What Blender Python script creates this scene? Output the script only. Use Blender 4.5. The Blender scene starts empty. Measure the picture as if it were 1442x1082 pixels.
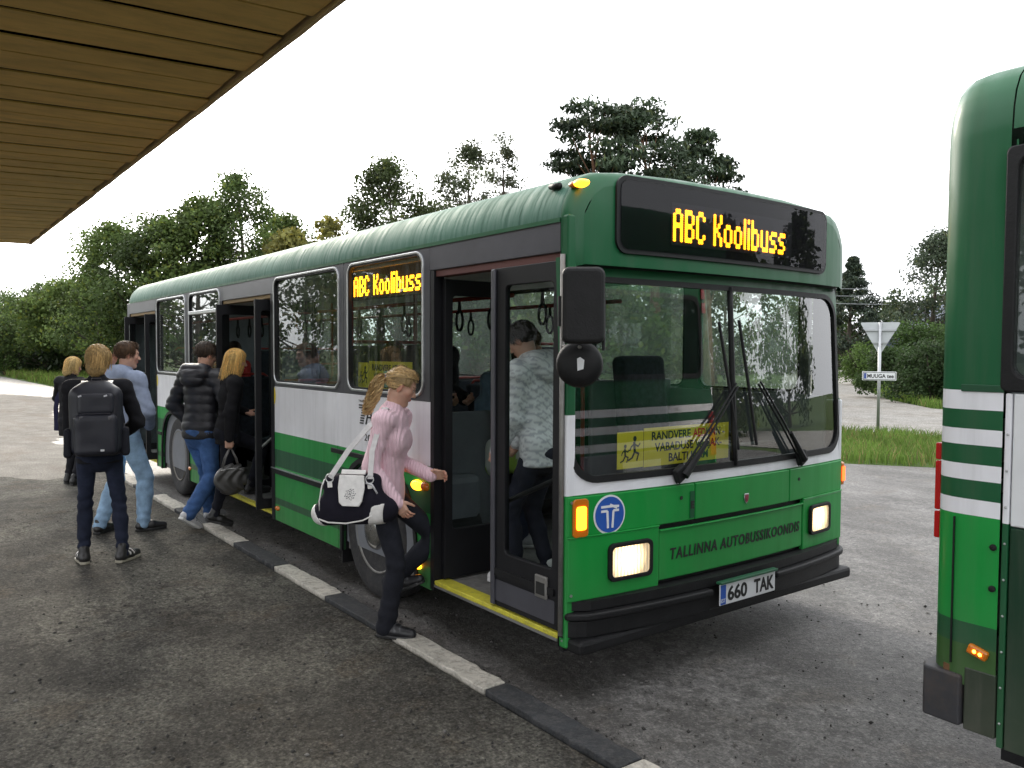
import bpy, bmesh, math, random
import numpy as np
from mathutils import Vector, Matrix
R = math.radians
rng = np.random.default_rng(7)
random.seed(7)
sc = bpy.context.scene
col = sc.collection

# ------------------------------------------------------------------ camera
cam_d = bpy.data.cameras.new('camera')
cam = bpy.data.objects.new('camera', cam_d)
col.objects.link(cam)
sc.camera = cam
cam_d.sensor_width = 36.0
cam_d.lens = 36.0 * 1143.34 / 1442.0
cam_d.clip_start = 0.05
cam_d.clip_end = 2000.0
CAM = Vector((2.9959, -3.9186, 1.7782))
_yaw, _pit, _rol = 2.4949, -0.0413, 0.0045
_f = Vector((math.cos(_pit) * math.cos(_yaw), math.cos(_pit) * math.sin(_yaw), math.sin(_pit)))
_r = _f.cross(Vector((0, 0, 1))).normalized()
_u = _r.cross(_f)
_r2 = math.cos(_rol) * _r + math.sin(_rol) * _u
_u2 = -math.sin(_rol) * _r + math.cos(_rol) * _u
cam.matrix_world = Matrix(((_r2.x, _u2.x, -_f.x, CAM.x), (_r2.y, _u2.y, -_f.y, CAM.y), (_r2.z, _u2.z, -_f.z, CAM.z), (0, 0, 0, 1)))

# ------------------------------------------------------------------ world, sun, exposure
SUN_EL, SUN_AZ = R(24), R(172)          # the sun stands low behind the wood on the left, behind cloud
world = bpy.data.worlds.new('World')
sc.world = world
world.use_nodes = True
wn, wl = world.node_tree.nodes, world.node_tree.links
wn.clear()
w_out = wn.new('ShaderNodeOutputWorld')
w_bg = wn.new('ShaderNodeBackground')
sky = wn.new('ShaderNodeTexSky')
sky.sky_type = 'NISHITA'
sky.sun_disc = False
sky.sun_elevation = SUN_EL
sky.sun_rotation = R(90) - SUN_AZ
sky.air_density = 1.6
sky.dust_density = 5.0
sky.ozone_density = 1.0
hs = wn.new('ShaderNodeHueSaturation')
hs.inputs['Saturation'].default_value = 0.10       # closed white cloud cover
mixw = wn.new('ShaderNodeMix'); mixw.data_type = 'RGBA'
mixw.inputs[0].default_value = 0.62
mixw.inputs[7].default_value = (8.8, 9.0, 9.4, 1)
wl.new(sky.outputs[0], hs.inputs['Color'])
wl.new(hs.outputs[0], mixw.inputs[6])
wl.new(mixw.outputs[2], w_bg.inputs[0])
w_bg.inputs[1].default_value = 0.115
wl.new(w_bg.outputs[0], w_out.inputs[0])
sun_d = bpy.data.lights.new('sun', 'SUN')
sun_d.energy = 0.95
sun_d.angle = R(14)
sun_d.color = (1.0, 0.9, 0.74)
sun = bpy.data.objects.new('sun', sun_d)
col.objects.link(sun)
_sd = Vector((math.cos(SUN_EL) * math.cos(SUN_AZ), math.cos(SUN_EL) * math.sin(SUN_AZ), math.sin(SUN_EL)))
sun.rotation_euler = _sd.to_track_quat('Z', 'Y').to_euler()
sun.location = _sd * 60
sc.view_settings.view_transform = 'Standard'
sc.view_settings.look = 'None'
sc.view_settings.exposure = 1.5
sc.view_settings.gamma = 1.0
sc.view_settings.use_curve_mapping = False
sc.render.engine = 'CYCLES'
sc.cycles.max_bounces = 8
sc.cycles.transparent_max_bounces = 14
sc.cycles.use_denoising = True
sc.cycles.sample_clamp_indirect = 6.0
sc.cycles.caustics_reflective = False
sc.cycles.caustics_refractive = False

# ------------------------------------------------------------------ materials
MATS = {}
def _new(name):
    m = bpy.data.materials.new(name); m.use_nodes = True
    nt = m.node_tree; nt.nodes.clear()
    o = nt.nodes.new('ShaderNodeOutputMaterial')
    MATS[name] = m
    return m, nt, o
def _coords(nt, scale=(1, 1, 1), kind='Object'):
    tc = nt.nodes.new('ShaderNodeTexCoord'); mp = nt.nodes.new('ShaderNodeMapping')
    mp.inputs['Scale'].default_value = scale
    nt.links.new(tc.outputs[kind], mp.inputs[0])
    return mp.outputs[0]
def _noise(nt, vec, scale, detail=4, rough=0.6):
    n = nt.nodes.new('ShaderNodeTexNoise')
    n.inputs['Scale'].default_value = scale; n.inputs['Detail'].default_value = detail; n.inputs['Roughness'].default_value = rough
    nt.links.new(vec, n.inputs['Vector'])
    return n.outputs['Fac']
def _ramp(nt, fac, stops, interp='LINEAR'):
    r = nt.nodes.new('ShaderNodeValToRGB'); r.color_ramp.interpolation = interp
    e = r.color_ramp.elements
    while len(e) > 1: e.remove(e[-1])
    e[0].position = stops[0][0]; e[0].color = (*stops[0][1], 1)
    for p, c in stops[1:]:
        x = e.new(p); x.color = (*c, 1)
    nt.links.new(fac, r.inputs[0])
    return r.outputs[0]
def _mix(nt, fac, a, b, mode='MIX'):
    m = nt.nodes.new('ShaderNodeMix'); m.data_type = 'RGBA'; m.blend_type = mode
    for s, v in ((0, fac), (6, a), (7, b)):
        if hasattr(v, 'links') or isinstance(v, bpy.types.NodeSocket): nt.links.new(v, m.inputs[s])
        elif s == 0: m.inputs[0].default_value = v
        else: m.inputs[s].default_value = (*v, 1)
    return m.outputs[2]
def _bump(nt, h, strength, dist=0.01):
    b = nt.nodes.new('ShaderNodeBump'); b.inputs['Strength'].default_value = strength; b.inputs['Distance'].default_value = dist
    nt.links.new(h, b.inputs['Height'])
    return b.outputs[0]
def mat(name, c, rough=0.6, metal=0.0, var=0.12, vscale=6.0, bump=0.0, bscale=60.0, coat=0.0, stretch=(1, 1, 1), spec=0.5, dirt=0.0, dirtc=(0.16, 0.14, 0.11)):
    m, nt, o = _new(name)
    b = nt.nodes.new('ShaderNodeBsdfPrincipled')
    v = _coords(nt, stretch)
    n = _noise(nt, v, vscale)
    lo = tuple(x * (1 - var) for x in c); hi = tuple(min(1, x * (1 + var)) for x in c)
    colr = _ramp(nt, n, [(0.3, lo), (0.7, hi)])
    if dirt:
        n2 = _noise(nt, v, vscale * 3.1, 6, 0.7)
        f = _ramp(nt, n2, [(0.45, (0, 0, 0)), (0.75, (dirt, dirt, dirt))])
        colr = _mix(nt, f, colr, dirtc)
    nt.links.new(colr, b.inputs['Base Color'])
    b.inputs['Roughness'].default_value = rough; b.inputs['Metallic'].default_value = metal
    b.inputs['Coat Weight'].default_value = coat; b.inputs['Coat Roughness'].default_value = 0.12
    b.inputs['Specular IOR Level'].default_value = spec
    if bump:
        nt.links.new(_bump(nt, _noise(nt, v, bscale, 5), bump), b.inputs['Normal'])
    nt.links.new(b.outputs[0], o.inputs[0])
    return m
def emit(name, c, s):
    m, nt, o = _new(name)
    b = nt.nodes.new('ShaderNodeBsdfPrincipled')
    b.inputs['Base Color'].default_value = (*[min(1, x) * 0.6 for x in c], 1)
    b.inputs['Emission Color'].default_value = (*c, 1); b.inputs['Emission Strength'].default_value = s
    b.inputs['Roughness'].default_value = 0.2
    nt.links.new(b.outputs[0], o.inputs[0])
    return m
def glass(name, tint, refl=1.0, rough=0.0, dirty=0.0, ior=1.5, fog=0.0):
    m, nt, o = _new(name)
    t = nt.nodes.new('ShaderNodeBsdfTransparent'); t.inputs[0].default_value = (*tint, 1)
    g = nt.nodes.new('ShaderNodeBsdfGlossy'); g.inputs['Roughness'].default_value = rough; g.inputs[0].default_value = (refl, refl, refl, 1)
    # Schlick reflectance, the same from both sides of the thin sheet
    r0 = ((ior - 1) / (ior + 1)) ** 2
    lw = nt.nodes.new('ShaderNodeLayerWeight'); lw.inputs[0].default_value = 0.5
    pw = nt.nodes.new('ShaderNodeMath'); pw.operation = 'POWER'; pw.inputs[1].default_value = 5.0; nt.links.new(lw.outputs['Facing'], pw.inputs[0])
    fr = nt.nodes.new('ShaderNodeMath'); fr.operation = 'MULTIPLY_ADD'; fr.inputs[1].default_value = 1 - r0; fr.inputs[2].default_value = r0; nt.links.new(pw.outputs[0], fr.inputs[0])
    mx = nt.nodes.new('ShaderNodeMixShader')
    nt.links.new(fr.outputs[0], mx.inputs[0]); nt.links.new(t.outputs[0], mx.inputs[1]); nt.links.new(g.outputs[0], mx.inputs[2])
    last = mx.outputs[0]
    if fog:
        tr = nt.nodes.new('ShaderNodeBsdfTranslucent'); tr.inputs[0].default_value = (.80, .88, .84, 1)
        ff = _ramp(nt, _noise(nt, _coords(nt), 2.2, 5, .6), [(0.3, (fog * .5,) * 3), (0.7, (fog,) * 3)])
        m3 = nt.nodes.new('ShaderNodeMixShader'); nt.links.new(ff, m3.inputs[0]); nt.links.new(last, m3.inputs[1]); nt.links.new(tr.outputs[0], m3.inputs[2]); last = m3.outputs[0]
    if dirty:
        v = _coords(nt, (9, 9, 0.5))
        n = _noise(nt, v, 3.0, 5, 0.7)
        f = _ramp(nt, n, [(0.42, (0, 0, 0)), (0.75, (dirty, dirty, dirty))])
        d = nt.nodes.new('ShaderNodeBsdfDiffuse'); d.inputs[0].default_value = (0.33, 0.34, 0.32, 1)
        m2 = nt.nodes.new('ShaderNodeMixShader')
        nt.links.new(f, m2.inputs[0]); nt.links.new(last, m2.inputs[1]); nt.links.new(d.outputs[0], m2.inputs[2])
        last = m2.outputs[0]
    nt.links.new(last, o.inputs[0])
    return m
def attr_mat(name, rough=0.6, attr='Col', bump=0.0, bscale=200.0, sheen=0.0, sss=0.0, transl=0.0, spec=0.4, stretch=(1, 1, 1), var=0.0, vscale=30.0):
    m, nt, o = _new(name)
    b = nt.nodes.new('ShaderNodeBsdfPrincipled')
    a = nt.nodes.new('ShaderNodeVertexColor'); a.layer_name = attr
    c = a.outputs[0]
    if var:
        n = _noise(nt, _coords(nt, stretch), vscale, 4)
        c = _mix(nt, 1.0, c, _ramp(nt, n, [(0.3, (1 - var,) * 3), (0.7, (1 + var,) * 3)]), 'MULTIPLY')
    nt.links.new(c, b.inputs['Base Color'])
    b.inputs['Roughness'].default_value = rough
    b.inputs['Specular IOR Level'].default_value = spec
    if sheen: b.inputs['Sheen Weight'].default_value = sheen
    if sss:
        b.inputs['Subsurface Weight'].default_value = sss
        b.inputs['Subsurface Radius'].default_value = (0.012, 0.005, 0.003)
    if bump: nt.links.new(_bump(nt, _noise(nt, _coords(nt, stretch), bscale, 3), bump, 0.004), b.inputs['Normal'])
    last = b.outputs[0]
    if transl:
        t = nt.nodes.new('ShaderNodeBsdfTranslucent'); nt.links.new(c, t.inputs[0])
        mx = nt.nodes.new('ShaderNodeMixShader'); mx.inputs[0].default_value = transl
        nt.links.new(last, mx.inputs[1]); nt.links.new(t.outputs[0], mx.inputs[2]); last = mx.outputs[0]
    nt.links.new(last, o.inputs[0])
    return m

# ------------------------------------------------------------------ object helpers
def tag(o, label=None, cat=None, group=None, kind=None):
    if label: o['label'] = label
    if cat: o['category'] = cat
    if group: o['group'] = group
    if kind: o['kind'] = kind
    return o
def empty(name, loc=(0, 0, 0), rz=0.0, parent=None):
    o = bpy.data.objects.new(name, None); col.objects.link(o)
    o.location = loc; o.rotation_euler = (0, 0, rz); o.parent = parent
    o.empty_display_size = 0.1
    return o
def mesh_obj(name, me, parent=None, m=None, smooth=False):
    o = bpy.data.objects.new(name, me); col.objects.link(o); o.parent = parent
    if m is not None: me.materials.append(m)
    if smooth: me.polygons.foreach_set('use_smooth', np.ones(len(me.polygons), bool))
    return o
def np_mesh(name, V, Fq, cols=None):
    """V (n,3), Fq (m,3 or 4) -> mesh; cols (n,3) per vertex colour 'Col'"""
    V = np.asarray(V, np.float32); Fq = np.asarray(Fq, np.int32)
    me = bpy.data.meshes.new(name)
    k = Fq.shape[1]
    me.vertices.add(len(V)); me.vertices.foreach_set('co', V.ravel())
    me.loops.add(Fq.size); me.loops.foreach_set('vertex_index', Fq.ravel())
    me.polygons.add(len(Fq)); me.polygons.foreach_set('loop_start', np.arange(0, Fq.size, k, dtype=np.int32))
    me.update(calc_edges=True)
    if cols is not None:
        at = me.color_attributes.new('Col', 'FLOAT_COLOR', 'POINT')
        c4 = np.ones((len(V), 4), np.float32); c4[:, :3] = cols
        at.data.foreach_set('color', c4.ravel())
    return me
class MB:
    """collects simple shapes and links them as one mesh object"""
    def __init__(s): s.v = []; s.f = []
    def add(s, vs, fs):
        b = len(s.v); s.v += [tuple(v) for v in vs]; s.f += [tuple(i + b for i in f) for f in fs]; return s
    def box(s, x0, x1, y0, y1, z0, z1):
        return s.add([(x0, y0, z0), (x1, y0, z0), (x1, y1, z0), (x0, y1, z0), (x0, y0, z1), (x1, y0, z1), (x1, y1, z1), (x0, y1, z1)],
                     [(0, 3, 2, 1), (4, 5, 6, 7), (0, 1, 5, 4), (1, 2, 6, 5), (2, 3, 7, 6), (3, 0, 4, 7)])
    def obox(s, c, ax, ay, az):
        c, ax, ay, az = map(Vector, (c, ax, ay, az))
        vs = [c + ax * i + ay * j + az * k for k in (-1, 1) for i, j in ((-1, -1), (1, -1), (1, 1), (-1, 1))]
        return s.add(vs, [(0, 3, 2, 1), (4, 5, 6, 7), (0, 1, 5, 4), (1, 2, 6, 5), (2, 3, 7, 6), (3, 0, 4, 7)])
    def tube(s, pts, r, n=8, cap=True):
        pts = [Vector(p) for p in pts]
        rs = r if isinstance(r, (list, tuple)) else [r] * len(pts)
        up = None; rings = []
        for i, p in enumerate(pts):
            t = (pts[min(i + 1, len(pts) - 1)] - pts[max(i - 1, 0)])
            t = t.normalized() if t.length > 1e-9 else Vector((0, 0, 1))
            if up is None:
                a = Vector((0, 0, 1)) if abs(t.z) < 0.9 else Vector((1, 0, 0))
                up = t.cross(a).normalized()
            up = (up - t * up.dot(t)).normalized(); w = t.cross(up)
            rings.append([p + (up * math.cos(2 * math.pi * k / n) + w * math.sin(2 * math.pi * k / n)) * rs[i] for k in range(n)])
        vs = [v for g in rings for v in g]
        fs = [(i * n + k, i * n + (k + 1) % n, (i + 1) * n + (k + 1) % n, (i + 1) * n + k) for i in range(len(pts) - 1) for k in range(n)]
        if cap: fs += [tuple(range(n))[::-1], tuple(range((len(pts) - 1) * n, len(pts) * n))]
        return s.add(vs, fs)
    def lathe(s, prof, c=(0, 0, 0), axis='y', n=32, close=False):
        """prof list of (radius, along)"""
        vs = []
        for r_, a in prof:
            for k in range(n):
                t = 2 * math.pi * k / n; u, w = r_ * math.cos(t), r_ * math.sin(t)
                p = (u, a, w) if axis == 'y' else (a, u, w) if axis == 'x' else (u, w, a)
                vs.append((p[0] + c[0], p[1] + c[1], p[2] + c[2]))
        m = len(prof)
        fs = [(i * n + k, i * n + (k + 1) % n, (i + 1) * n + (k + 1) % n, (i + 1) * n + k) for i in range(m - 1) for k in range(n)]
        if not close:
            if prof[0][0] > 1e-6: fs.append(tuple(range(n)))
            if prof[-1][0] > 1e-6: fs.append(tuple(range((m - 1) * n, m * n))[::-1])
        return s.add(vs, fs)
    def prism(s, poly, O, U, V_, N, d):
        """poly in (u,v); O origin, U,V axes, extruded d along N"""
        O, U, V_, N = map(Vector, (O, U, V_, N))
        a = [O + U * u + V_ * v for u, v in poly]; b = [p + N * d for p in a]; n = len(a)
        return s.add(a + b, [tuple(range(n))[::-1], tuple(range(n, 2 * n))] + [(i, (i + 1) % n, n + (i + 1) % n, n + i) for i in range(n)])
    def ring(s, outer, inner, O, U, V_, N, d):
        """plate with a hole; outer and inner loops have the same count"""
        O, U, V_, N = map(Vector, (O, U, V_, N)); n = len(outer)
        A = [O + U * u + V_ * v for u, v in outer]; B = [O + U * u + V_ * v for u, v in inner]
        vs = A + B + [p + N * d for p in A] + [p + N * d for p in B]
        fs = []
        for i in range(n):
            j = (i + 1) % n
            fs += [(i, n + i, n + j, j), (2 * n + i, 2 * n + j, 3 * n + j, 3 * n + i), (i, j, 2 * n + j, 2 * n + i), (n + i, 3 * n + i, 3 * n + j, n + j)]
        return s.add(vs, fs)
    def grid(s, fn, us, vs_):
        nu, nv = len(us), len(vs_)
        return s.add([fn(u, v) for v in vs_ for u in us], [(j * nu + i, j * nu + i + 1, (j + 1) * nu + i + 1, (j + 1) * nu + i) for j in range(nv - 1) for i in range(nu - 1)])
    def build(s, name, m, parent=None, smooth=False, bevel=0.0, seg=2, solid=0.0, fix=True):
        me = bpy.data.meshes.new(name); me.from_pydata(s.v, [], s.f); me.update()
        if fix:
            bm = bmesh.new(); bm.from_mesh(me); bmesh.ops.recalc_face_normals(bm, faces=bm.faces); bm.to_mesh(me); bm.free()
        o = mesh_obj(name, me, parent, m, smooth)
        if solid:
            md = o.modifiers.new('solid', 'SOLIDIFY'); md.thickness = solid; md.offset = -1
        if bevel:
            md = o.modifiers.new('bevel', 'BEVEL'); md.width = bevel; md.segments = seg; md.limit_method = 'ANGLE'; md.angle_limit = R(35)
            md.harden_normals = False
        if smooth == 'auto':
            pass
        return o
def rrect(u0, u1, v0, v1, r, n=6):
    """rounded rectangle loop, counter clockwise, 4*(n+1) points"""
    out = []
    for cx, cy, a0 in ((u1 - r, v1 - r, 0), (u0 + r, v1 - r, 90), (u0 + r, v0 + r, 180), (u1 - r, v0 + r, 270)):
        for k in range(n + 1):
            a = R(a0 + 90 * k / n); out.append((cx + r * math.cos(a), cy + r * math.sin(a)))
    return out
def srect(u0, u1, v0, v1, n=6):
    """square rectangle with the same point count as rrect"""
    out = []
    for (cx, cy) in ((u1, v1), (u0, v1), (u0, v0), (u1, v0)):
        out += [(cx, cy)] * (n + 1)
    k = n + 1
    for q, (p, nx) in enumerate((((u1, v1), 0), ((u0, v1), 0), ((u0, v0), 0), ((u1, v0), 0))):
        pass
    return out
def text_mesh(name, s, size, M, m, parent, bold=0.0, width=None, depth=0.002, shear=0.0, fn=None, align='LEFT', space=1.0):
    """lettering laid on a surface: M maps (u right, v up, out) to the place"""
    cu = bpy.data.curves.new(name, 'FONT'); cu.body = s; cu.size = size; cu.offset = bold; cu.extrude = depth / 2
    cu.shear = shear; cu.space_character = space; cu.resolution_u = 3
    t = bpy.data.objects.new('tmp', cu); col.objects.link(t)
    me = bpy.data.meshes.new_from_object(t.evaluated_get(bpy.context.evaluated_depsgraph_get()))
    bpy.data.objects.remove(t); bpy.data.curves.remove(cu)
    V = np.empty(len(me.vertices) * 3, np.float32); me.vertices.foreach_get('co', V); V = V.reshape(-1, 3)
    w = V[:, 0].max() - V[:, 0].min(); V[:, 0] -= V[:, 0].min()
    if width: V[:, 0] *= width / w; w = width
    if align == 'CENTER': V[:, 0] -= w / 2
    V[:, 2] += depth / 2
    for i in range(len(V)):
        P = M @ Vector(V[i])
        V[i] = fn(P) if fn else P
    me.vertices.foreach_set('co', V.ravel()); me.update(); me.name = name
    me.materials.clear()
    o = mesh_obj(name, me, parent, m)
    return o
def frame_M(O, U, V_, N):
    O, U, V_, N = map(Vector, (O, U, V_, N))
    return Matrix(((U.x, V_.x, N.x, O.x), (U.y, V_.y, N.y, O.y), (U.z, V_.z, N.z, O.z), (0, 0, 0, 1)))

# ================================================================== the setting
def place(px, depth):
    """ground point seen in the column px of the 1442 pixel wide photograph, depth metres away"""
    fh = Vector((_f.x, _f.y)).normalized(); rh = Vector((_r.x, _r.y))
    q = Vector((CAM.x, CAM.y)) + fh * depth + rh * ((px - 721.0) / 1143.34 * depth)
    return (q.x, q.y)
def sheet(name, poly, z, m, sub=0):
    me = bpy.data.meshes.new(name); me.from_pydata([(x, y, z) for x, y in poly], [], [tuple(range(len(poly)))]); me.update()
    if me.polygons[0].normal.z < 0: me.flip_normals()
    return tag(mesh_obj(name, me, None, m), kind='structure')

def ground_mat(name, base, light, dark, scale, stone=0.0, patch=0.35, rough=0.9, brown=(0.10, 0.075, 0.05), bstr=0.6, spec=0.35, crumb=False):
    m, nt, o = _new(name)
    b = nt.nodes.new('ShaderNodeBsdfPrincipled')
    v = _coords(nt)
    big = _noise(nt, v, 0.35, 5, 0.55)
    med = _noise(nt, v, 2.3, 6, 0.68)
    fine = _noise(nt, v, scale, 3, 0.7)
    c = _ramp(nt, med, [(0.30, dark), (0.5, base), (0.72, light)])
    c = _mix(nt, _ramp(nt, big, [(0.42, (0, 0, 0)), (0.62, (patch,) * 3)]), c, light)
    c = _mix(nt, _ramp(nt, _noise(nt, _coords(nt, (0.5, 1.7, 1)), 0.8, 5), [(0.5, (0, 0, 0)), (0.7, (0.55,) * 3)]), c, brown)
    if crumb:
        # dusty worn areas between darker ravelled ones
        pt = _noise(nt, _coords(nt, (1.0, 1.25, 1)), 0.85, 12, 0.66)
        c = _mix(nt, _ramp(nt, pt, [(0.43, (0, 0, 0)), (0.50, (.45,) * 3), (0.60, (.95,) * 3)]), _mix(nt, .55, c, dark), light)
        pt2 = _noise(nt, _coords(nt, (1.3, 1.0, 1)), 1.7, 10, 0.7)
        c = _mix(nt, _ramp(nt, pt2, [(0.54, (0, 0, 0)), (0.64, (.6,) * 3)]), c, brown)
    c = _mix(nt, 1.0, c, _ramp(nt, fine, [(0.28, (0.42,) * 3), (0.5, (0.95,) * 3), (0.72, (1.7,) * 3)]), 'MULTIPLY')
    if crumb:
        # broken-up patches where the binder has gone and darker loose crumbs lie about
        cr = _noise(nt, v, 9.0, 8, 0.78)
        gate = _ramp(nt, _noise(nt, _coords(nt, (.8, 1.3, 1)), 0.55, 4, .6), [(0.40, (0, 0, 0)), (0.58, (1, 1, 1))])
        f_ = _mix(nt, 1.0, _ramp(nt, cr, [(0.50, (0, 0, 0)), (0.56, (.8,) * 3)]), gate, 'MULTIPLY')
        c = _mix(nt, f_, c, dark)
        g2 = _mix(nt, 1.0, _ramp(nt, cr, [(0.36, (.65,) * 3), (0.42, (0, 0, 0))]), gate, 'MULTIPLY')
        c = _mix(nt, g2, c, light)
        grit = _noise(nt, v, 26.0, 9, 0.82)
        c = _mix(nt, 1.0, c, _ramp(nt, grit, [(0.34, (0.30,) * 3), (0.48, (0.85,) * 3), (0.56, (1.15,) * 3), (0.68, (2.0,) * 3)]), 'MULTIPLY')
    vo = nt.nodes.new('ShaderNodeTexVoronoi'); vo.inputs['Scale'].default_value = 70.0; vo.inputs['Randomness'].default_value = 1.0
    nt.links.new(v, vo.inputs['Vector'])
    sep = nt.nodes.new('ShaderNodeSeparateColor'); nt.links.new(vo.outputs['Color'], sep.inputs[0])
    if stone:
        # single pale and dark chippings in the surface
        edge = _ramp(nt, vo.outputs['Distance'], [(0.25, (1, 1, 1)), (0.5, (0, 0, 0))])
        pick = _ramp(nt, sep.outputs[0], [(0.80, (0, 0, 0)), (0.86, (stone,) * 3)])
        c = _mix(nt, _mix(nt, 1.0, edge, pick, 'MULTIPLY'), c, (0.30, 0.28, 0.26))
        pick2 = _ramp(nt, sep.outputs[1], [(0.72, (0, 0, 0)), (0.8, (stone,) * 3)])
        c = _mix(nt, _mix(nt, 1.0, edge, pick2, 'MULTIPLY'), c, (0.022, 0.02, 0.02))
    nt.links.new(c, b.inputs['Base Color'])
    b.inputs['Roughness'].default_value = rough
    b.inputs['Specular IOR Level'].default_value = spec
    h = nt.nodes.new('ShaderNodeMath'); h.operation = 'MULTIPLY_ADD'; h.inputs[1].default_value = 0.6
    nt.links.new(fine, h.inputs[0]); nt.links.new(med, h.inputs[2])
    if crumb:
        h0 = h; h = nt.nodes.new('ShaderNodeMath'); h.operation = 'MULTIPLY_ADD'; h.inputs[1].default_value = 1.6; nt.links.new(grit, h.inputs[0]); nt.links.new(h0.outputs[0], h.inputs[2])
    h2 = nt.nodes.new('ShaderNodeMath'); h2.operation = 'MULTIPLY_ADD'; h2.inputs[1].default_value = -0.35
    nt.links.new(vo.outputs['Distance'], h2.inputs[0]); nt.links.new(h.outputs[0], h2.inputs[2])
    nt.links.new(_bump(nt, h2.outputs[0], bstr, 0.03), b.inputs['Normal'])
    nt.links.new(b.outputs[0], o.inputs[0])
    return m
M_plat = ground_mat('platform_asphalt', (0.108, 0.102, 0.088), (0.190, 0.181, 0.154), (0.044, 0.041, 0.037), 55, 0.35, 0.5, 0.95, (0.125, 0.102, 0.074), 1.0, 0.2, crumb=True)
M_road = ground_mat('road_asphalt', (0.098, 0.092, 0.086), (0.165, 0.158, 0.150), (0.050, 0.046, 0.042), 80, 0.4, 0.45, 0.58, (0.105, 0.088, 0.07), 0.5, 0.5, crumb=True)
M_gravel = ground_mat('gravel', (0.26, 0.245, 0.22), (0.34, 0.325, 0.30), (0.18, 0.165, 0.145), 30, 0.3, 0.4, 0.95, (0.20, 0.17, 0.13))
M_earth = mat('grass_ground', (0.055, 0.085, 0.024), 0.95, var=0.5, vscale=1.3, bump=0.8, bscale=9, spec=0.1)

sheet('ground', [(-900, -900), (900, -900), (900, 900), (-900, 900)], -0.035, M_earth)
# the road past the stop and the yard it opens into
road = sheet('road', [(60, -1.40), (60, 36), (12, 18.6), (5, 14.3), (-3.08, 8.83), (-4.2, 8.07), (-9, 6.6), (-20, 4.9), (-37.2, 1.83), (-57.6, 1.2), (-120, 3.5), (-120, -3.0), (-60, -3.6), (-31.4, -1.04), (-18, -2.0), (-14.4, -2.3), (-11, -1.42)], -0.008, M_road)
plat = sheet('platform', [(40, -1.52), (40, -14), (-10, -14), (-40, -13), (-42, -4.2), (-60, -3.9), (-60, -3.6), (-31.4, -1.9), (-20, -2.6), (-14.4, -2.6), (-11, -1.55)], -0.004, M_plat)
sheet('gravel_drive', [(-8.4, 13.0), (-6, 13.6), (8, 18.0), (40, 33), (40, 44), (8, 28), (-4, 22.5), (-9.5, 22.3), (-13, 26), (-22, 39), (-39, 69), (-47, 71), (-30, 44), (-18, 27), (-12, 15.5)], -0.012, M_gravel)
def ragged(poly, amp, seed, step=.25):
    g = np.random.default_rng(seed); out = []
    for (a, b) in zip(poly, poly[1:] + poly[:1]):
        L = math.hypot(b[0] - a[0], b[1] - a[1]); k = max(1, int(L / step)); nx, ny = -(b[1] - a[1]) / L, (b[0] - a[0]) / L
        for q in range(k):
            t = q / k; w = amp * g.standard_normal() * min(1, L)
            out.append((a[0] + (b[0] - a[0]) * t + nx * w, a[1] + (b[1] - a[1]) * t + ny * w))
    return out
M_dirt = ground_mat('trodden_dirt', (0.15, 0.135, 0.115), (0.22, 0.205, 0.18), (0.095, 0.085, 0.072), 45, 0.5, 0.4, 0.95, (0.13, 0.10, 0.075))
sheet('dirt_shoulder', ragged([(-10.2, -1.30), (-14.4, -1.5), (-22, -0.6), (-30, 0.6), (-34, -0.6), (-30, -2.4), (-20, -4.4), (-14, -4.6), (-10.6, -3.4), (-9.4, -2.3)], .10, 6), -0.002, M_dirt)

# loose chippings lying on the platform and along the kerb
def pebbles(name, n, region, smin, smax, seed, label):
    g = np.random.default_rng(seed)
    base = np.array([(1, 0, 0), (-1, 0, 0), (0, 1, 0), (0, -1, 0), (0, 0, .8), (0, 0, -.6)], float)
    F0 = np.array([(0, 2, 4), (2, 1, 4), (1, 3, 4), (3, 0, 4), (2, 0, 5), (1, 2, 5), (3, 1, 5), (0, 3, 5)])
    P = region(g, n)
    s = smin * (smax / smin) ** g.random(n) ** 1.8
    V = base[None] * (1 + 0.5 * (g.random((n, 6, 3)) - .5)) * s[:, None, None] * (0.6 + .7 * g.random((n, 1, 3)))
    a = g.random(n) * 6.28; ca, sa = np.cos(a), np.sin(a)
    X = V[..., 0] * ca[:, None] - V[..., 1] * sa[:, None]; Y = V[..., 0] * sa[:, None] + V[..., 1] * ca[:, None]
    V[..., 0] = X; V[..., 1] = Y
    V[..., 0] += P[:, 0, None]; V[..., 1] += P[:, 1, None]; V[..., 2] += (s * 0.25 - 0.004)[:, None]
    t = g.random(n); c = np.stack([.03 + .13 * t ** 3] * 3, 1) * np.array([1.05, 1, .93])
    me = np_mesh(name, V.reshape(-1, 3), (F0[None] + 6 * np.arange(n)[:, None, None]).reshape(-1, 3), np.repeat(c, 6, 0))
    return tag(mesh_obj(name, me, None, MATS['pebble']), label, 'gravel', kind='stuff')
attr_mat('pebble', 0.9)
def reg_plat(g, n):
    r_ = 1.2 + 9 * g.random(n) ** 1.5; a = R(95) + R(80) * g.random(n)
    P = np.stack([CAM.x + r_ * np.cos(a), CAM.y + r_ * np.sin(a)], 1)
    return P[(P[:, 1] < -1.58)]
def reg_road(g, n):
    x = -5 + 9 * g.random(n); y = -1.38 + 3.2 * g.random(n) ** 2.2
    return np.stack([x, y], 1)
def _fixed(reg):
    def f(g, n):
        out = reg(g, n * 3)[:n]
        while len(out) < n: out = np.concatenate([out, reg(g, n)])[:n]
        return out
    return f
pebbles('loose_chippings', 5200, _fixed(reg_plat), 0.003, 0.013, 3, 'loose grey chippings scattered over the platform asphalt')
pebbles('road_grit', 2600, _fixed(reg_road), 0.003, 0.012, 4, 'fine grit lying on the road beside the kerb')

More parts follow.
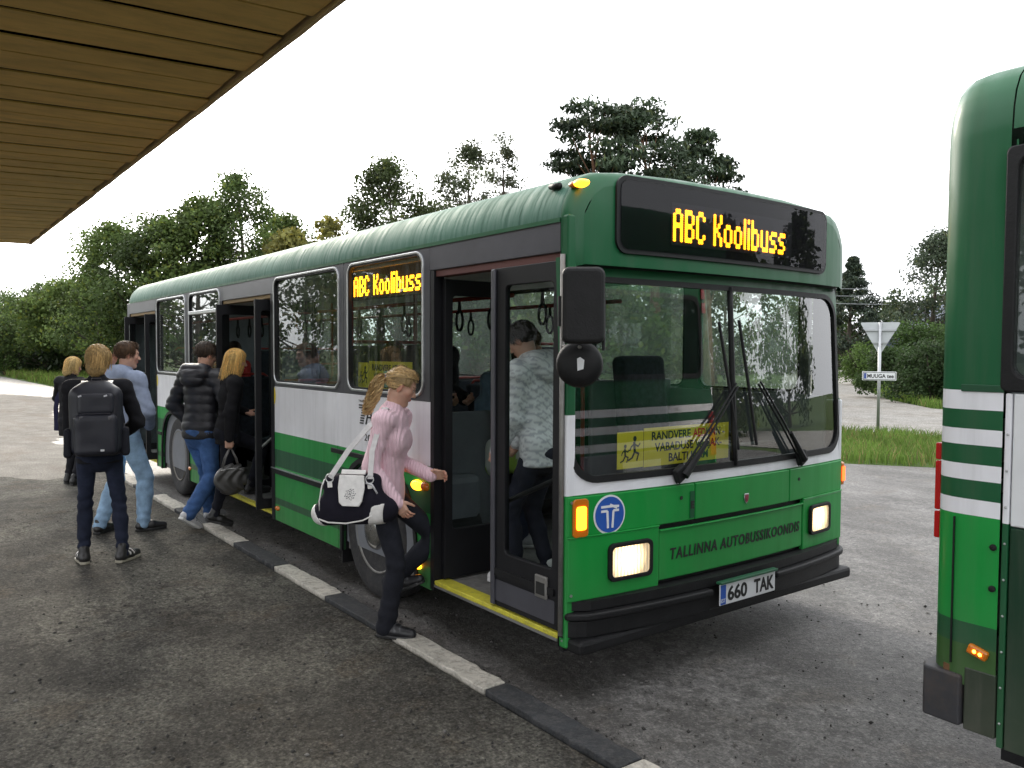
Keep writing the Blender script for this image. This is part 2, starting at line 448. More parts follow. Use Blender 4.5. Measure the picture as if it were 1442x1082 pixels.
# kerb of painted stones, black and white in turn
kerb = tag(empty('kerb', (0, -1.455, 0)), 'low kerb of stones painted white and black in turn', 'kerb')
M_kw = mat('kerb_white', (0.50, 0.47, 0.41), 0.85, var=0.15, vscale=9, bump=0.5, bscale=70, dirt=0.85, dirtc=(0.10, 0.09, 0.08))
M_kb = mat('kerb_black', (0.022, 0.024, 0.027), 0.8, var=0.3, vscale=9, bump=0.5, bscale=70, dirt=0.4, dirtc=(0.14, 0.13, 0.12))
g_ = np.random.default_rng(5)
for i in range(-13, 6):
    x0 = -0.394 + i * 0.992; x1 = x0 + 0.982
    top, bot = [], []
    n = 14
    loop = []
    for k in range(n + 1): loop.append((x0 + (x1 - x0) * k / n, -0.074 + 0.006 * g_.standard_normal() * (0.4 if k in (0, n) else 1)))
    for k in range(n + 1): loop.append((x1 - (x1 - x0) * k / n, 0.072 + 0.005 * g_.standard_normal()))
    mb = MB().prism(loop, (0, 0, -0.06), (1, 0, 0), (0, 1, 0), (0, 0, 1), 0.078 + 0.006 * g_.random())
    o = mb.build('kerb_stone', M_kb if i % 2 == 0 else M_kw, kerb, bevel=0.006, seg=2)
    o.rotation_euler = (R(0.8 * g_.standard_normal()), 0, 0)

# ------------------------------------------------------------------ canopy of the bus station
M_board = mat('ochre_boards', (0.80, 0.52, 0.16), 0.75, var=0.12, vscale=1.4, bump=0.2, bscale=40, stretch=(3, 0.9, 1), dirt=0.3, dirtc=(0.10, 0.06, 0.02))
M_trim = mat('trim_wood', (0.62, 0.44, 0.24), 0.8, var=0.25, vscale=4, stretch=(0.7, 5, 1), bump=0.3, bscale=30)
M_tar = mat('roofing_felt', (0.04, 0.04, 0.042), 0.9, var=0.2)
M_gap = mat('dark_timber', (0.012, 0.008, 0.005), 0.95, spec=.1)
M_galv0 = mat('painted_steel', (0.22, 0.22, 0.21), .5)
canopy = tag(empty('station_canopy', (-2, -2.6, 3.05)), 'ochre plank ceiling of the station canopy overhanging the platform', 'canopy')
TILT = math.tan(R(2.2)); Y_E, Y_B = -2.62, -5.7
def soff(y): return 3.05 + (y + 2.58) * TILT
xb = -8.46; jb = 0
CX0 = xb
while xb < 4.6:
    w = 0.255 + 0.012 * g_.standard_normal()
    gap = [0.014, 0.046, 0.022, 0.036][jb % 4] + 0.008 * g_.random() if xb > -3.5 else 0.020 + 0.028 * g_.random()
    yE = Y_E - (0.022 if jb % 3 else 0.004) - 0.012 * g_.random()
    dz = 0.004 * g_.random()
    x1 = xb + w - gap
    b_ = MB().add([(xb + 2, Y_B + 2.6, soff(Y_B) - 3.05 - dz), (x1 + 2, Y_B + 2.6, soff(Y_B) - 3.05 - dz), (x1 + 2, yE + 2.6, soff(yE) - 3.05 - dz), (xb + 2, yE + 2.6, soff(yE) - 3.05 - dz)] +
                  [(xb + 2, Y_B + 2.6, soff(Y_B) - 3.05 + .007), (x1 + 2, Y_B + 2.6, soff(Y_B) - 3.05 + .007), (x1 + 2, yE + 2.6, soff(yE) - 3.05 + .007), (xb + 2, yE + 2.6, soff(yE) - 3.05 + .007)],
                  [(0, 1, 2, 3), (7, 6, 5, 4), (0, 4, 5, 1), (1, 5, 6, 2), (2, 6, 7, 3), (3, 7, 4, 0)])
    b_.build('board', M_board, canopy, bevel=0.0015, seg=1)
    xb += w; jb += 1
CX1 = xb
loc = (2, 2.6, -3.05)
def cz(pts): return [(x + 2, y + 2.6, z - 3.05) for x, y, z in pts]
MB().add(cz([(CX0 + .01, Y_B, soff(Y_B) + .05), (CX1, Y_B, soff(Y_B) + .05), (CX1, Y_E + .03, soff(Y_E) + .05), (CX0 + .01, Y_E + .03, soff(Y_E) + .05),
             (CX0 + .01, Y_B, soff(Y_B) + .22), (CX1, Y_B, soff(Y_B) + .22), (CX1, Y_E + .03, soff(Y_E) + .20), (CX0 + .01, Y_E + .03, soff(Y_E) + .20)]),
         [(0, 1, 2, 3), (7, 6, 5, 4), (0, 4, 5, 1), (1, 5, 6, 2), (2, 6, 7, 3), (3, 7, 4, 0)]).build('roof_deck', M_gap, canopy)
n = 60
tr = []
for k in range(n + 1):
    x = CX0 - .02 + (CX1 - CX0 + .02) * k / n
    tr.append((x, Y_E + 0.014 + 0.006 * g_.random()))
loop = [(x + 2, y + 2.6) for x, y in tr] + [(x + 2, Y_E + 2.6 - 0.004) for x, _ in reversed(tr)]
MB().prism(loop, (0, 0, soff(Y_E) - 3.05 - 0.012), (1, 0, 0), (0, 1, 0), (0, 0, 1), 0.19).build('edge_trim', M_trim, canopy)
MB().box(CX0 - .05 + 2, CX1 + 2, Y_B + 2.6, Y_E + .07 + 2.6, .225, .245).build('roof_covering', M_tar, canopy)
MB().box(CX0 - .03 + 2, CX0 - .003 + 2, Y_B + 2.6, Y_E + 2.6 - .006, -.006, .19).build('end_trim', M_trim, canopy)
for k, x in enumerate((-6.5, -1.5, 3.4)):
    po = MB().box(x + 2 - .05, x + 2 + .05, -5.4 + 2.6 - .05, -5.4 + 2.6 + .05, -3.06, soff(-5.4) - 3.05 - .01).build('post', M_galv0, canopy, bevel=.008)

# ------------------------------------------------------------------ trees
attr_mat('leaf', 0.65, transl=0.35, spec=0.25)
attr_mat('needle', 0.6, transl=0.15, spec=0.25)
M_bark = mat('bark', (0.085, 0.07, 0.055), 0.95, var=0.4, vscale=8, bump=0.8, bscale=20, stretch=(1, 1, .25))
M_pbark = mat('pine_bark', (0.16, 0.085, 0.05), 0.95, var=0.4, vscale=8, bump=0.8, bscale=20, stretch=(1, 1, .3))
def leaf_mesh(name, P, N_, size, cols, g, asp=0.62, droop=0.0):
    """one small folded quad at each point"""
    n = len(P)
    d = g.standard_normal((n, 3)); d[:, 2] -= droop; d /= np.linalg.norm(d, axis=1)[:, None]
    q = N_ + 0.9 * g.standard_normal((n, 3)); s_ = np.cross(d, q); s_ /= np.linalg.norm(s_, axis=1)[:, None] + 1e-9
    L = size * (0.65 + 0.7 * g.random(n))
    a = d * L[:, None]; b = s_ * (L * asp)[:, None] * 0.5
    V = np.stack([P - a * .5, P + b, P + a * .5, P - b], 1)
    F = np.arange(n * 4).reshape(n, 4)
    return np_mesh(name, V.reshape(-1, 3), F, np.repeat(cols, 4, 0))
def make_tree(name, loc, H, W, seed, kind='leaf', hue=(0.055, 0.095, 0.022), label='', n_cl=70, per=110, size=0.2, low=0.22, group='trees of the wood behind the road', sparse=0.0, cat='tree', kindw=0):
    g = np.random.default_rng(seed)
    root = tag(empty(name, (loc[0], loc[1], 0), g.random() * 6.28), label, cat, group)
    # trunk and limbs
    lean = (0.05 if kind != 'spruce' else 0.004) * H * g.standard_normal(2)
    def trunk(t): return Vector((lean[0] * t * t + .12 * math.sin(5 * t + seed), lean[1] * t * t, H * t))
    r0 = 0.018 * H + 0.05
    tb = MB().tube([trunk(t) - Vector((0, 0, .06)) for t in np.linspace(0, .90, 9)], [r0 * max(.12, 1.2 - 1.25 * t) * (1.3 if t < .05 else 1) for t in np.linspace(0, .90, 9)], 8)
    cl = []
    k = 0
    while len(cl) < n_cl and k < 6000:
        k += 1
        t = low + (1 - low) * g.random() ** 0.85
        tt = (t - low) / (1 - low)
        if kind == 'pine': prof = (0.25 + 1.0 * min(1, tt * 3.2)) * (1.02 - tt) ** .42 * 0.9
        elif kind == 'spruce': prof = max(.02, (1.0 - tt)) ** 1.15 * 1.1
        else: prof = (math.sin(math.pi * min(1, tt * .86 + .16)) ** .55)
        rad = prof * W * .5 * (0.45 + 0.55 * g.random() ** .5) * (0.8 + .35 * g.random())
        a = g.random() * 6.28
        c = trunk(t) + Vector((rad * math.cos(a), rad * math.sin(a), 0))
        cl.append((c, t, rad))
    for c, t, rad in cl[:int(n_cl * .45)]:
        t0 = max(0.08, t - (0.06 + .10 * g.random()) - .25 * rad / H)
        p0 = trunk(t0); mid = p0.lerp(c, .55) + Vector((0, 0, -.06 * rad + .1 * g.standard_normal()))
        rr = max(.012, r0 * (1.1 - t0) * .34)
        tb.tube([p0, mid, c], [rr, rr * .6, rr * .2], 5, cap=False)
    tb.build('trunk', M_pbark if kind == 'pine' else M_bark, root, smooth=True)
    C = np.array([c for c, _, _ in cl]); n = len(C)
    cr = (0.45 + .55 * g.random(n)) * W * 0.108
    idx = np.repeat(np.arange(n), per)
    o = g.standard_normal((n * per, 3))
    o /= np.maximum(1, np.linalg.norm(o, axis=1)[:, None] / 1.9)
    if kind == 'pine': o[:, 2] *= 0.30; cr *= 1.25
    elif kind == 'spruce':
        o[:, 2] *= 0.5; cr *= np.array([1.25 - t for _, t, _ in cl])
    else: o[:, 2] *= 0.75
    P = C[idx] + o * cr[idx][:, None]
    if sparse: P = P[g.random(len(P)) > sparse]; idx = idx[:len(P)]
    out = P - np.array([0, 0, H * .5]); out /= np.linalg.norm(out, axis=1)[:, None] + 1e-6
    tone = (0.5 + 0.95 * g.random(n))[idx[:len(P)]] * (0.75 + .5 * g.random(len(P)))
    h_ = np.array(hue)[None] * tone[:, None]
    yl = (g.random(len(P)) < .10)[:, None]
    h_ = np.where(yl, h_ * np.array([1.5, 1.25, .8]), h_)
    if kind in ('pine', 'spruce'):
        me = leaf_mesh('crown', P, out, size * 1.1, h_, g, 0.34, -0.6)
        mesh_obj('crown', me, root, MATS['needle'])
    else:
        me = leaf_mesh('crown', P, out, size, h_, g, 0.66, 0.3)
        mesh_obj('crown', me, root, MATS['leaf'])
    return root
def top_h(ytop, depth): return 1.78 + (493 - ytop) / 1143.34 * depth
G1, G2, G3, GY, GP = (0.100, 0.145, 0.040), (0.080, 0.120, 0.038), (0.064, 0.100, 0.036), (0.165, 0.160, 0.045), (0.048, 0.072, 0.040)
wood = [  # px, depth, ytop, width, hue, kind, label
    (-45, 62, 398, 9, G2, 'dark leafy tree cut by the left edge of the photo'),
    (12, 60, 404, 8, G3, 'low dark tree standing first from the left edge of the wood'),
    (62, 57, 396, 8, G2, 'rounded dark green tree above the grass strip, second from the left edge'),
    (108, 52, 388, 6.5, G1, 'small pale green tree in the dip of the treeline'),
    (140, 48, 345, 7, G2, 'middling leafy tree where the treeline starts to climb, left of the bus'),
    (182, 46, 318, 7, G1, 'leafy tree rising directly above the rear corner of the front bus'),
    (222, 45, 297, 7, G2, 'tall leafy tree behind the rear door of the front bus'),
    (262, 44, 287, 7, G1, 'tall bright green tree above the bus roof near its rear'),
    (305, 45, 296, 7, G3, 'broad dark tree just left of the spiky topped tree'),
    (346, 44, 262, 6, G2, 'tallest tree of the left wood, with a spiky thin top'),
    (388, 42, 300, 5.5, G1, 'leafy tree right of the tallest one in the left wood'),
    (418, 39, 326, 4.5, GY, 'yellowish tree at the right end of the left wood'),
]
for i, (px, dp, yt, w, hue, lab) in enumerate(wood):
    make_tree('leafy_tree', place(px, dp), top_h(yt, dp) - .45 + (.2, -.5, 0, -.4, .2, .1, -.3, .3, -.2, .8, 0, .2)[i % 12], w * (.92, .78, .86)[i % 3], 100 + i, 'leaf' if i not in (1, 4, 8) else 'spruce', hue, lab, n_cl=int(70 + 5.5 * w), per=150, size=(0.15 + .022 * (i % 4)), low=(.12, .26, .18, .30, .2)[i % 5], kindw=i)
make_tree('leafy_tree', place(470, 46), top_h(312, 46), 4.2, 131, 'leaf', GY, 'small treetop peeking over the middle of the bus roof', 45, 90, .24, .3)
make_tree('leafy_tree', place(562, 38), top_h(236, 38), 4.6, 133, 'leaf', (0.062, 0.085, 0.030), 'rounded treetop left of the airy trees above the bus roof', 110, 150, .15, .3)
make_tree('airy_tree', place(655, 40), top_h(212, 40), 4.4, 134, 'leaf', (0.07, 0.088, 0.045), 'thin airy tree above the middle of the bus roof', 85, 130, .14, .3)
make_tree('airy_tree', place(712, 41), top_h(196, 41), 2.8, 135, 'leaf', (0.075, 0.09, 0.05), 'slender airy tree with see-through top right of its twin', 60, 110, .13, .3)
make_tree('pine_tree', place(852, 34), top_h(143, 34) - .3, 4.3, 141, 'pine', GP, 'pine on the left of the clump above the destination sign', 62, 200, .24, .42, 'pines above the bus front')
make_tree('pine_tree', place(928, 34), top_h(136, 34) - .3, 4.2, 142, 'pine', GP, 'tallest pine in the middle of the clump above the destination sign', 74, 200, .24, .42, 'pines above the bus front')
make_tree('pine_tree', place(995, 35), top_h(172, 35) - .3, 3.4, 143, 'pine', GP, 'lower pine on the right of the clump above the destination sign', 58, 200, .24, .4, 'pines above the bus front')
make_tree('dark_tree', place(1196, 62), top_h(362, 62), 7.6, 151, 'spruce', (0.044, 0.062, 0.042), 'dark conifer right behind the far side of the bus front', 130, 150, .26, .12, 'trees along the gravel drive')
make_tree('dark_tree', place(1150, 70), top_h(400, 70), 8, 152, 'leaf', G3, 'low dark tree half hidden behind the bus front', 70, 100, .3, .1, 'trees along the gravel drive')
make_tree('dark_tree', place(1312, 48), top_h(332, 48), 4.9, 153, 'leaf', (0.058, 0.080, 0.050), 'dark tree beside the edge of the second bus', 120, 150, .16, .2, 'trees along the gravel drive')
make_tree('dark_tree', place(1255, 68), top_h(428, 68), 7, 154, 'leaf', G3, 'low dark tree behind the triangular sign', 70, 90, .3, .05, 'trees along the gravel drive')
make_tree('dark_tree', place(1360, 60), top_h(400, 60), 9, 155, 'leaf', G3, 'dark tree hidden mostly by the second bus', 60, 90, .3, .05, 'trees along the gravel drive')
# trees seen only through the glass of the bus, along the far verge
for i, (x, y, h, w) in enumerate([(-19, 17, 4.6, 6), (-24, 24, 5.6, 7), (-30, 19, 5.4, 7), (-35, 13, 5.0, 7), (-38, 26, 6.2, 8), (-27, 33, 6.6, 9)]):
    make_tree('verge_tree', (x, y), h, w, 170 + i, 'leaf', [G1, G2, G3][i % 3], 'leafy tree across the road seen through the bus, ' + ['nearest the bus front', 'second from the bus front', 'behind the middle door', 'left of the rear door', 'behind the rear door', 'deepest in the thicket'][i], 70, 90, .26, .08, 'trees across the road seen through the bus')
def make_bush(name, loc, rx, ry, h, seed, hue, label, n=3000, size=.14, group=None):
    g = np.random.default_rng(seed)
    root = tag(empty(name, (loc[0], loc[1], 0), 0), label, 'bush', group)
    st = MB()
    for k in range(6):
        a = g.random() * 6.28; st.tube([(0, 0, -.03), (.3 * rx * math.cos(a), .3 * ry * math.sin(a), h * .4), (.6 * rx * math.cos(a), .6 * ry * math.sin(a), h * .75)], [.04, .03, .01], 5, cap=False)
    st.build('stem', M_bark, root)
    nc = max(14, n // 90)
    a = g.random(nc) * 6.28; rr = np.sqrt(g.random(nc)); zz = g.random(nc) ** .8
    C = np.stack([rr * np.cos(a) * rx * (1.05 - .45 * zz), rr * np.sin(a) * ry * (1.05 - .45 * zz), h * (.10 + .78 * zz)], 1)
    idx = g.integers(0, nc, n)
    o = g.standard_normal((n, 3)); o /= np.maximum(1, np.linalg.norm(o, axis=1)[:, None] / 1.8)
    P = C[idx] + o * .16 * min(rx, ry, h) * 1.1; P[:, 2] = np.abs(P[:, 2])
    out = P - np.array([0, 0, h * .4]); out /= np.linalg.norm(out, axis=1)[:, None]
    cc = np.array(hue)[None] * ((.7 + .6 * g.random(nc))[idx] * (.75 + .5 * g.random(n)))[:, None]
    mesh_obj('crown', leaf_mesh('crown', P, out, size, cc, g), root, MATS['leaf'])
    return root
make_bush('bush', place(1216, 44), 1.3, 1.3, 2.3, 201, (0.085, 0.14, 0.035), 'pale green bush at the bend of the gravel drive', 3800, .13)
make_bush('hedge', place(1264, 31.5), 1.5, 1.1, 2.0, 202, (0.040, 0.070, 0.022), 'dark hedge behind the street name board', 6500, .12, 'hedge along the drive')
make_bush('hedge', place(1312, 28.5), 1.5, 1.2, 2.2, 203, (0.036, 0.064, 0.022), 'dark taller hedge touching the edge of the second bus', 6500, .12, 'hedge along the drive')
make_bush('hedge', place(1292, 36), 1.8, 1.2, 3.3, 204, (0.060, 0.105, 0.030), 'lighter hedge top rising behind the dark hedge', 6000, .13, 'hedge along the drive')
make_bush('hedge', place(1372, 28.0), 1.6, 1.4, 2.3, 205, (0.036, 0.064, 0.022), 'hedge hidden behind the second bus', 4000, .13, 'hedge along the drive')
make_bush('bush', place(5, 55), 1.3, 1.3, 1.7, 206, (0.07, 0.12, 0.03), 'small roadside bush at the left edge of the photo', 1500, .16)
# trees behind the photographer and down the road, which the glass of the bus mirrors
for i, (x, y, h, w) in enumerate([(-22, -13, 7.5, 6), (-30, -17, 9, 7), (-38, -21, 8, 7), (-28, -26, 10, 8), (-16, -22, 9, 7), (-48, -20, 9, 8), (-40, -30, 10, 8), (-8, -24, 8, 7), (-40, -11, 8, 7), (-52, -13.5, 9, 8), (-62, -12, 9, 8)]):
    make_tree('roadside_tree', (x, y), h, w, 190 + i, 'leaf', [G1, G2, G3][i % 3], 'tree beyond the platform mirrored in the bus windows, ' + ['nearest', 'second', 'third', 'tall one', 'right hand one', 'leftmost', 'farthest', 'rightmost', 'low one', 'broad one', 'road end one'][i], 55, 70, .3, .1, 'trees behind the platform')
for i, (x, y, h, w) in enumerate([(34, -14, 7, 8), (40, -4, 8, 9), (36, 6, 7, 8), (44, 16, 9, 9), (38, 27, 9, 9), (30, 34, 9, 9), (24, 30, 8, 8), (20, 38, 9, 8), (31, 21, 8, 8)]):
    make_tree('roadside_tree', (x, y), h, w, 210 + i, 'leaf', [G2, G3, G1][i % 3], 'tree down the road mirrored in the windscreen, ' + ['first', 'second', 'third', 'fourth', 'fifth', 'sixth', 'seventh', 'eighth', 'last'][i] + ' from the platform side', 80, 90, .36, .04, 'trees down the road')
# undergrowth filling the wood below the crowns
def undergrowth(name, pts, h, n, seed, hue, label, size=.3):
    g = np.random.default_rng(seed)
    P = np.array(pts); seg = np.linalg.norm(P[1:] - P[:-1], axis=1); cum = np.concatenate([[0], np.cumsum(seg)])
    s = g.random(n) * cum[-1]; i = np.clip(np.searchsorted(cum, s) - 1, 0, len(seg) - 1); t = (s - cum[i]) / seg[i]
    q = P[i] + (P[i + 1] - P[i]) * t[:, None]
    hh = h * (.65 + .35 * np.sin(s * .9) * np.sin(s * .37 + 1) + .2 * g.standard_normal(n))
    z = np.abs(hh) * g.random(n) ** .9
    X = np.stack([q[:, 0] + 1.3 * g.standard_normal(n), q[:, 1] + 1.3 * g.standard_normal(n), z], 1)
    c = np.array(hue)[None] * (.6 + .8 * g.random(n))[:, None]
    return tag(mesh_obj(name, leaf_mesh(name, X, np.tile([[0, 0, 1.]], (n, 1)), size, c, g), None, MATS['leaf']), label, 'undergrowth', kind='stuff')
undergrowth('undergrowth', [place(-80, 66), place(60, 62), place(130, 54), place(300, 50), place(440, 47)], 4.5, 15000, 301, (0.024, 0.040, 0.014), 'undergrowth with shade put into its dark leaf colour, below the trees of the left wood', .36)  # leaf colour darkened to carry the shade under the crowns
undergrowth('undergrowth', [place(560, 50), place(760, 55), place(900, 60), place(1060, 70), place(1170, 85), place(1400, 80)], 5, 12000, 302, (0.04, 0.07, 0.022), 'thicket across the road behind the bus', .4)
# grass
attr_mat('grass_blade', 0.75, transl=0.3, spec=0.2)
def grass(name, poly, n, h, w, seed, hue, label, inside=None):
    g = np.random.default_rng(seed)
    P = np.array(poly); lo, hi = P.min(0), P.max(0)
    pts = []
    from mathutils.geometry import intersect_point_tri_2d
    def inpoly(X):
        c = np.zeros(len(X), bool); j = len(P) - 1
        for i in range(len(P)):
            xi, yi = P[i]; xj, yj = P[j]
            m_ = ((yi > X[:, 1]) != (yj > X[:, 1])) & (X[:, 0] < (xj - xi) * (X[:, 1] - yi) / (yj - yi + 1e-12) + xi)
            c ^= m_; j = i
        return c
    X = np.zeros((0, 2))
    while len(X) < n:
        q = lo + (hi - lo) * g.random((n, 2)); X = np.concatenate([X, q[inpoly(q)]])
    X = X[:n]
    cl = np.sin(X[:, 0] * 2.1 + np.sin(X[:, 1] * 1.7)) * np.sin(X[:, 1] * 2.6 + 1.3 * np.sin(X[:, 0]))
    hh = h * (.55 + .35 * (cl + 1) / 2 + .45 * g.random(n) ** 2)
    a = g.random(n) * 6.28; d = np.stack([np.cos(a), np.sin(a)], 1)
    b = g.random(n) * 6.28; ln = np.stack([np.cos(b), np.sin(b)], 1) * (hh * (.15 + .5 * g.random(n)))[:, None]
    z0 = -0.03
    V = np.zeros((n, 5, 3))
    V[:, 0, :2] = X - d * w; V[:, 1, :2] = X + d * w; V[:, :2, 2] = z0
    V[:, 2, :2] = X + ln * .35 + d * w * .8; V[:, 3, :2] = X + ln * .35 - d * w * .8; V[:, 2:4, 2] = (z0 + hh * .6)[:, None]
    V[:, 4, :2] = X + ln; V[:, 4, 2] = z0 + hh
    base = 5 * np.arange(n)[:, None]
    F = np.concatenate([base + np.array([[0, 1, 2]]), base + np.array([[0, 2, 3]]), base + np.array([[3, 2, 4]])])
    t = (.7 + .6 * g.random(n)) * (1 + .25 * cl)
    c = np.array(hue)[None] * t[:, None]
    dry = g.random(n) < .12; c[dry] = np.array([.20, .17, .07]) * t[dry][:, None]
    return tag(mesh_obj(name, np_mesh(name, V.reshape(-1, 3), F, np.repeat(c, 5, 0)), None, MATS['grass_blade']), label, 'grass', kind='stuff')
grass('verge_grass', [(-9, 7.2), (-4.2, 8.25), (-3.08, 9.0), (3, 13.0), (3, 15.9), (-6, 13.5), (-8.4, 12.9), (-12, 14.5), (-13, 9)], 26000, .23, .008, 401, (0.11, 0.18, 0.035), 'tall green grass on the verge around the triangular sign')
grass('drive_grass', [(-9.6, 22.4), (-4, 22.7), (2, 25.2), (0, 28), (-8, 27), (-13, 31), (-22, 43), (-22.0, 39.2), (-13, 26.2)], 12000, .3, .014, 402, (0.13, 0.21, 0.04), 'short green grass between the gravel drive and the hedge')
grass('roadside_grass', [(-37.2, 2.0), (-57.6, 1.5), (-100, 4.6), (-100, 12), (-70, 9.5), (-45, 7), (-34, 5.5)], 14000, .42, .03, 403, (0.12, 0.18, 0.035), 'green grass strip in front of the left wood')
grass('kerbside_grass', [(-13.6, -3.1), (-14.5, -2.62), (-18.5, -2.3), (-24, -3.0), (-24, -5), (-16, -4.0)], 2600, .10, .008, 404, (0.10, 0.13, 0.03), 'small patch of grass at the left edge of the platform')
grass('far_verge_grass', [(-10, 7.0), (-13, 10), (-13, 15), (-30, 15), (-45, 10), (-36, 3.4), (-20, 5.4)], 14000, .4, .016, 405, (0.075, 0.13, 0.03), 'grass verge across the road seen through the bus windows')

# ------------------------------------------------------------------ road sign, house, wires
M_galv = mat('galvanised', (0.42, 0.43, 0.44), 0.45, 0.85, var=0.1)
M_signback = mat('sign_back', (0.47, 0.49, 0.50), 0.5, 0.35, var=0.08, vscale=3)
M_signw = mat('sign_white', (0.72, 0.73, 0.74), 0.45, var=0.05)
M_black = mat('black_paint', (0.012, 0.012, 0.013), 0.55)
sx, sy = -6.2, 12.94
sign = tag(empty('give_way_sign', (sx, sy, 0), math.atan2(CAM.y - sy, CAM.x - sx) + R(90)), 'grey back of a triangular road sign on a metal pole in the verge', 'road sign')
MB().tube([(0, 0, -.3), (0, 0, 2.42)], .034, 10).build('pole', M_galv, sign, smooth=True)
tri = [(-.385, 0), (-.37, .02), (.37, .02), (.385, 0), (.375, -.03), (.02, -.66), (-.02, -.66), (-.375, -.03)]
MB().prism([(u, v + 2.40) for u, v in tri], (0, .045, 0), (1, 0, 0), (0, 0, 1), (0, 1, 0), .004).build('sign_plate', M_signback, sign)
for u, v, du in ((0, 2.25, .3), (0, 1.98, .14)):
    MB().box(-du, du, -.0, .043, v - .018, v + .018).build('bracket', M_galv, sign)
brd = MB().box(-.335, .335, -.055, -.042, 1.17, 1.36).build('name_board', M_signw, sign, bevel=.004)
MB().ring([(.32, 1.347), (-.32, 1.347), (-.32, 1.183), (.32, 1.183)], [(.31, 1.337), (-.31, 1.337), (-.31, 1.193), (.31, 1.193)], (0, -.0555, 0), (1, 0, 0), (0, 0, 1), (0, -1, 0), .002).build('border', M_black, brd)
MB().box(-.30, -.25, -.0585, -.0555, 1.205, 1.325).build('emblem', mat('sign_blue', (0.05, 0.09, 0.3), .5), brd)
text_mesh('lettering', 'MUUGA tee', .115, frame_M((-.235, -.0555, 1.226), (1, 0, 0), (0, 0, 1), (0, -1, 0)), M_black, brd, bold=.003, width=.52)
hx, hy = place(1316, 56)
house = tag(empty('house', (hx, hy, 0), R(-35)), 'dark blue roofed house hidden behind the hedge', 'house')
M_hw = mat('house_wall', (0.035, 0.05, 0.085), .8, stretch=(1, 1, 8), vscale=3)
M_hr = mat('house_roof', (0.03, 0.045, 0.08), .6)
MB().box(-3, 3, -2.5, 2.5, -.1, 3.0).build('wall', M_hw, house)
MB().prism([(-2.9, 2.95), (2.9, 2.95), (0, 5.0)], (-3.3, 0, 0), (0, 1, 0), (0, 0, 1), (1, 0, 0), 6.6).build('roof', M_hr, house)
wy = MB
M_wire = mat('wire', (0.30, 0.31, 0.33), .6)
def wire(p0, p1, sag, r_=.012):
    p0, p1 = Vector(p0), Vector(p1)
    return MB().tube([p0.lerp(p1, t) - Vector((0, 0, sag * 4 * t * (1 - t))) for t in np.linspace(0, 1, 14)], r_, 5)
pA = place(1020, 62); pB = place(1480, 46)
for k, (za, zb) in enumerate(((6.9, 5.7), (6.35, 5.3), (5.9, 4.7))):
    tag(wire((*pA, za), (*pB, zb), .35, .016).build('power_line', M_wire), ['highest overhead wire above the gravel drive', 'middle overhead wire above the gravel drive', 'lowest overhead wire above the gravel drive'][k], 'wire', 'overhead wires beside the second bus')
for q, zz in ((pA, 7.4), (pB, 6.3)):
    pl = tag(empty('utility_pole', (q[0], q[1], 0)), 'wooden pole carrying the overhead wires, ' + ('hidden behind the front bus' if zz > 7 else 'hidden behind the second bus'), 'pole')
    MB().tube([(0, 0, -.3), (0, 0, zz)], [.14, .09], 8).build('post', M_bark, pl, smooth=True)
    MB().box(-.06, .06, -.5, .5, zz - .62, zz - .5).build('cross_arm', M_bark, pl)

# ================================================================== the front bus
def livery(name, stops, scale=3.0, rough=0.36, coat=0.12, streak=0.22, dirtc=(0.12, 0.11, 0.09), grime=0.0, sx=(7, 7, .5), spec=.35):
    """painted sheet metal: colour bands by height, rain streaks and road film"""
    m, nt, o = _new(name)
    b = nt.nodes.new('ShaderNodeBsdfPrincipled')
    tc = nt.nodes.new('ShaderNodeTexCoord'); se = nt.nodes.new('ShaderNodeSeparateXYZ'); nt.links.new(tc.outputs['Object'], se.inputs[0])
    dv = nt.nodes.new('ShaderNodeMath'); dv.operation = 'DIVIDE'; dv.inputs[1].default_value = scale; nt.links.new(se.outputs[2], dv.inputs[0])
    c = _ramp(nt, dv.outputs[0], [(z / scale, k) for z, k in stops], 'CONSTANT')
    st = _noise(nt, _coords(nt, sx), 1.6, 6, 0.7)
    c = _mix(nt, _ramp(nt, st, [(0.48, (0, 0, 0)), (0.8, (streak,) * 3)]), c, dirtc)
    bl = _noise(nt, _coords(nt), 1.1, 5, .6)
    c = _mix(nt, 1.0, c, _ramp(nt, bl, [(0.3, (0.86,) * 3), (0.7, (1.1,) * 3)]), 'MULTIPLY')
    if grime:
        low = nt.nodes.new('ShaderNodeMapRange'); low.inputs[1].default_value = 0.25; low.inputs[2].default_value = 0.9; low.inputs[3].default_value = grime; low.inputs[4].default_value = 0.0
        nt.links.new(se.outputs[2], low.inputs[0])
        gm = nt.nodes.new('ShaderNodeMath'); gm.operation = 'MULTIPLY'; nt.links.new(low.outputs[0], gm.inputs[0]); nt.links.new(_noise(nt, _coords(nt), 4, 6, .7), gm.inputs[1])
        c = _mix(nt, gm.outputs[0], c, dirtc)
    nt.links.new(c, b.inputs['Base Color'])
    rr = _ramp(nt, st, [(0.3, (rough * .8,) * 3), (0.8, (min(1, rough * 1.9),) * 3)])
    nt.links.new(rr, b.inputs['Roughness'])
    b.inputs['Coat Weight'].default_value = coat; b.inputs['Coat Roughness'].default_value = 0.15
    b.inputs['Specular IOR Level'].default_value = spec
    nt.links.new(_bump(nt, _noise(nt, _coords(nt, (1, 1, 1)), 2.2, 2), 0.12, 0.05), b.inputs['Normal'])
    nt.links.new(b.outputs[0], o.inputs[0])
    return m
GRN, DGR, TOPG, WHT, CHAR = (0.008, 0.262, 0.044), (0.006, 0.085, 0.030), (0.004, 0.088, 0.030), (0.78, 0.78, 0.82), (0.062, 0.062, 0.075)
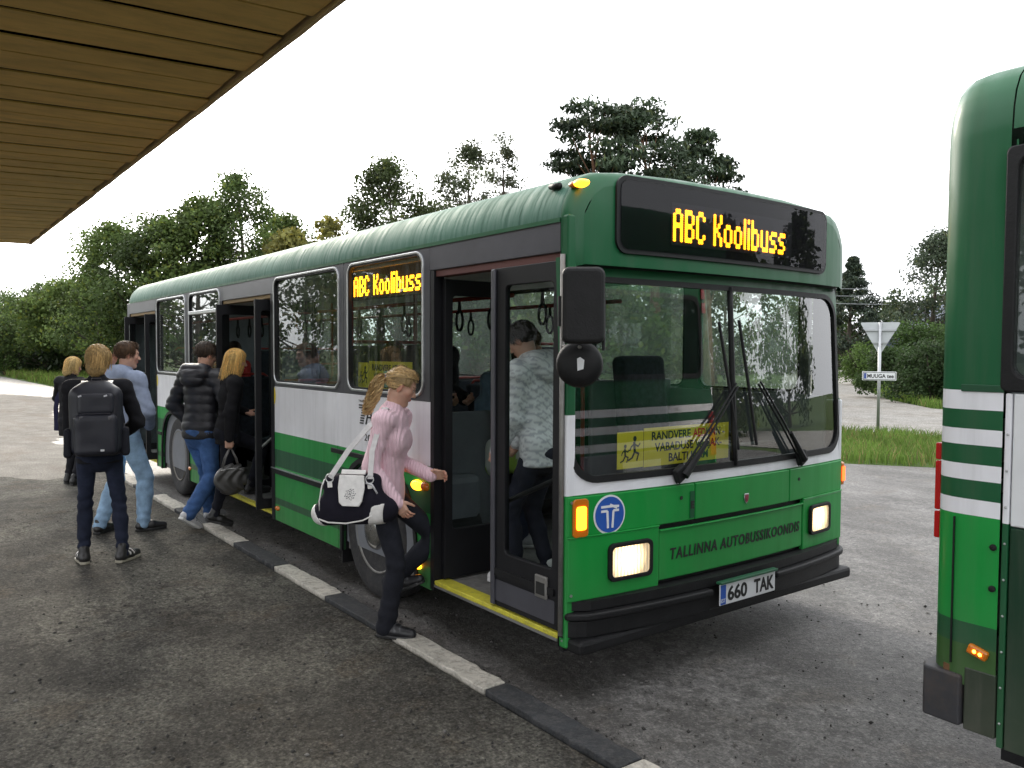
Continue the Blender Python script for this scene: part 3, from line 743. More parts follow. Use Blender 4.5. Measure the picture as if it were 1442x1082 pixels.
M_side = livery('side_livery', [(0, GRN), (.396, DGR), (.45, GRN), (.735, DGR), (.882, GRN), (1.04, WHT), (1.45, CHAR), (2.43, TOPG)], grime=.6)
M_front = livery('front_livery', [(0, GRN), (1.04, WHT), (1.45, TOPG)], streak=.12, grime=.3)
M_head = livery('header_green', [(0, TOPG)], streak=.15)
M_roof = livery('roof_green', [(0, (0.050, 0.140, 0.095))], streak=1.0, dirtc=(0.010, 0.040, 0.024), rough=.55, coat=.0, sx=(16, 1.0, 1.0), spec=.34)
M_rub = mat('black_rubber', (0.009, 0.009, 0.010), .55, var=.25, vscale=12, bump=.15, bscale=90, spec=.3)
M_blk = mat('black_frame', (0.009, 0.009, 0.011), .5, var=.2, vscale=5, spec=.3)
M_char = mat('charcoal_paint', CHAR, .38, var=.12, coat=.2)
M_alu = mat('aluminium', (0.56, 0.57, 0.58), .33, .9, var=.12, vscale=14)
M_chrome = mat('chrome', (0.62, 0.63, 0.64), .16, 1.0, var=.08)
M_tyre = mat('tyre', (0.020, 0.020, 0.022), .85, var=.35, vscale=7, bump=.3, bscale=50, dirt=.5, dirtc=(.07, .063, .055))
M_steel = mat('wheel_steel', (0.24, 0.235, 0.225), .5, .55, var=.2, vscale=9, dirt=.5)
M_rustw = mat('wheel_dusty', (0.17, 0.16, 0.14), .7, .25, var=.25, vscale=9, dirt=.6)
M_yel = mat('step_yellow', (0.55, 0.50, 0.04), .6, var=.2, vscale=12, dirt=.4)
M_floor = mat('bus_floor', (0.17, 0.165, 0.16), .8, var=.3, vscale=20, dirt=.4)
M_ceil = mat('bus_ceiling', (0.62, 0.62, 0.60), .7)
M_panel = mat('bus_inner_panel', (0.16, 0.17, 0.19), .6)
M_seat = mat('seat_cloth', (0.020, 0.023, 0.033), .95, var=.5, vscale=25)
M_redp = mat('red_pole', (0.30, 0.02, 0.015), .35)
M_card = mat('yellow_card', (0.72, 0.58, 0.02), .6, var=.06)
M_redink = mat('red_ink', (0.6, 0.02, 0.015), .6)
M_ink = mat('black_ink', (0.012, 0.012, 0.012), .6)
M_white = mat('white_print', (0.72, 0.73, 0.75), .5, var=.04)
M_blue = mat('blue_print', (0.02, 0.09, 0.40), .45, var=.05)
M_wind = glass('windscreen_glass', (0.74, 0.80, 0.77), 1.0, 0.0, ior=2.35)
M_pane = glass('side_glass', (0.78, 0.82, 0.80), 1.0, 0.01, dirty=.16, ior=1.5)
M_fogged = glass('fogged_glass', (0.82, 0.86, 0.84), 0.9, 0.01, dirty=.10, ior=1.5, fog=.06)
M_paneclear = glass('door_glass', (0.88, 0.91, 0.90), 0.10, 0.005, dirty=0, ior=1.5)
M_signglass = glass('sign_glass', (0.60, 0.60, 0.62), .45, 0.01, ior=1.45)
M_led = emit('led_amber', (1.0, 0.33, 0.008), 5.0)
M_amber = emit('amber_lamp', (1.0, 0.30, 0.01), 3.2)
M_ambdim = mat('amber_lens', (0.55, 0.16, 0.01), .25, coat=.6)
M_lamp = emit('headlamp', (1.0, 0.90, 0.70), 4.5)
M_lampb = mat('headlamp_glass', (0.75, 0.72, 0.65), .15, coat=1, bump=.6, bscale=70)
M_tail = emit('tail_red', (0.36, 0.006, 0.006), 0.12)
M_disp = mat('display_grey', (0.055, 0.052, 0.06), .6)

bus = tag(empty('city_bus', (0, 0, 0)), 'green and white city bus with open doors and a lit amber destination sign', 'bus')
YN, YF = -1.25, 1.25
XR = -9.88
XW_F, XW_R = -2.20, -7.32
def xf(y): return -0.075 * (abs(y) / 1.25) ** 2.2
def arch(xc, r_, ztop, n=16):
    """points of a wheel opening from its front foot to its rear foot"""
    pts = []
    for k in range(n + 1):
        a = math.pi * k / n; c, s = math.cos(a), math.sin(a)
        pts.append((xc + r_ * math.copysign(abs(c) ** .75, c), .25 + (ztop - .25) * s ** .62))
    return pts
def lower(y, sgn, x0, x1, arches, m, z0=.25, z1=1.45, name='side_panel'):
    """x0 front end, x1 rear end"""
    loop = [(x0, z1), (x0, z0)]
    for xc, r_, zt in arches: loop += arch(xc, r_, zt)
    loop += [(x1, z0), (x1, z1)]
    return MB().prism(loop, (0, y, 0), (1, 0, 0), (0, 0, 1), (0, -sgn, 0), .03).build(name, m, bus, bevel=.006)
for y, s in ((YN, -1), (YF, 1)):
    if s < 0:
        lower(y, s, -1.385, -2.745, [(XW_F + .08, .545, .98)], M_side)
        lower(y, s, -2.752, -4.12, [], M_side)
        lower(y, s, -5.50, -8.22, [(XW_R - .03, .60, .99)], M_side)
        MB().box(XR + .03, -9.675, y, y + .03, .27, 2.43).build('side_panel', M_side, bus, bevel=.006)
        # front post, green with its white band
        MB().box(-.135, -.078, y, y + .06, .262, 2.46).build('corner_post', M_front, bus, bevel=.012, seg=3)
        MB().box(-.1375, -.1355, y - .002, y + .02, .262, 2.44).build('post_seal', M_rub, bus)
        heads = ((-1.40, -.138), (-5.50, -4.12), (XR + .2, -8.22))
        for a, b in heads: MB().box(a, b, y, y + .03, 2.275, 2.43).build('door_header', M_char, bus, bevel=.004)
    else:
        lower(y, s, -.08, XR + .03, [(XW_F, .56, .98), (XW_R, .6, .99)], M_side)
        MB().box(-.30, -.145, y - .03, y, 1.45, 2.43).build('corner_post', M_rub, bus)
        MB().box(XR + .03, -9.55, y - .03, y, 1.45, 2.43).build('side_panel', M_char, bus)
def window(y, s, x0, x1, z0, z1, glassm, r_=.09, vent=False, label=None):
    """x0 > x1; surround plate, metal frame and pane"""
    zs0, zs1 = 1.45, 2.43
    U, V_, N = (-1, 0, 0), (0, 0, 1), (0, s, 0)
    O = (0, y - s * .03, 0)
    u0, u1 = -x0, -x1
    w = MB().ring(srect(u0 - .0725, u1 + .0725, zs0 + .001, zs1 - .001), rrect(u0, u1, z0, z1, r_), O, U, V_, N, .03).build('window', M_char, bus)
    MB().ring(rrect(u0 - .006, u1 + .006, z0 - .006, z1 + .006, r_ + .006), rrect(u0 + .012, u1 - .012, z0 + .012, z1 - .012, r_ - .012), (0, y - s * .006, 0), U, V_, N, .018).build('frame', M_alu, w, bevel=.004)
    MB().ring(rrect(u0 + .010, u1 - .010, z0 + .010, z1 - .010, r_ - .010), rrect(u0 + .024, u1 - .024, z0 + .024, z1 - .024, r_ - .024), (0, y - s * .018, 0), U, V_, N, .024).build('seal', M_rub, w)
    MB().prism(rrect(u0 + .02, u1 - .02, z0 + .02, z1 - .02, r_ - .02), (0, y - s * .016, 0), U, V_, N, .004).build('pane', glassm, w)
    if vent:
        MB().box(x1 + .01, x0 - .01, y - .014, y + .012, 2.165, 2.205).build('vent_rail', M_alu, w, bevel=.005)
    return w
wins_near = [(-1.4725, -2.5625), (-2.7125, -4.0475), (-5.5725, -6.6925), (-6.8425, -8.1475)]
for k, (a, b) in enumerate(wins_near):
    window(YN, -1, a, b, 1.482, 2.405, M_pane, vent=(k == 2))
for a, b in [(-.40, -1.33), (-1.4725, -2.5625), (-2.7125, -4.0475), (-4.1975, -5.4275), (-5.5725, -6.6925), (-6.8425, -8.1475), (-8.2975, -9.4775)]:
    window(YF, 1, a, b, 1.482, 2.405, M_fogged)
# rubbing strips along the side
MB().box(-4.115, -2.755, YN - .014, YN - .001, .672, .716).build('rub_rail', M_rub, bus, bevel=.005)
MB().box(-4.115, -2.755, YN - .017, YN - .0005, .716, .724).build('rail_trim', M_alu, bus)
MB().box(-2.85, -1.39, YN - .014, YN - .001, .985, 1.022).build('rub_rail', M_rub, bus, bevel=.005)
MB().box(-8.21, -7.98, YN - .014, YN - .001, .672, .716).build('rub_rail', M_rub, bus, bevel=.005)
MB().box(-6.68, -5.51, YN - .014, YN - .001, .672, .716).build('rub_rail', M_rub, bus, bevel=.005)
# wheel arch lips
for xc, r_, zt, y in ((XW_F + .08, .545, .98, YN), (XW_R - .03, .60, .99, YN)):
    a = arch(xc, r_, zt); b = arch(xc, r_ + .035, zt + .035)
    mb = MB(); n = len(a)
    vs = [(p[0], y - .012, p[1]) for p in a] + [(p[0], y - .012, p[1]) for p in b] + [(p[0], y + .05, p[1]) for p in a] + [(p[0], y + .001, p[1]) for p in b]
    fs = []
    for i in range(n - 1): fs += [(i, i + 1, n + i + 1, n + i), (i, 2 * n + i, 2 * n + i + 1, i + 1), (n + i, n + i + 1, 3 * n + i + 1, 3 * n + i)]
    mb.add(vs, fs).build('wheel_arch_lip', M_rub, bus, smooth=False)
for xc in (XW_F + .05, XW_R):
    for s in (-1, 1):
        MB().grid(lambda u, v: (xc + .64 * math.cos(u), v, .30 + .66 * math.sin(u)), np.linspace(0, math.pi, 14), [s * 1.21, s * .72]).build('wheel_housing', M_rub, bus)
# mud flap between the panel and the tyre
MB().box(-2.735, -2.715, YN + .02, YN + .42, .14, .95).build('mud_flap', M_rub, bus)
# body shell: roof
def section(x, inset=0.0, drop=0.0):
    P = []
    prof = [(1.25, 2.43), (1.25, 2.455), (1.243, 2.50), (1.222, 2.555), (1.185, 2.615), (1.14, 2.66), (1.07, 2.69), (.9, 2.712), (.5, 2.732), (0, 2.738)]
    for y, z in prof: P.append((x, y - inset, z - drop * (z - 2.43) / .3))
    for y, z in reversed(prof[:-1]): P.append((x, -y + inset, z - drop * (z - 2.43) / .3))
    return P
def loft(secs, name, m, cap0=False, cap1=False, **k):
    n = len(secs[0]); mb = MB()
    vs = [p for s in secs for p in s]
    fs = [(i * n + j, i * n + j + 1, (i + 1) * n + j + 1, (i + 1) * n + j) for i in range(len(secs) - 1) for j in range(n - 1)]
    if cap0: fs.append(tuple(range(n)))
    if cap1: fs.append(tuple(range((len(secs) - 1) * n, len(secs) * n)))
    return mb.add(vs, fs).build(name, m, bus, smooth=True, **k)
loft([section(x) for x in (-.1375, -2, -4, -6, -8, XR + .25)] + [section(XR + .12, .01, .015), section(XR + .04, .04, .06), section(XR, .12, .17)], 'roof', M_roof)
MB().box(XR + .25, -.1385, YN - .006, YN + .02, 2.425, 2.447).build('roof_gutter', M_head, bus)
MB().box(XR + .25, -.1, -1.2, 1.2, 2.36, 2.40).build('ceiling', M_ceil, bus)
# rear wall
MB().box(XR, XR + .05, -1.24, 1.24, .3, 2.43).build('rear_wall', M_front, bus, bevel=.03)
# header that carries the destination sign
def hsec(t):
    # t 0 at the roof joint .. 1 at the front face; the bottom returns under the visor
    x0 = [-.136, -.12, -.085, -.050, -.026, -.010, 0.0][t]; ins = [0, 0, .004, .016, .035, .06, .09][t]; dr = [0, 0, .004, .012, .028, .05, .08][t]
    P = []
    prof = [(1.235, 2.195), (1.246, 2.22), (1.25, 2.30), (1.25, 2.455), (1.243, 2.50), (1.222, 2.555), (1.185, 2.615), (1.14, 2.66), (1.07, 2.69), (.9, 2.712), (.5, 2.732), (0, 2.738)]
    for y, z in prof:
        yy = y - ins
        P.append((x0 + (xf(yy) if x0 > -.12 else 0) * min(1, (x0 + .12) / .12), yy, z - dr * max(0, (z - 2.43) / .3) + (.02 * ins / .09 if z < 2.25 else 0)))
    return P + [(p[0], -p[1], p[2]) for p in reversed(P[:-1])]
hs_ = [hsec(t) for t in range(7)]
n_ = len(hs_[0])
mb = MB()
vs = [p for s in hs_ for p in s]
fs = [(i * n_ + j, i * n_ + j + 1, (i + 1) * n_ + j + 1, (i + 1) * n_ + j) for i in range(6) for j in range(n_ - 1)]
mb.add(vs, fs).build('header_shell', M_head, bus, smooth=True)
# front face of the header with the sign opening
front_loop = hs_[6]
SY0, SY1, SZ0, SZ1 = -.945, .905, 2.305, 2.662
inner = rrect(SY0, SY1, SZ0, SZ1, .055, 8)
outer = []
for (u, v) in inner:   # push each point outwards onto the face outline
    du = (u - (SY0 + SY1) / 2) / ((SY1 - SY0) / 2); dv = (v - (SZ0 + SZ1) / 2) / ((SZ1 - SZ0) / 2)
    hi = 2.667 - .02 * max(0, abs(u) - .8) / .2
    U_ = 1.152 * max(-1, min(1, du * 1.0)); 
    outer.append((U_ if abs(du) > .92 else u * 1.10, (SZ1 + .042 if dv > 0 else SZ0 - .10) if abs(dv) > .75 else v))
mb = MB(); n2 = len(inner)
top_of = lambda u: np.interp(abs(u), [0, .41, .81, .98, 1.05, 1.095, 1.132, 1.153, 1.16], [2.656, 2.650, 2.634, 2.618, 2.60, 2.566, 2.522, 2.485, 2.45])
out3 = []
for (u, v), (a, b) in zip(inner, outer):
    b2 = min(b, 2.70)
    if b > SZ1: b2 = float(top_of(a)) + .002
    out3.append((a, b2))
V0 = [(xf(u) - .0 , u, v) for u, v in inner]; V1 = [(xf(u) - .004, u, v) for u, v in out3]
# simple filled face: grid between sign and outline is covered by a full plate set just behind the sign
plate = [(float(y), float(top_of(y)) + .014) for y in np.linspace(1.15, -1.15, 31)] + [(-1.16, 2.45), (-1.16, 2.225), (1.16, 2.225), (1.16, 2.45)]
mb = MB(); k_ = len(plate)
yy = np.linspace(-1.16, 1.16, 41)
for a, b in zip(yy[:-1], yy[1:]):
    pa, pb = float(top_of(a)) + .006, float(top_of(b)) + .006
    mb.add([(xf(a) + .0, a, 2.215), (xf(b) + .0, b, 2.215), (xf(b) + .0, b, pb), (xf(a) + .0, a, pa)], [(0, 1, 2, 3)])
mb.build('header_face', M_head, bus, smooth=True)
# underside of the visor
MB().add([(-.22, -1.235, 2.196), (-.22, 1.235, 2.196), (xf(1.1) - .01, 1.145, 2.214), (0, 0, 2.214), (xf(1.1) - .01, -1.145, 2.214)], [(0, 1, 2, 3, 4)]).build('visor_underside', M_rub, bus)
sign_d = empty('destination_sign', (0, 0, 0), 0, bus)
def bow(P, off=0.0): return Vector((P.x + xf(P.y) + off, P.y, P.z))
def bowed_plate(poly_n, y0, y1, z0, z1, r_, x0, th, name, m, parent, inner=None):
    loop = rrect(y0, y1, z0, z1, r_, 8)
    mb = MB()
    if inner is None:
        ys = np.concatenate([y0 + r_ * (1 - np.cos(np.linspace(0, math.pi / 2, 8))), np.linspace(y0 + r_, y1 - r_, 20)[1:-1], y1 - r_ * (1 - np.cos(np.linspace(math.pi / 2, 0, 8)))])
        loop2 = []
        def zr(y):
            d = min(y - y0, y1 - y)
            return 0 if d >= r_ else r_ - math.sqrt(max(0, r_ * r_ - (r_ - d) ** 2))
        A = [(x0 + th + xf(y), y, z0 + zr(y)) for y in ys]; B = [(x0 + th + xf(y), y, z1 - zr(y)) for y in ys]
        n = len(ys)
        C = [(p[0] - th, p[1], p[2]) for p in A]; D = [(p[0] - th, p[1], p[2]) for p in B]
        fs = []
        for i in range(n - 1):
            fs += [(i, i + 1, n + i + 1, n + i), (2 * n + i, 3 * n + i, 3 * n + i + 1, 2 * n + i + 1), (i, 2 * n + i, 2 * n + i + 1, i + 1), (n + i, n + i + 1, 3 * n + i + 1, 3 * n + i)]
        fs += [(0, n, 3 * n, 2 * n), (n - 1, 3 * n - 1, 4 * n - 1, 2 * n - 1)]
        mb.add(A + B + C + D, fs)
    else:
        lo, li = rrect(y0, y1, z0, z1, r_, 10), rrect(*inner, max(.005, r_ - (inner[0] - y0)), 10)
        # subdivide long runs so the ring follows the bow
        def dens(l1, l2):
            a, b = [], []
            for i in range(len(l1)):
                j = (i + 1) % len(l1)
                k = max(1, int(abs(l1[j][0] - l1[i][0]) / .1))
                for q in range(k):
                    t = q / k
                    a.append((l1[i][0] + (l1[j][0] - l1[i][0]) * t, l1[i][1] + (l1[j][1] - l1[i][1]) * t)); b.append((l2[i][0] + (l2[j][0] - l2[i][0]) * t, l2[i][1] + (l2[j][1] - l2[i][1]) * t))
            return a, b
        a, b = dens(lo, li)
        mb.ring(a, b, (0, 0, 0), (0, 1, 0), (0, 0, 1), (1, 0, 0), th)
        mb.v = [(x + x0 + xf(y), y, z) for x, y, z in mb.v]
    return mb.build(name, m, parent)
bowed_plate(None, SY0, SY1, SZ0, SZ1, .055, .002, .004, 'sign_backing', M_blk, sign_d)
bowed_plate(None, -.585, .505, 2.352, 2.580, .006, .008, .004, 'display', M_disp, sign_d)
bowed_plate(None, SY0 - .022, SY1 + .022, SZ0 - .022, SZ1 + .022, .07, .001, .014, 'seal', M_rub, sign_d, inner=(SY0, SY1, SZ0, SZ1))
bowed_plate(None, SY0, SY1, SZ0, SZ1, .055, .0195, .003, 'pane', M_signglass, sign_d)
FONT = {'A': ['0110', '1001', '1001', '1111', '1001', '1001', '1001'], 'B': ['1110', '1001', '1001', '1110', '1001', '1001', '1110'], 'C': ['0110', '1001', '1000', '1000', '1000', '1001', '0110'],
        'K': ['1001', '1001', '1010', '1100', '1010', '1001', '1001'], 'o': ['0000', '0000', '0110', '1001', '1001', '1001', '0110'], 'l': ['1', '1', '1', '1', '1', '1', '1'], 'i': ['1', '0', '1', '1', '1', '1', '1'],
        'b': ['1000', '1000', '1110', '1001', '1001', '1001', '1110'], 'u': ['0000', '0000', '1001', '1001', '1001', '1001', '0111'], 's': ['000', '000', '011', '100', '010', '001', '110'], ' ': ['00'] * 7}
FONT['s'] = ['0000', '0000', '0111', '1000', '0110', '0001', '1110']
def led_text(s, M, W, H, parent, fn=None):
    colsN = sum(len(FONT[c][0]) + 1 for c in s) - 1
    pu, pv = W / colsN, H / 7
    mb = MB(); u = 0
    for ch in s:
        g = FONT[ch]
        for c in range(len(g[0])):
            for r_ in range(7):
                if g[r_][c] == '1':
                    for dv in (.25, .75):                      # the display has two rows of diodes per stroke
                        cu, cv = (u + .5) * pu, H - (r_ + dv) * pv
                        a = [M @ Vector((cu + pu * .66 * math.cos(t), cv + pv * .33 * math.sin(t), .0015)) for t in np.linspace(0, 2 * math.pi, 8, endpoint=False)]
                        b = M @ Vector((cu, cv, .004))
                        if fn: a = [fn(p) for p in a]; b = fn(b)
                        mb.add(a + [b], [(i, (i + 1) % 8, 8) for i in range(8)])
            u += 1
        u += 1
    o = mb.build('lit_diodes', M_led, parent); o['kind'] = 'stuff'
    return o
led_text('ABC Koolibuss', frame_M((.0125, -.572, 2.372), (0, 1, 0), (0, 0, 1), (1, 0, 0)), 1.0, .175, sign_d, fn=lambda P: bow(P))

# front face below the header
def fpanel(y0, y1, z0, z1, name='front_panel', m=None, x=0.0, th=.03, n=12, bevel=.006):
    ys = np.linspace(y0, y1, n)
    A = [(x + xf(y), y, z0) for y in ys]; B = [(x + xf(y), y, z1) for y in ys]
    C = [(a - th, b, c) for a, b, c in A]; D = [(a - th, b, c) for a, b, c in B]
    fs = []
    for i in range(n - 1): fs += [(i, i + 1, n + i + 1, n + i), (2 * n + i, 3 * n + i, 3 * n + i + 1, 2 * n + i + 1), (i, 2 * n + i, 2 * n + i + 1, i + 1), (n + i, n + i + 1, 3 * n + i + 1, 3 * n + i)]
    fs += [(0, n, 3 * n, 2 * n), (n - 1, 3 * n - 1, 4 * n - 1, 2 * n - 1)]
    return MB().add(A + B + C + D, fs).build(name, m or M_front, bus, bevel=bevel)
fpanel(-1.245, -.362, .832, 1.037); fpanel(-.355, .548, .832, 1.037); fpanel(.555, 1.245, .832, 1.037)
fpanel(-1.245, -.640, .50, .826, x=.004); fpanel(.715, 1.245, .50, .826, x=.004)
fpanel(-.633, .708, .525, .800, x=-.002)
fpanel(-1.245, 1.245, .24, .9, 'front_bulkhead', M_rub, x=-.034, bevel=0)
for a, b in ((-1.245, -.64), (.715, 1.245)): fpanel(a, b, .826, .834, 'panel_lip', M_front, x=.010, th=.02, bevel=.003)
fpanel(-.633, .708, .797, .806, 'panel_lip', M_front, x=.010, th=.02, bevel=.003)
# windscreen surround: white band below, rounded black rubber, two panes
WB, WT = 1.098, 2.165
def wx(y, z):
    t = (z - 1.1) / 1.05
    return -.014 - .058 * t + xf(y)
def wsurf(loop, off): return [(wx(u, v) + off, u, v) for u, v in loop]
def wring(lo, li, off, th, name, m, parent):
    a, b = [], []
    for i in range(len(lo)):
        j = (i + 1) % len(lo); k = max(1, int(max(abs(lo[j][0] - lo[i][0]), abs(lo[j][1] - lo[i][1])) / .12))
        for q in range(k):
            t = q / k
            a.append((lo[i][0] + (lo[j][0] - lo[i][0]) * t, lo[i][1] + (lo[j][1] - lo[i][1]) * t)); b.append((li[i][0] + (li[j][0] - li[i][0]) * t, li[i][1] + (li[j][1] - li[i][1]) * t))
    mb = MB().ring(a, b, (0, 0, 0), (0, 1, 0), (0, 0, 1), (1, 0, 0), th)
    mb.v = [(x + off + wx(y, z), y, z) for x, y, z in mb.v]
    return mb.build(name, m, parent)
ws = empty('windscreen', (0, 0, 0), 0, bus)
WL = rrect(-1.228, 1.228, WB, WT, .17, 8)
wring(srect(-1.246, 1.246, 1.040, 2.250, 8), WL, -.028, .03, 'windscreen_surround', M_front, bus)
wring(WL, rrect(-1.196, 1.196, WB + .036, WT - .03, .14, 8), -.012, .022, 'seal', M_rub, ws)
for a, b in ((-1.197, -.012), (.012, 1.197)):
    mb = MB()
    ys = np.linspace(a, b, 15)
    def zlim(y):
        d = 1.198 - abs(y); r_ = .14
        return 0 if d >= r_ else r_ - math.sqrt(max(0, r_ * r_ - (r_ - d) ** 2))
    zs = np.linspace(0, 1, 9)
    mb.grid(lambda u, v: (wx(u, (WB + .03 + zlim(u)) * (1 - v) + (WT - .025 - zlim(u)) * v) - .004, u, (WB + .03 + zlim(u)) * (1 - v) + (WT - .025 - zlim(u)) * v), ys, zs)
    mb.build('pane', M_wind, ws, smooth=True)
mb = MB().tube([(wx(0, z) + .004, 0, z) for z in np.linspace(WB + .01, WT - .01, 9)], .017, 6); mb.build('centre_bar', M_rub, ws, smooth=True)
# far corner post and near corner post of the windscreen are closed by the posts above
MB().box(-.30, -.085, 1.22, 1.246, .26, 1.46).build('corner_post', M_front, bus, bevel=.01)
# wipers
for k, (p0, p1, b0, b1) in enumerate((((-.50, 1.085), (.02, 1.58), (-.115, 1.95), (.03, 1.20)), ((.66, 1.085), (.235, 1.59), (.07, 1.965), (.205, 1.215)))):
    wp = empty('wiper', (0, 0, 0), 0, bus)
    def W3(q, o): return Vector((wx(q[0], q[1]) + o, q[0], q[1]))
    n_o = Vector((0, 0, 0))
    pv = W3(p0, .03)
    MB().obox(pv + Vector((0, .0, .02)), (.02, 0, 0), (0, .035, .02), (0, -.016, .035)).build('motor_cover', M_rub, wp, bevel=.008)
    d = (Vector((0, p1[0] - p0[0], p1[1] - p0[1]))).normalized(); side = Vector((0, d.z, -d.y)) * .012
    for sg in (-1, 1):
        MB().tube([W3(p0, .03) + side * sg, W3(((p0[0] + p1[0]) / 2, (p0[1] + p1[1]) / 2), .034) + side * sg * 1.2, W3(p1, .022) + side * sg], .0065, 6).build('arm', M_rub, wp)
    MB().tube([W3((p0[0] + (p1[0] - p0[0]) * .02, p0[1] + (p1[1] - p0[1]) * .02), .055), W3((p0[0] + (p1[0] - p0[0]) * .38, p0[1] + (p1[1] - p0[1]) * .38), .058)], [.024, .012], 8).build('arm_cover', M_rub, wp)
    MB().tube([W3(b0, .010), W3(((b0[0] + b1[0]) / 2, (b0[1] + b1[1]) / 2), .013), W3(b1, .010)], .0095, 6).build('blade', M_rub, wp)
    MB().tube([W3(p0, .02) + Vector((.0, .03 * math.cos(t), -.005 + .035 * math.sin(t))) for t in np.linspace(.6, -2.6, 10)], .0022, 4).build('washer_hose', M_rub, wp)
# headlamps, indicators
def lens_mat():
    m = glass('lens_glass', (.97, .97, .95), 1, .12)
    nt = m.node_tree; g = next(n for n in nt.nodes if n.type == 'BSDF_GLOSSY')
    w = nt.nodes.new('ShaderNodeTexWave'); w.bands_direction = 'Y'; w.inputs['Scale'].default_value = 18
    nt.links.new(_coords(nt), w.inputs['Vector']); nt.links.new(_bump(nt, w.outputs['Fac'], .8, .01), g.inputs['Normal'])
    return m
def reflector_mat(O):
    # the reflector shines brightest round the bulb and unevenly through its flutes
    m, nt, o = _new('lamp_reflector')
    b = nt.nodes.new('ShaderNodeBsdfPrincipled'); b.inputs['Base Color'].default_value = (.7, .66, .58, 1); b.inputs['Roughness'].default_value = .25
    w = nt.nodes.new('ShaderNodeTexWave'); w.bands_direction = 'Y'; w.inputs['Scale'].default_value = 14; w.inputs['Distortion'].default_value = 3; w.inputs['Detail'].default_value = 3
    nt.links.new(_coords(nt), w.inputs['Vector'])
    b.inputs['Emission Color'].default_value = (1, .66, .32, 1)
    mr_ = nt.nodes.new('ShaderNodeMapRange'); mr_.inputs[3].default_value = .45; mr_.inputs[4].default_value = 1.15; nt.links.new(w.outputs['Fac'], mr_.inputs[0])
    tc = nt.nodes.new('ShaderNodeTexCoord'); vs = nt.nodes.new('ShaderNodeVectorMath'); vs.operation = 'DISTANCE'; vs.inputs[1].default_value = (O.x, O.y - .02, O.z + .01)
    nt.links.new(tc.outputs['Object'], vs.inputs[0])
    fa = nt.nodes.new('ShaderNodeMapRange'); fa.inputs[1].default_value = .03; fa.inputs[2].default_value = .13; fa.inputs[3].default_value = 2.4; fa.inputs[4].default_value = .22; nt.links.new(vs.outputs['Value'], fa.inputs[0])
    ml = nt.nodes.new('ShaderNodeMath'); ml.operation = 'MULTIPLY'; nt.links.new(fa.outputs[0], ml.inputs[0]); nt.links.new(mr_.outputs[0], ml.inputs[1])
    nt.links.new(ml.outputs[0], b.inputs['Emission Strength']); nt.links.new(b.outputs[0], o.inputs[0])
    return m
MATS['lamp_reflector'] = None
for a, b, z0, z1 in ((-1.000, -.700, .575, .775), (.775, 1.045, .585, .78)):
    hl = empty('headlight', (0, 0, 0), 0, bus)
    yc = (a + b) / 2; X = xf(yc)
    sl = (xf(b) - xf(a)) / (b - a)
    U = Vector((sl, 1, 0)).normalized(); N = Vector((1, -sl, 0)).normalized()
    O = Vector((X + .004, yc, (z0 + z1) / 2)); w, h = (b - a) / 2, (z1 - z0) / 2
    MB().ring(rrect(-w, w, -h, h, .035), rrect(-w + .022, w - .022, -h + .022, h - .022, .022), O, U, (0, 0, 1), N, .022).build('bezel', M_rub, hl, bevel=.004)
    MB().prism(rrect(-w + .018, w - .018, -h + .018, h - .018, .025), O - N * .002, U, (0, 0, 1), N, .016).build('lamp_face', reflector_mat(O), hl)
    MB().prism([(.026 * math.cos(t) * (w / .15), .026 * math.sin(t)) for t in np.linspace(0, 2 * math.pi, 24, endpoint=False)], O + N * .013, U, (0, 0, 1), N, .003).build('lamp_glow', M_lamp, hl)
    MB().prism(rrect(-w + .024, w - .024, -h + .024, h - .024, .02), O + N * .0175, U, (0, 0, 1), N, .003).build('lens', M_lamp if False else lens_mat() if 'lens_glass' not in MATS else MATS['lens_glass'], hl)
ind = empty('turn_signal', (0, 0, 0), 0, bus)
MB().prism(rrect(-.048, .048, -.098, .098, .02), (xf(-1.17) + .0, -1.172, .928), Vector((.12, 1, 0)).normalized(), (0, 0, 1), (1, -.12, 0), .012).build('housing', M_ambdim, ind, bevel=.004)
MB().prism(rrect(-.030, .030, -.060, .060, .014), (xf(-1.17) + .0125, -1.172, .928), Vector((.12, 1, 0)).normalized(), (0, 0, 1), (1, -.12, 0), .004).build('bulb', M_amber, ind)
ind = empty('turn_signal', (0, 0, 0), 0, bus)
MB().box(-.165, -.075, 1.247, 1.29, .86, 1.02).build('housing', M_ambdim, ind, bevel=.012)
MB().box(-.074, -.070, 1.252, 1.286, .89, .99).build('bulb', emit('red_amber', (1.0, .12, .02), 1.2), ind)
# roof corner lamps and marker lamps along the side
def pod(c, rx, rz, m, name='marker_lamp', d=.03, y=YN):
    o = MB()
    prof = [(1, 0), (.96, .5), (.8, .8), (.5, .96), (0.001, 1)]
    vs, fs = [], []
    nn = 14
    for r_, a in prof:
        for k in range(nn):
            t = 2 * math.pi * k / nn; vs.append((c[0] + rx * r_ * math.cos(t), c[1] - d * a, c[2] + rz * r_ * math.sin(t)))
    for i in range(len(prof) - 1):
        for k in range(nn): fs.append((i * nn + k, i * nn + (k + 1) % nn, (i + 1) * nn + (k + 1) % nn, (i + 1) * nn + k))
    return o.add(vs, fs).build(name, m, bus, smooth=True)
pod((-.055, -1.175, 2.612), .048, .02, M_amber, d=.045)
pod((-.10, -1.178, 2.610), .035, .018, M_ambdim, d=.04)
MB().tube([(-.285, -1.195, 2.628), (-.205, -1.200, 2.622)], .016, 10).build('roof_lamp', M_rub, bus, smooth=True)
pod((-1.54, YN - .003, .905), .065, .034, M_amber, d=.03)
pod((-1.445, YN - .003, .908), .045, .030, M_ambdim, d=.025)
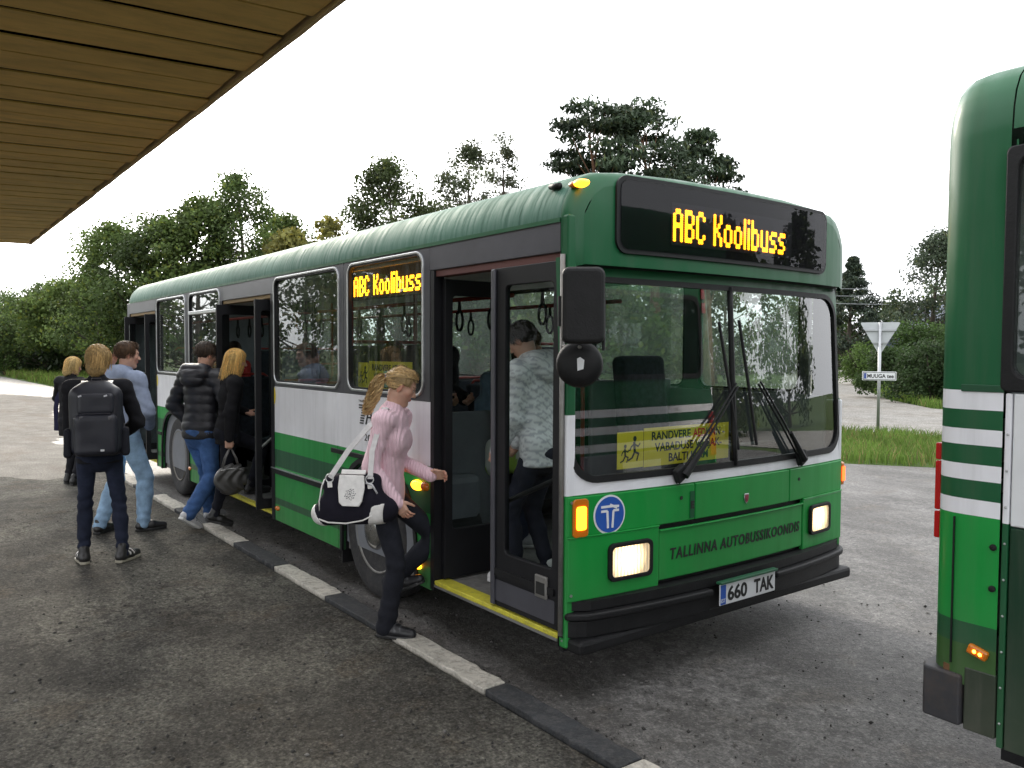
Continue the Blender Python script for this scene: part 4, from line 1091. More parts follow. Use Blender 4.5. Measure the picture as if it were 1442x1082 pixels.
for x, z, m in ((-1.54, .378, M_amber), (-3.99, .364, M_ambdim), (-6.71, .396, M_ambdim)): pod((x, YN - .002, z), .045, .022, m, d=.018)
# bumper in two steps with a cut-out for the number plate
def bumper(z0, z1, x0, name='bumper', y1=1.25, taper=.03, gap=None):
    segs = [(-y1, y1)] if not gap else [(-y1, gap[0]), (gap[1], y1)]
    for a, b in segs:
        ys = np.linspace(a, b, 21)
        def px(y): return x0 + xf(y) * 1.5 - .05 * max(0, (abs(y) - 1.12) / .13) ** 2
        mb = MB(); n = len(ys)
        A = [(px(y), y, z0) for y in ys]; B = [(px(y), y, z1) for y in ys]; C = [(-.10, y, z0) for y in ys]; D = [(-.10, y, z1) for y in ys]
        fs = []
        for i in range(n - 1): fs += [(i, i + 1, n + i + 1, n + i), (2 * n + i, 3 * n + i, 3 * n + i + 1, 2 * n + i + 1), (i, 2 * n + i, 2 * n + i + 1, i + 1), (n + i, n + i + 1, 3 * n + i + 1, 3 * n + i)]
        fs += [(0, n, 3 * n, 2 * n), (n - 1, 3 * n - 1, 4 * n - 1, 2 * n - 1)]
        mb.add(A + B + C + D, fs).build(name, M_rub, bus, bevel=.012, seg=3)
bumper(.452, .502, .062); bumper(.408, .446, .098, 'bumper_ledge', gap=(-.30, .29)); bumper(.318, .402, .072, 'bumper_lower', gap=(-.30, .29)); bumper(.318, .446, .04, 'bumper_core')
MB().box(-.12, .02, -1.235, 1.235, .245, .317).build('front_apron', M_rub, bus, bevel=.02)
np_ = empty('number_plate', (0, 0, 0), 0, bus)
MB().box(.095, .103, -.262, .252, .345, .466).build('plate', M_white, np_, bevel=.004)
MB().box(.08, .118, -.27, .26, .468, .482).build('plate_lamp', mat('plate_lamp_green', (.02, .10, .05), .4), np_, bevel=.003)
MB().box(.1032, .1050, -.258, -.212, .350, .461).build('country_band', M_blue, np_)
text_mesh('lettering', 'EST', .03, frame_M((.1052, -.2555, .362), (0, 1, 0), (0, 0, 1), (1, 0, 0)), M_white, np_, width=.038, depth=.001)
text_mesh('lettering', '660', .112, frame_M((.1034, -.195, .367), (0, 1, 0), (0, 0, 1), (1, 0, 0)), M_ink, np_, bold=.003, width=.175)
text_mesh('lettering', 'TAK', .112, frame_M((.1034, .045, .367), (0, 1, 0), (0, 0, 1), (1, 0, 0)), M_ink, np_, bold=.003, width=.19)
# lettering and emblems on the front
text_mesh('lettering', 'TALLINNA AUTOBUSSIKOONDIS', .088, frame_M((.0, -.55, .632), (0, 1, 0), (0, 0, 1), (1, 0, 0)), M_ink, bus, bold=.0018, width=1.225, shear=.12, space=1.17, fn=lambda P: bow(P))
lg = empty('round_emblem', (0, 0, 0), 0, bus)
def disc(c, r_, x, th, name, m, parent, n=40):
    mb = MB().prism([(r_ * math.cos(t), r_ * math.sin(t)) for t in np.linspace(0, 2 * math.pi, n, endpoint=False)], (x, c[0], c[1]), (0, 1, 0), (0, 0, 1), (1, 0, 0), th)
    mb.v = [(p[0] + xf(p[1]), p[1], p[2]) for p in mb.v]
    return mb.build(name, m, parent)
LC = (-.985, .928)
disc(LC, .103, .0005, .002, 'rim', M_white, lg); disc(LC, .093, .003, .002, 'face', M_blue, lg)
def strokes(segs, w, x, name, m, parent, fnx=xf):
    for pts in segs:
        for (a, b) in zip(pts[:-1], pts[1:]):
            d = Vector((b[0] - a[0], b[1] - a[1])); n = Vector((-d.y, d.x)).normalized() * w / 2
            q = [(a[0] + n.x, a[1] + n.y), (b[0] + n.x, b[1] + n.y), (b[0] - n.x, b[1] - n.y), (a[0] - n.x, a[1] - n.y)]
            mb = MB().prism(q, (x, LC[0], LC[1]), (0, 1, 0), (0, 0, 1), (1, 0, 0), .002); mb.v = [(p[0] + fnx(p[1]), p[1], p[2]) for p in mb.v]
            mb.build(name, m, parent)
strokes([[(-.058, .043), (.018, .043)], [(-.058, .020), (-.018, .020), (-.013, -.070)], [(.058, .020), (.022, .020), (.016, -.070)], [(.0, .052), (.045, .032)], [(.058, .040), (.027, .042)]], .0125, .0052, 'mark', M_white, lg)
# small shield badge, handle slot and key holes
sh = [(-.02, .028), (.02, .028), (.022, .0), (.012, -.022), (0, -.034), (-.012, -.022), (-.022, 0)]
sg_ = empty('shield_badge', (0, 0, 0), 0, bus)
MB().prism(sh, (.001, .094, .906), (0, 1, 0), (0, 0, 1), (1, 0, 0), .006).build('badge_base', M_alu, sg_, bevel=.002)
MB().prism([(u * .75, v * .75) for u, v in sh], (.0072, .094, .906), (0, 1, 0), (0, 0, 1), (1, 0, 0), .002).build('badge_face', mat('badge_red', (.22, .03, .05), .4, var=.5, vscale=60), sg_)
MB().box(xf(.37) + .0005, xf(.37) + .003, -.402, -.364, .845, .995).build('catch_plate', M_head, bus)
text_mesh('lettering', 'E', .055, frame_M((.0033, -.395, .90), (0, 1, 0), (0, 0, 1), (1, 0, 0)), M_ink, bus, bold=.003, fn=lambda P: bow(P))
for y in (-.47, .66): MB().tube([(xf(y) + .0005, y, .965), (xf(y) + .004, y, .965)], .011, 10).build('key_hole', M_ink, bus)
for y, z in ((-1.225, .535), (-1.225, 1.01)): MB().tube([(xf(y) + .003, y, z), (xf(y) + .007, y, z)], .008, 8).build('rivet', M_alu, bus)
for z in (.30, .42, .55): MB().tube([(-.106, YN - .004, z), (-.106, YN + .002, z)], .006, 8).build('rivet', M_alu, bus)
# big door mirror and the round mirror below it
mr = empty('mirror', (0, 0, 0), 0, bus)
R1 = Vector((.62, .78, 0)); N1 = Vector((.78, -.62, 0))
MB().prism(rrect(-.098, .098, -.175, .175, .035), Vector((.205, -1.405, 1.985)) - N1 * .05, R1, (0, 0, 1), N1, .10).build('housing', M_rub, mr, bevel=.02, seg=3)
MB().prism(rrect(-.085, .085, -.16, .16, .03), Vector((.205, -1.405, 1.985)) - N1 * .054, R1, (0, 0, 1), N1, .003).build('reflector', M_chrome, mr)
MB().tube([Vector((.13, -1.36, 2.02)) + R1 * .11 + N1 * .06, Vector((.13, -1.36, 1.78)) + R1 * .11 + N1 * .06], .008, 8).build('stay', M_rub, mr)
rm_ = MB().lathe([(.001, .03), (.06, .026), (.10, .012), (.112, -.01), (.108, -.03), (.001, -.03)], (0, 0, 0), 'x', 28)
rm = rm_.build('round_housing', M_rub, mr, smooth=True); rm.location = (.135, -1.36, 1.715); rm.rotation_euler = (0, 0, math.atan2(N1.y, N1.x))
MB().prism([(-.012, -.03), (.016, -.022), (.02, .02), (.0, .034), (-.014, .026)], Vector((.135, -1.36, 1.715)) + N1 * .031, R1, (0, 0, 1), N1, .003).build('sticker', M_white, mr)
MB().tube([(-.10, -1.27, 2.05), (-.10, -1.27, 1.90)], .022, 10).build('hinge', M_rub, mr)
for z in (1.80, 1.835, 1.95):
    MB().tube([(-.10, -1.265, z), (.02, -1.31, z), (.16, -1.38, z - .005)], .0085, 8).build('arm', M_blk if z > 1.9 else M_steel, mr, smooth=True)
MB().tube([(-.105, -1.262, 2.26), (-.105, -1.262, .33)], .013, 8).build('hinge_tube', M_steel, mr, smooth=True)

# ------------------------------------------------------------------ doors
def leaf(x0, x1, y, z0, z1, name, parent, axis='x', fr=.055, kick=True, wide0=None, y1=None):
    """glazed door leaf: axis x runs along the side, axis y folds inwards (x0 is then its fixed x; y..y1 its span)"""
    if axis == 'x': O, U, N = (0, y, 0), (1, 0, 0), (0, 1, 0); a, b = x0, x1
    else: O, U, N = (x0, 0, 0), (0, 1, 0), (1, 0, 0); a, b = y, y1
    lf = MB().ring(srect(a, b, z0, z1), rrect(a + (wide0 or fr), b - fr, z0 + (.31 if kick else .09), z1 - .10, .03), O, U, (0, 0, 1), N, .035).build(name, M_blk, parent, bevel=.005)
    MB().prism(rrect(a + (wide0 or fr) - .01, b - fr + .01, z0 + (.30 if kick else .08), z1 - .09, .03), Vector(O) + Vector(N) * .016, U, (0, 0, 1), N, .004).build('pane', M_paneclear, lf)
    if kick:
        MB().prism(rrect(a + .03, b - .03, z0 + .03, z0 + .15, .01), Vector(O) - Vector(N) * .002, U, (0, 0, 1), N, .003).build('kick_plate', M_char, lf)
        MB().prism(rrect(a + .03, b - .03, z0 + .175, z0 + .215, .01), Vector(O) - Vector(N) * .012, U, (0, 0, 1), N, .014).build('kick_rail', M_rub, lf)
    return lf
d1 = empty('front_door', (0, 0, 0), 0, bus)
lf = leaf(-.735, -.142, YN + .005, .335, 2.235, 'door_leaf', d1, wide0=.125)
MB().box(-.32, -.22, YN - .012, YN + .004, .48, .60).build('lock_box', M_steel, lf, bevel=.006)
MB().box(-.305, -.235, YN - .014, YN - .011, .50, .565).build('lock_recess', M_ink, lf)
MB().box(-.725, -.69, YN - .012, YN + .005, .34, 2.23).build('finger_rubber', M_char, lf, bevel=.006)
MB().tube([(-.68, YN + .07, .92), (-.20, YN + .07, 1.12)], .014, 8).build('grab_rail', M_blk, lf)
leaf(-1.33, None, YN + .05, .335, 2.22, 'door_leaf', d1, axis='y', y1=-.70)
MB().box(-1.385, -1.342, YN - .004, YN + .07, .262, 2.272).build('door_jamb', M_blk, d1)
MB().box(-1.34, -.14, YN + .01, YN + .09, 2.235, 2.273).build('door_track', mat('dusty_red', (.10, .035, .03), .7), d1)
MB().box(-1.335, -.14, YN - .004, YN + .10, .300, .327).build('sill', M_yel, d1, bevel=.004)
MB().box(-1.335, -.14, YN - .008, YN + .012, .287, .302).build('sill_edge', M_alu, d1)
for nm, a, b in (('middle_door', -5.495, -4.125), ('rear_door', XR + .21, -8.225)):
    d = empty(nm, (0, 0, 0), 0, bus)
    MB().box(b, b + .045, YN - .004, YN + .07, .25, 2.272).build('door_jamb', M_blk, d) if nm == 'rear_door' else MB().box(b - .002, b + .07, YN - .006, YN + .07, .25, 2.272).build('door_jamb', M_blk, d)
    MB().box(a - .07, a, YN - .006, YN + .07, .25, 2.272).build('door_jamb', M_blk, d)
    MB().box(a, b, YN + .01, YN + .09, 2.24, 2.273).build('door_track', mat('door_track_' + nm, (.20, .13, .05), .7), d)
    MB().box(a, b, YN - .004, YN + .10, .285, .312).build('sill', M_yel, d, bevel=.004)
    for x in (a + .10, b - .16):
        leaf(x, None, YN - .10, .32, 2.23, 'door_leaf', d, axis='y', y1=-.75, kick=False)
    MB().tube([(b - .20, YN - .06, .85), (b - .19, -.80, 1.25)], .014, 8).build('grab_rail', M_steel, d)
MB().box(-1.30, -.15, -1.19, .0, .262, .318).build('step_floor', M_floor, bus)

# ------------------------------------------------------------------ interior
MB().box(XR + .051, XR + .075, -1.19, 1.19, .33, 2.36).build('inner_lining', M_panel, bus)
MB().box(XR + .05, -1.30, -1.2, 1.2, .262, .32).build('floor', M_floor, bus)
MB().box(-1.30, -.12, .02, 1.2, .262, .62).build('driver_platform', M_rub, bus)
MB().box(XR + .06, -.18, 1.19, 1.215, .32, 1.475).build('inner_lining', M_panel, bus)
for a, b in ((-4.10, -1.40), (-8.20, -5.52)): MB().box(a, b, -1.215, -1.19, .32, 1.47).build('inner_lining', M_panel, bus)
dash = empty('dashboard', (0, 0, 0), 0, bus)
MB().box(-.42, -.10, -.55, 1.18, .62, 1.02).build('console', M_rub, dash, bevel=.04, seg=3)
MB().box(-.24, -.10, -1.15, -.55, .62, 1.03).build('console', M_rub, dash, bevel=.03)
MB().box(-.17, -.13, -1.18, 1.18, .35, 1.06).build('front_lining', M_rub, dash)
MB().box(-.50, -.36, .32, .95, 1.0, 1.16).build('instrument_hood', M_rub, dash, bevel=.04, seg=3)
sw = MB()
th_ = np.linspace(0, 2 * math.pi, 25)
c0 = Vector((-.62, .62, 1.14)); ax1, ax2 = Vector((0, 1, 0)), Vector((-.72, 0, .45)).normalized()
sw.tube([c0 + (ax1 * math.cos(t) + ax2 * math.sin(t)) * .23 for t in th_], .016, 8, cap=False)
sw.tube([c0, c0 + Vector((.16, 0, -.3))], .03, 8)
for t in (0, 2.1, 4.2): sw.tube([c0, c0 + (ax1 * math.cos(t) + ax2 * math.sin(t)) * .23], .014, 6)
sw.build('steering_wheel', M_rub, dash, smooth=True)
ds = empty('driver_seat', (0, 0, 0), 0, bus)
MB().box(-1.32, -.88, .38, .86, .80, .94).build('seat', M_seat, ds, bevel=.05, seg=3)
MB().obox((-1.36, .62, 1.32), (.07, 0, .01), (0, .24, 0), (-.05, 0, .42)).build('backrest', M_seat, ds, bevel=.05, seg=3)
MB().box(-1.22, -.98, .5, .74, .62, .80).build('pedestal', M_rub, ds)
MB().box(-1.62, -1.58, .30, 1.19, .32, 1.55).build('cab_partition', M_panel, bus, bevel=.01)
MB().box(-1.61, -1.59, .30, 1.19, 1.56, 2.30).build('cab_screen', M_paneclear, bus)
MB().box(-1.75, -1.71, -1.19, -.55, .32, 1.35).build('wheel_box_screen', M_panel, bus, bevel=.01)
MB().box(-2.80, -1.60, -1.19, -.70, .32, .92).build('wheel_box', M_panel, bus, bevel=.05)
MB().box(-2.80, -1.60, .70, 1.19, .32, .92).build('wheel_box', M_panel, bus, bevel=.05)
seat_pos = [(-2.5, -.78, .35), (-3.2, -.78, 0), (-3.9, -.78, 0), (-6.1, -.78, 0), (-6.8, -.78, .1), (-7.5, -.78, .3), (-2.4, .78, .35), (-3.1, .78, 0), (-3.85, .78, 0), (-4.6, .78, 0), (-5.3, .78, 0), (-6.1, .78, 0), (-6.8, .78, .1), (-7.5, .78, .3), (-8.2, .78, .3), (-8.9, .78, .3)]
seat_me = None
for x, y, dz in seat_pos:
    st = empty('passenger_seat', (x, y, .32 + dz), 0, bus)
    if seat_me is None:
        so = MB().box(-.22, .22, -.40, .40, .38, .46).build('seat', M_seat, st, bevel=.03)
        bo = MB().obox((-.25, 0, .78), (.035, 0, .005), (0, .40, 0), (-.06, 0, .36)).build('backrest', M_seat, st, bevel=.03)
        go = MB().tube([(-.30, -.38, 1.10), (-.33, -.3, 1.17), (-.33, .3, 1.17), (-.30, .38, 1.10)], .014, 8).build('grab_handle', M_redp, st, smooth=True)
        fo = MB().box(-.18, .18, -.3, -.24, 0, .38).box(-.18, .18, .24, .3, 0, .38).build('pedestal', M_rub, st)
        seat_me = (so, bo, go, fo)
    else:
        for q in seat_me:
            c = q.copy(); col.objects.link(c); c.parent = st
for x, y in ((-1.66, -.52), (-1.66, .28), (-3.0, -.42), (-4.15, -.45), (-5.5, -.45), (-6.5, .42), (-8.2, -.45)):
    MB().tube([(x, y, .32), (x, y, 2.36)], .017, 10).build('pole', M_redp, bus, smooth=True)
for y in (-.52, .52):
    MB().tube([(-1.5, y, 2.16), (-9.5, y, 2.16)], .016, 8).build('ceiling_rail', M_redp, bus, smooth=True)
    for x in np.arange(-1.75, -8.6, -.42 if y < 0 else -.6):
        x = float(x)
        lp = [(x, y, 2.15)] + [(x + .045 * math.sin(t), y, 2.00 - .075 * math.cos(t)) for t in np.linspace(math.pi * .93, -math.pi * .93, 12)] + [(x, y, 2.15)]
        MB().tube(lp, .011, 6, cap=False).build('strap', M_rub, bus)
MB().tube([(-.3, -.50, 2.18), (-1.55, -.50, 2.18)], .014, 8).build('ceiling_rail', M_blk, bus, smooth=True)
for x in (-.7, -.86, -1.2):
    lp = [(x, -.5, 2.17)] + [(x + .04 * math.sin(t), -.5, 2.02 - .07 * math.cos(t)) for t in np.linspace(math.pi * .93, -math.pi * .93, 12)] + [(x, -.5, 2.17)]
    MB().tube(lp, .010, 6, cap=False).build('strap', M_rub, bus)
# ticket machine by the front steps
MB().box(-.62, -.40, -.18, .02, .62, 1.16).build('ticket_stand', M_rub, bus, bevel=.02)

# route cards behind the glass and the side display
def child_sign(O, U, V_, N, s, parent):
    """two running children, flat print"""
    def fig(ox, k):
        segs = [((0, .62), (.02, .36), .085), ((.02, .36), (.17, .30), .06), ((.17, .30), (.10, .12), .05), ((.02, .36), (-.08, .20), .06), ((-.08, .20), (-.22, .14), .05),
                ((.0, .58), (.15, .50), .045), ((.15, .50), (.22, .58), .04), ((.0, .58), (-.12, .50), .045), ((-.12, .50), (-.17, .40), .04)]
        mb = MB()
        for (a, b, w) in segs:
            d = Vector((b[0] - a[0], b[1] - a[1])); n = Vector((-d.y, d.x)).normalized() * w * .5; d = d.normalized() * w * .25
            q = [(a[0] + n.x - d.x, a[1] + n.y - d.y), (b[0] + n.x + d.x, b[1] + n.y + d.y), (b[0] - n.x + d.x, b[1] - n.y + d.y), (a[0] - n.x - d.x, a[1] - n.y - d.y)]
            mb.prism([((ox + u * k) * s, v * k * s) for u, v in q], O, U, V_, N, .001)
        mb.prism([((ox + (.02 + .065 * math.cos(t)) * k) * s, (.72 + .075 * math.sin(t)) * k * s) for t in np.linspace(0, 6.283, 14, endpoint=False)], O, U, V_, N, .001)
        return mb
    fig(.12, .95).build('pictogram', M_ink, parent); fig(-.22, .70).build('pictogram', M_ink, parent)
def route_card(root, O, U, V_, N, W1, W2, H, cover=False):
    O, U, V_, N = map(Vector, (O, U, V_, N))
    MB().prism([(0, 0), (W1 - .006, 0), (W1 - .006, H), (0, H)], O, U, V_, N, .003).build('symbol_card', M_card, root)
    MB().prism([(W1, -.004), (W1 + W2, -.004), (W1 + W2, H + .012), (W1, H + .012)], O, U, V_, N, .003).build('text_card', M_card, root)
    child_sign(O + U * (W1 * .5) + V_ * (H * .08) + N * .0032, U, V_, N, H * 1.05, root)
    k = H / .2
    def tx(s, u, v, m, w=None): return text_mesh('lettering', s, .066 * k, frame_M(O + U * (W1 + u) + V_ * v + N * .0032, U, V_, N), m, root, bold=.0016, width=w, depth=.001)
    f = W2 / .73
    tx('RANDVERE', .06 * f, .142 * k, M_ink, .325 * f); tx('AED', .405 * f, .142 * k, M_redink if not cover else M_ink, .112 * f); tx('LINN -', .523 * f, .142 * k, M_ink, .165 * f)
    tx('VABADUSE VÄLJAK-', .085 * f, .078 * k, M_ink, .58 * f); tx('BALTI JAAM', .20 * f, .014 * k, M_ink, .34 * f)
rc = tag(empty('route_card', (-.13, -.45, 1.12)), 'yellow route card with running children standing behind the bus windscreen', 'card')
route_card(rc, (0, -.40, .02), (0, 1, 0), (0, 0, 1), (1, 0, 0), .205, .73, .20)
rc2 = tag(empty('route_card', (-1.9, -1.19, 1.49)), 'yellow route card with running children in the side window behind the front door', 'card')
route_card(rc2, (-.60, -.005, .01), (1, 0, 0), (0, 0, 1), (0, -1, 0), .17, .62, .185, True)
MB().box(-.20, -.02, -.0115, -.0085, .03, .14).build('green_sticker', mat('pale_green', (.28, .50, .36), .6, var=.3, vscale=40), rc2)
sd = empty('side_display', (0, 0, 0), 0, bus)
MB().box(-2.68, -1.58, -1.17, -1.12, 2.15, 2.36).build('housing', M_blk, sd)
led_text('ABC Koolibuss', frame_M((-2.62, -1.172, 2.175), (1, 0, 0), (0, 0, 1), (0, -1, 0)), .98, .145, sd)
# paper notices on the side
ylw = MB().prism([(.038 * math.cos(t), .075 * math.sin(t)) for t in np.linspace(0, 6.283, 24, endpoint=False)], (-4.06, YN - .002, 1.365), (1, 0, 0), (0, 0, 1), (0, -1, 0), .001).build('yellow_sticker', M_card, bus)
MB().prism([(.036 * math.cos(t), .07 * math.sin(t)) for t in np.linspace(0, 6.283, 24, endpoint=False)], (-8.165, YN - .002, 1.37), (1, 0, 0), (0, 0, 1), (0, -1, 0), .001).build('yellow_sticker', M_card, bus)
tl = empty('side_logo', (0, 0, 0), 0, bus)
for k in range(8):
    z = 1.372 - k * .0185; sl = .010 * k
    a, b = (-2.385 , -2.265) if k < 2 else (-2.350 - .006 * k + .02, -2.290 - .006 * k + .02)
    MB().prism([(a, z), (b, z), (b, z + .011), (a, z + .011)], (0, YN - .002, 0), (1, 0, 0), (0, 0, 1), (0, -1, 0), .001).build('stripe', M_ink, tl)
for q in ([(-2.285, 1.243), (-2.225, 1.385), (-2.21, 1.385), (-2.265, 1.243)], [(-2.215, 1.385), (-2.195, 1.385), (-2.175, 1.243), (-2.195, 1.243)], [(-2.25, 1.29), (-2.19, 1.29), (-2.19, 1.302), (-2.245, 1.302)]):
    MB().prism(q, (0, YN - .002, 0), (1, 0, 0), (0, 0, 1), (0, -1, 0), .001).build('stroke', M_ink, tl)
text_mesh('lettering', 'TALLINNA AUTOBUSSI', .022, frame_M((-2.39, YN - .002, 1.402), (1, 0, 0), (0, 0, 1), (0, -1, 0)), M_ink, tl, width=.28, depth=.001)
text_mesh('lettering', '205', .07, frame_M((-2.30, YN - .002, 1.125), (1, 0, 0), (0, 0, 1), (0, -1, 0)), M_ink, tl, width=.15, depth=.001)
# ------------------------------------------------------------------ wheels
def wheel(x, y, s, front):
    w = empty('wheel', (x, y, .478), 0, bus)
    r_ = .482
    prof = [(.30, -.13), (.42, -.135), (.465, -.12), (r_, -.085), (r_, .085), (.465, .12), (.42, .135), (.36, .132), (.30, .12)]
    MB().lathe([(a, b * s) for a, b in prof], (0, 0, 0), 'y', 40).build('tyre', M_tyre, w, smooth=True)
    for k in range(4):
        MB().lathe([(r_ + .001, (-.06 + .04 * k - .008)), (r_ + .005, (-.06 + .04 * k)), (r_ + .001, (-.06 + .04 * k + .008))], (0, 0, 0), 'y', 40, True).build('tread_rib', M_tyre, w)
    if front:
        MB().lathe([(.305, .115 * s), (.30, .13 * s), (.285, .118 * s), (.275, .07 * s), (.255, .060 * s), (.24, .075 * s), (.16, .080 * s), (.001, .08 * s)], (0, 0, 0), 'y', 40).build('rim', M_steel, w, smooth=True)
        MB().lathe([(.135, .09 * s), (.135, .13 * s), (.12, .155 * s), (.08, .165 * s), (.001, .168 * s)], (0, 0, 0), 'y', 28).build('hub_cap', M_chrome, w, smooth=True)
        for k in range(10):
            t = 2 * math.pi * k / 10 + .2; cx, cz_ = .205 * math.cos(t), .205 * math.sin(t)
            MB().lathe([(.039, .075 * s), (.037, .112 * s), (.029, .114 * s), (.027, .08 * s)], (cx, 0, cz_), 'y', 14, True).build('vent_ring', M_chrome, w, smooth=True)
            MB().lathe([(.027, .085 * s), (.027, .088 * s)], (cx, 0, cz_), 'y', 14).build('vent_hole', M_ink, w)
            MB().lathe([(.014, .085 * s), (.014, .118 * s)], (.165 * math.cos(t + .31), 0, .165 * math.sin(t + .31)), 'y', 6).build('wheel_nut', M_chrome, w)
    else:
        MB().lathe([(.305, .115 * s), (.30, .13 * s), (.285, .118 * s), (.27, .05 * s), (.25, -.04 * s), (.17, -.06 * s), (.15, -.05 * s), (.12, .02 * s), (.10, .03 * s), (.001, .03 * s)], (0, 0, 0), 'y', 40).build('rim', M_rustw, w, smooth=True)
        for k in range(10):
            t = 2 * math.pi * k / 10
            MB().lathe([(.014, -.06 * s), (.014, -.02 * s)], (.20 * math.cos(t), 0, .20 * math.sin(t)), 'y', 6).build('wheel_nut', M_rustw, w)
wheel(XW_F, YN + .16, -1, True); wheel(XW_R, YN + .16, -1, False); wheel(XW_F, YF - .16, 1, True); wheel(XW_R, YF - .16, 1, False)
MB().tube([(XW_F, -1.0, .478), (XW_F, 1.0, .478)], .06, 8).build('axle', M_rub, bus); MB().tube([(XW_R, -1.0, .478), (XW_R, 1.0, .478)], .09, 8).build('axle', M_rub, bus)
MB().box(-9.6, -.4, -.45, .45, .24, .262).box(-6.6, -2.9, -.9, .9, .2, .26).box(-9.5, -7.95, -.95, .95, .19, .26).build('chassis', M_rub, bus)

# ================================================================== the second bus, ahead of the first and only just in the picture
Y2 = -.80; X2 = 1.510
M_b2b_ = mat('trim_green', (.006, .06, .024), .5)
bus2 = tag(empty('second_bus', (X2, Y2 + 1.25, 0)), 'rear corner of a second green bus with white stripes at the right edge', 'bus')
stp = [(0, GRN), (.80, DGR), (.88, GRN), (1.17, WHT), (1.235, DGR), (1.30, WHT), (1.365, DGR), (1.43, WHT), (1.495, DGR), (1.56, WHT), (1.638, TOPG)]
stp = [(0, (.03, .11, .02)), (.70, DGR), (.775, GRN), (1.178, WHT), (1.242, DGR), (1.302, WHT), (1.368, DGR), (1.432, WHT), (1.498, DGR), (1.560, WHT), (1.635, TOPG)]
M_b2 = livery('second_bus_livery', stp, rough=.36, streak=.2, grime=.9)
M_b2r = livery('second_bus_rear', [(0, DGR), (.85, TOPG), (1.178, WHT), (1.242, DGR), (1.302, WHT), (1.368, DGR), (1.432, WHT), (1.498, DGR), (1.560, TOPG)], streak=.3, grime=.9)
def sec2(x, ins, z0=.55):
    prof = [(1.25, z0), (1.25, .62), (1.25, 1.0), (1.25, 1.65), (1.248, 2.2), (1.246, 2.56), (1.240, 2.64), (1.225, 2.70), (1.195, 2.755), (1.15, 2.795), (1.07, 2.825), (.85, 2.85), (.4, 2.87), (0, 2.875)]
    P = [(x, (y - ins), z if z < 2.3 else z - ins * .9 * (z - 2.3) / .5) for y, z in prof]
    return P + [(a, -b, c) for a, b, c in reversed(P[:-1])]
L2 = 9.6
ss = [sec2(0.0, .085), sec2(.012, .05), sec2(.035, .024), sec2(.075, .006), sec2(.12, 0), sec2(.244, 0)]
n = len(ss[0]); mb = MB()
mb.add([p for s in ss for p in s], [(i * n + j, i * n + j + 1, (i + 1) * n + j + 1, (i + 1) * n + j) for i in range(len(ss) - 1) for j in range(n - 1)])
mb.build('rear_corner_shell', M_b2, bus2, smooth=True)
rear = [(p[1], p[2]) for p in ss[0]]
MB().prism(rear, (.0, 0, 0), (0, 1, 0), (0, 0, 1), (1, 0, 0), .002).build('rear_wall', M_b2r, bus2)
def roof2(x): return [p for p in sec2(x, 0) if p[2] > 2.44]
rr = [roof2(x) for x in (.25, L2)]; n = len(rr[0])
MB().add(rr[0] + rr[1], [(j, j + 1, n + j + 1, n + j) for j in range(n - 1)]).build('roof', M_head, bus2, smooth=True)
MB().box(.246, .25, -1.2, 1.2, .6, 2.5).build('rear_bulkhead', M_panel, bus2)
# side: panel seam, white panel, dark window frame, lower flap
MB().box(.250, .272, -1.25, -1.20, .36, 1.635).build('seam_post', livery('seam_white', [(0, DGR), (1.165, WHT)], grime=.5), bus2, bevel=.005)
MB().box(.277, L2, -1.25, -1.22, 1.165, 1.635).build('side_panel', M_white, bus2, bevel=.005)
MB().box(.277, L2, -1.25, -1.22, .36, 1.16).build('side_panel', livery('flap_green', [(0, (.006, .035, .016))], streak=.3, grime=.8), bus2, bevel=.005)
w2 = MB().ring(rrect(.232, 1.60, 1.64, 2.50, .02), rrect(.272, 1.56, 1.69, 2.46, .05), (0, -1.256, 0), (1, 0, 0), (0, 0, 1), (0, 1, 0), .04).build('window', M_rub, bus2, bevel=.008)
MB().prism(rrect(.265, 1.565, 1.685, 2.465, .05), (0, -1.235, 0), (1, 0, 0), (0, 0, 1), (0, 1, 0), .004).build('pane', M_pane, w2)
w3 = MB().ring(rrect(1.62, L2, 1.64, 2.50, .02), rrect(1.67, L2 - .1, 1.69, 2.46, .05), (0, -1.256, 0), (1, 0, 0), (0, 0, 1), (0, 1, 0), .04).build('window', M_rub, bus2)
MB().prism(rrect(1.66, L2 - .09, 1.685, 2.465, .05), (0, -1.235, 0), (1, 0, 0), (0, 0, 1), (0, 1, 0), .004).build('pane', M_pane, w3)
MB().box(.262, .268, -1.249, -1.243, 2.45, 2.52).build('roof_seam', M_head, bus2)
MB().box(.25, L2, 1.20, 1.25, .36, 1.65).build('side_panel', M_side, bus2)
MB().box(.25, L2, 1.22, 1.235, 1.65, 2.46).build('far_glazing', M_pane, bus2)
MB().box(L2 - .05, L2, -1.25, 1.25, .36, 2.6).build('front_wall', M_front, bus2)
MB().box(.25, L2 - .05, -1.2, 1.2, .3, .36).build('floor', M_rub, bus2)
for k in range(9): MB().lathe([(.005, 0), (.004, -.003), (.001, -.004)], (.2615, -1.251, .45 + k * .13), 'y', 8).build('rivet', M_alu, bus2)
MB().box(.10, .246, -1.2535, -1.2475, 1.636, 1.662).build('waist_trim', M_b2b_, bus2, bevel=.002)
MB().box(.085, .09, -1.2535, -1.246, .62, 1.17).build('panel_joint', M_rub, bus2)
for z in (.93, 1.08): MB().lathe([(.012, 0), (.012, -.006), (.004, -.008)], (.225, -1.25, z), 'y', 10).build('latch', M_rub, bus2)
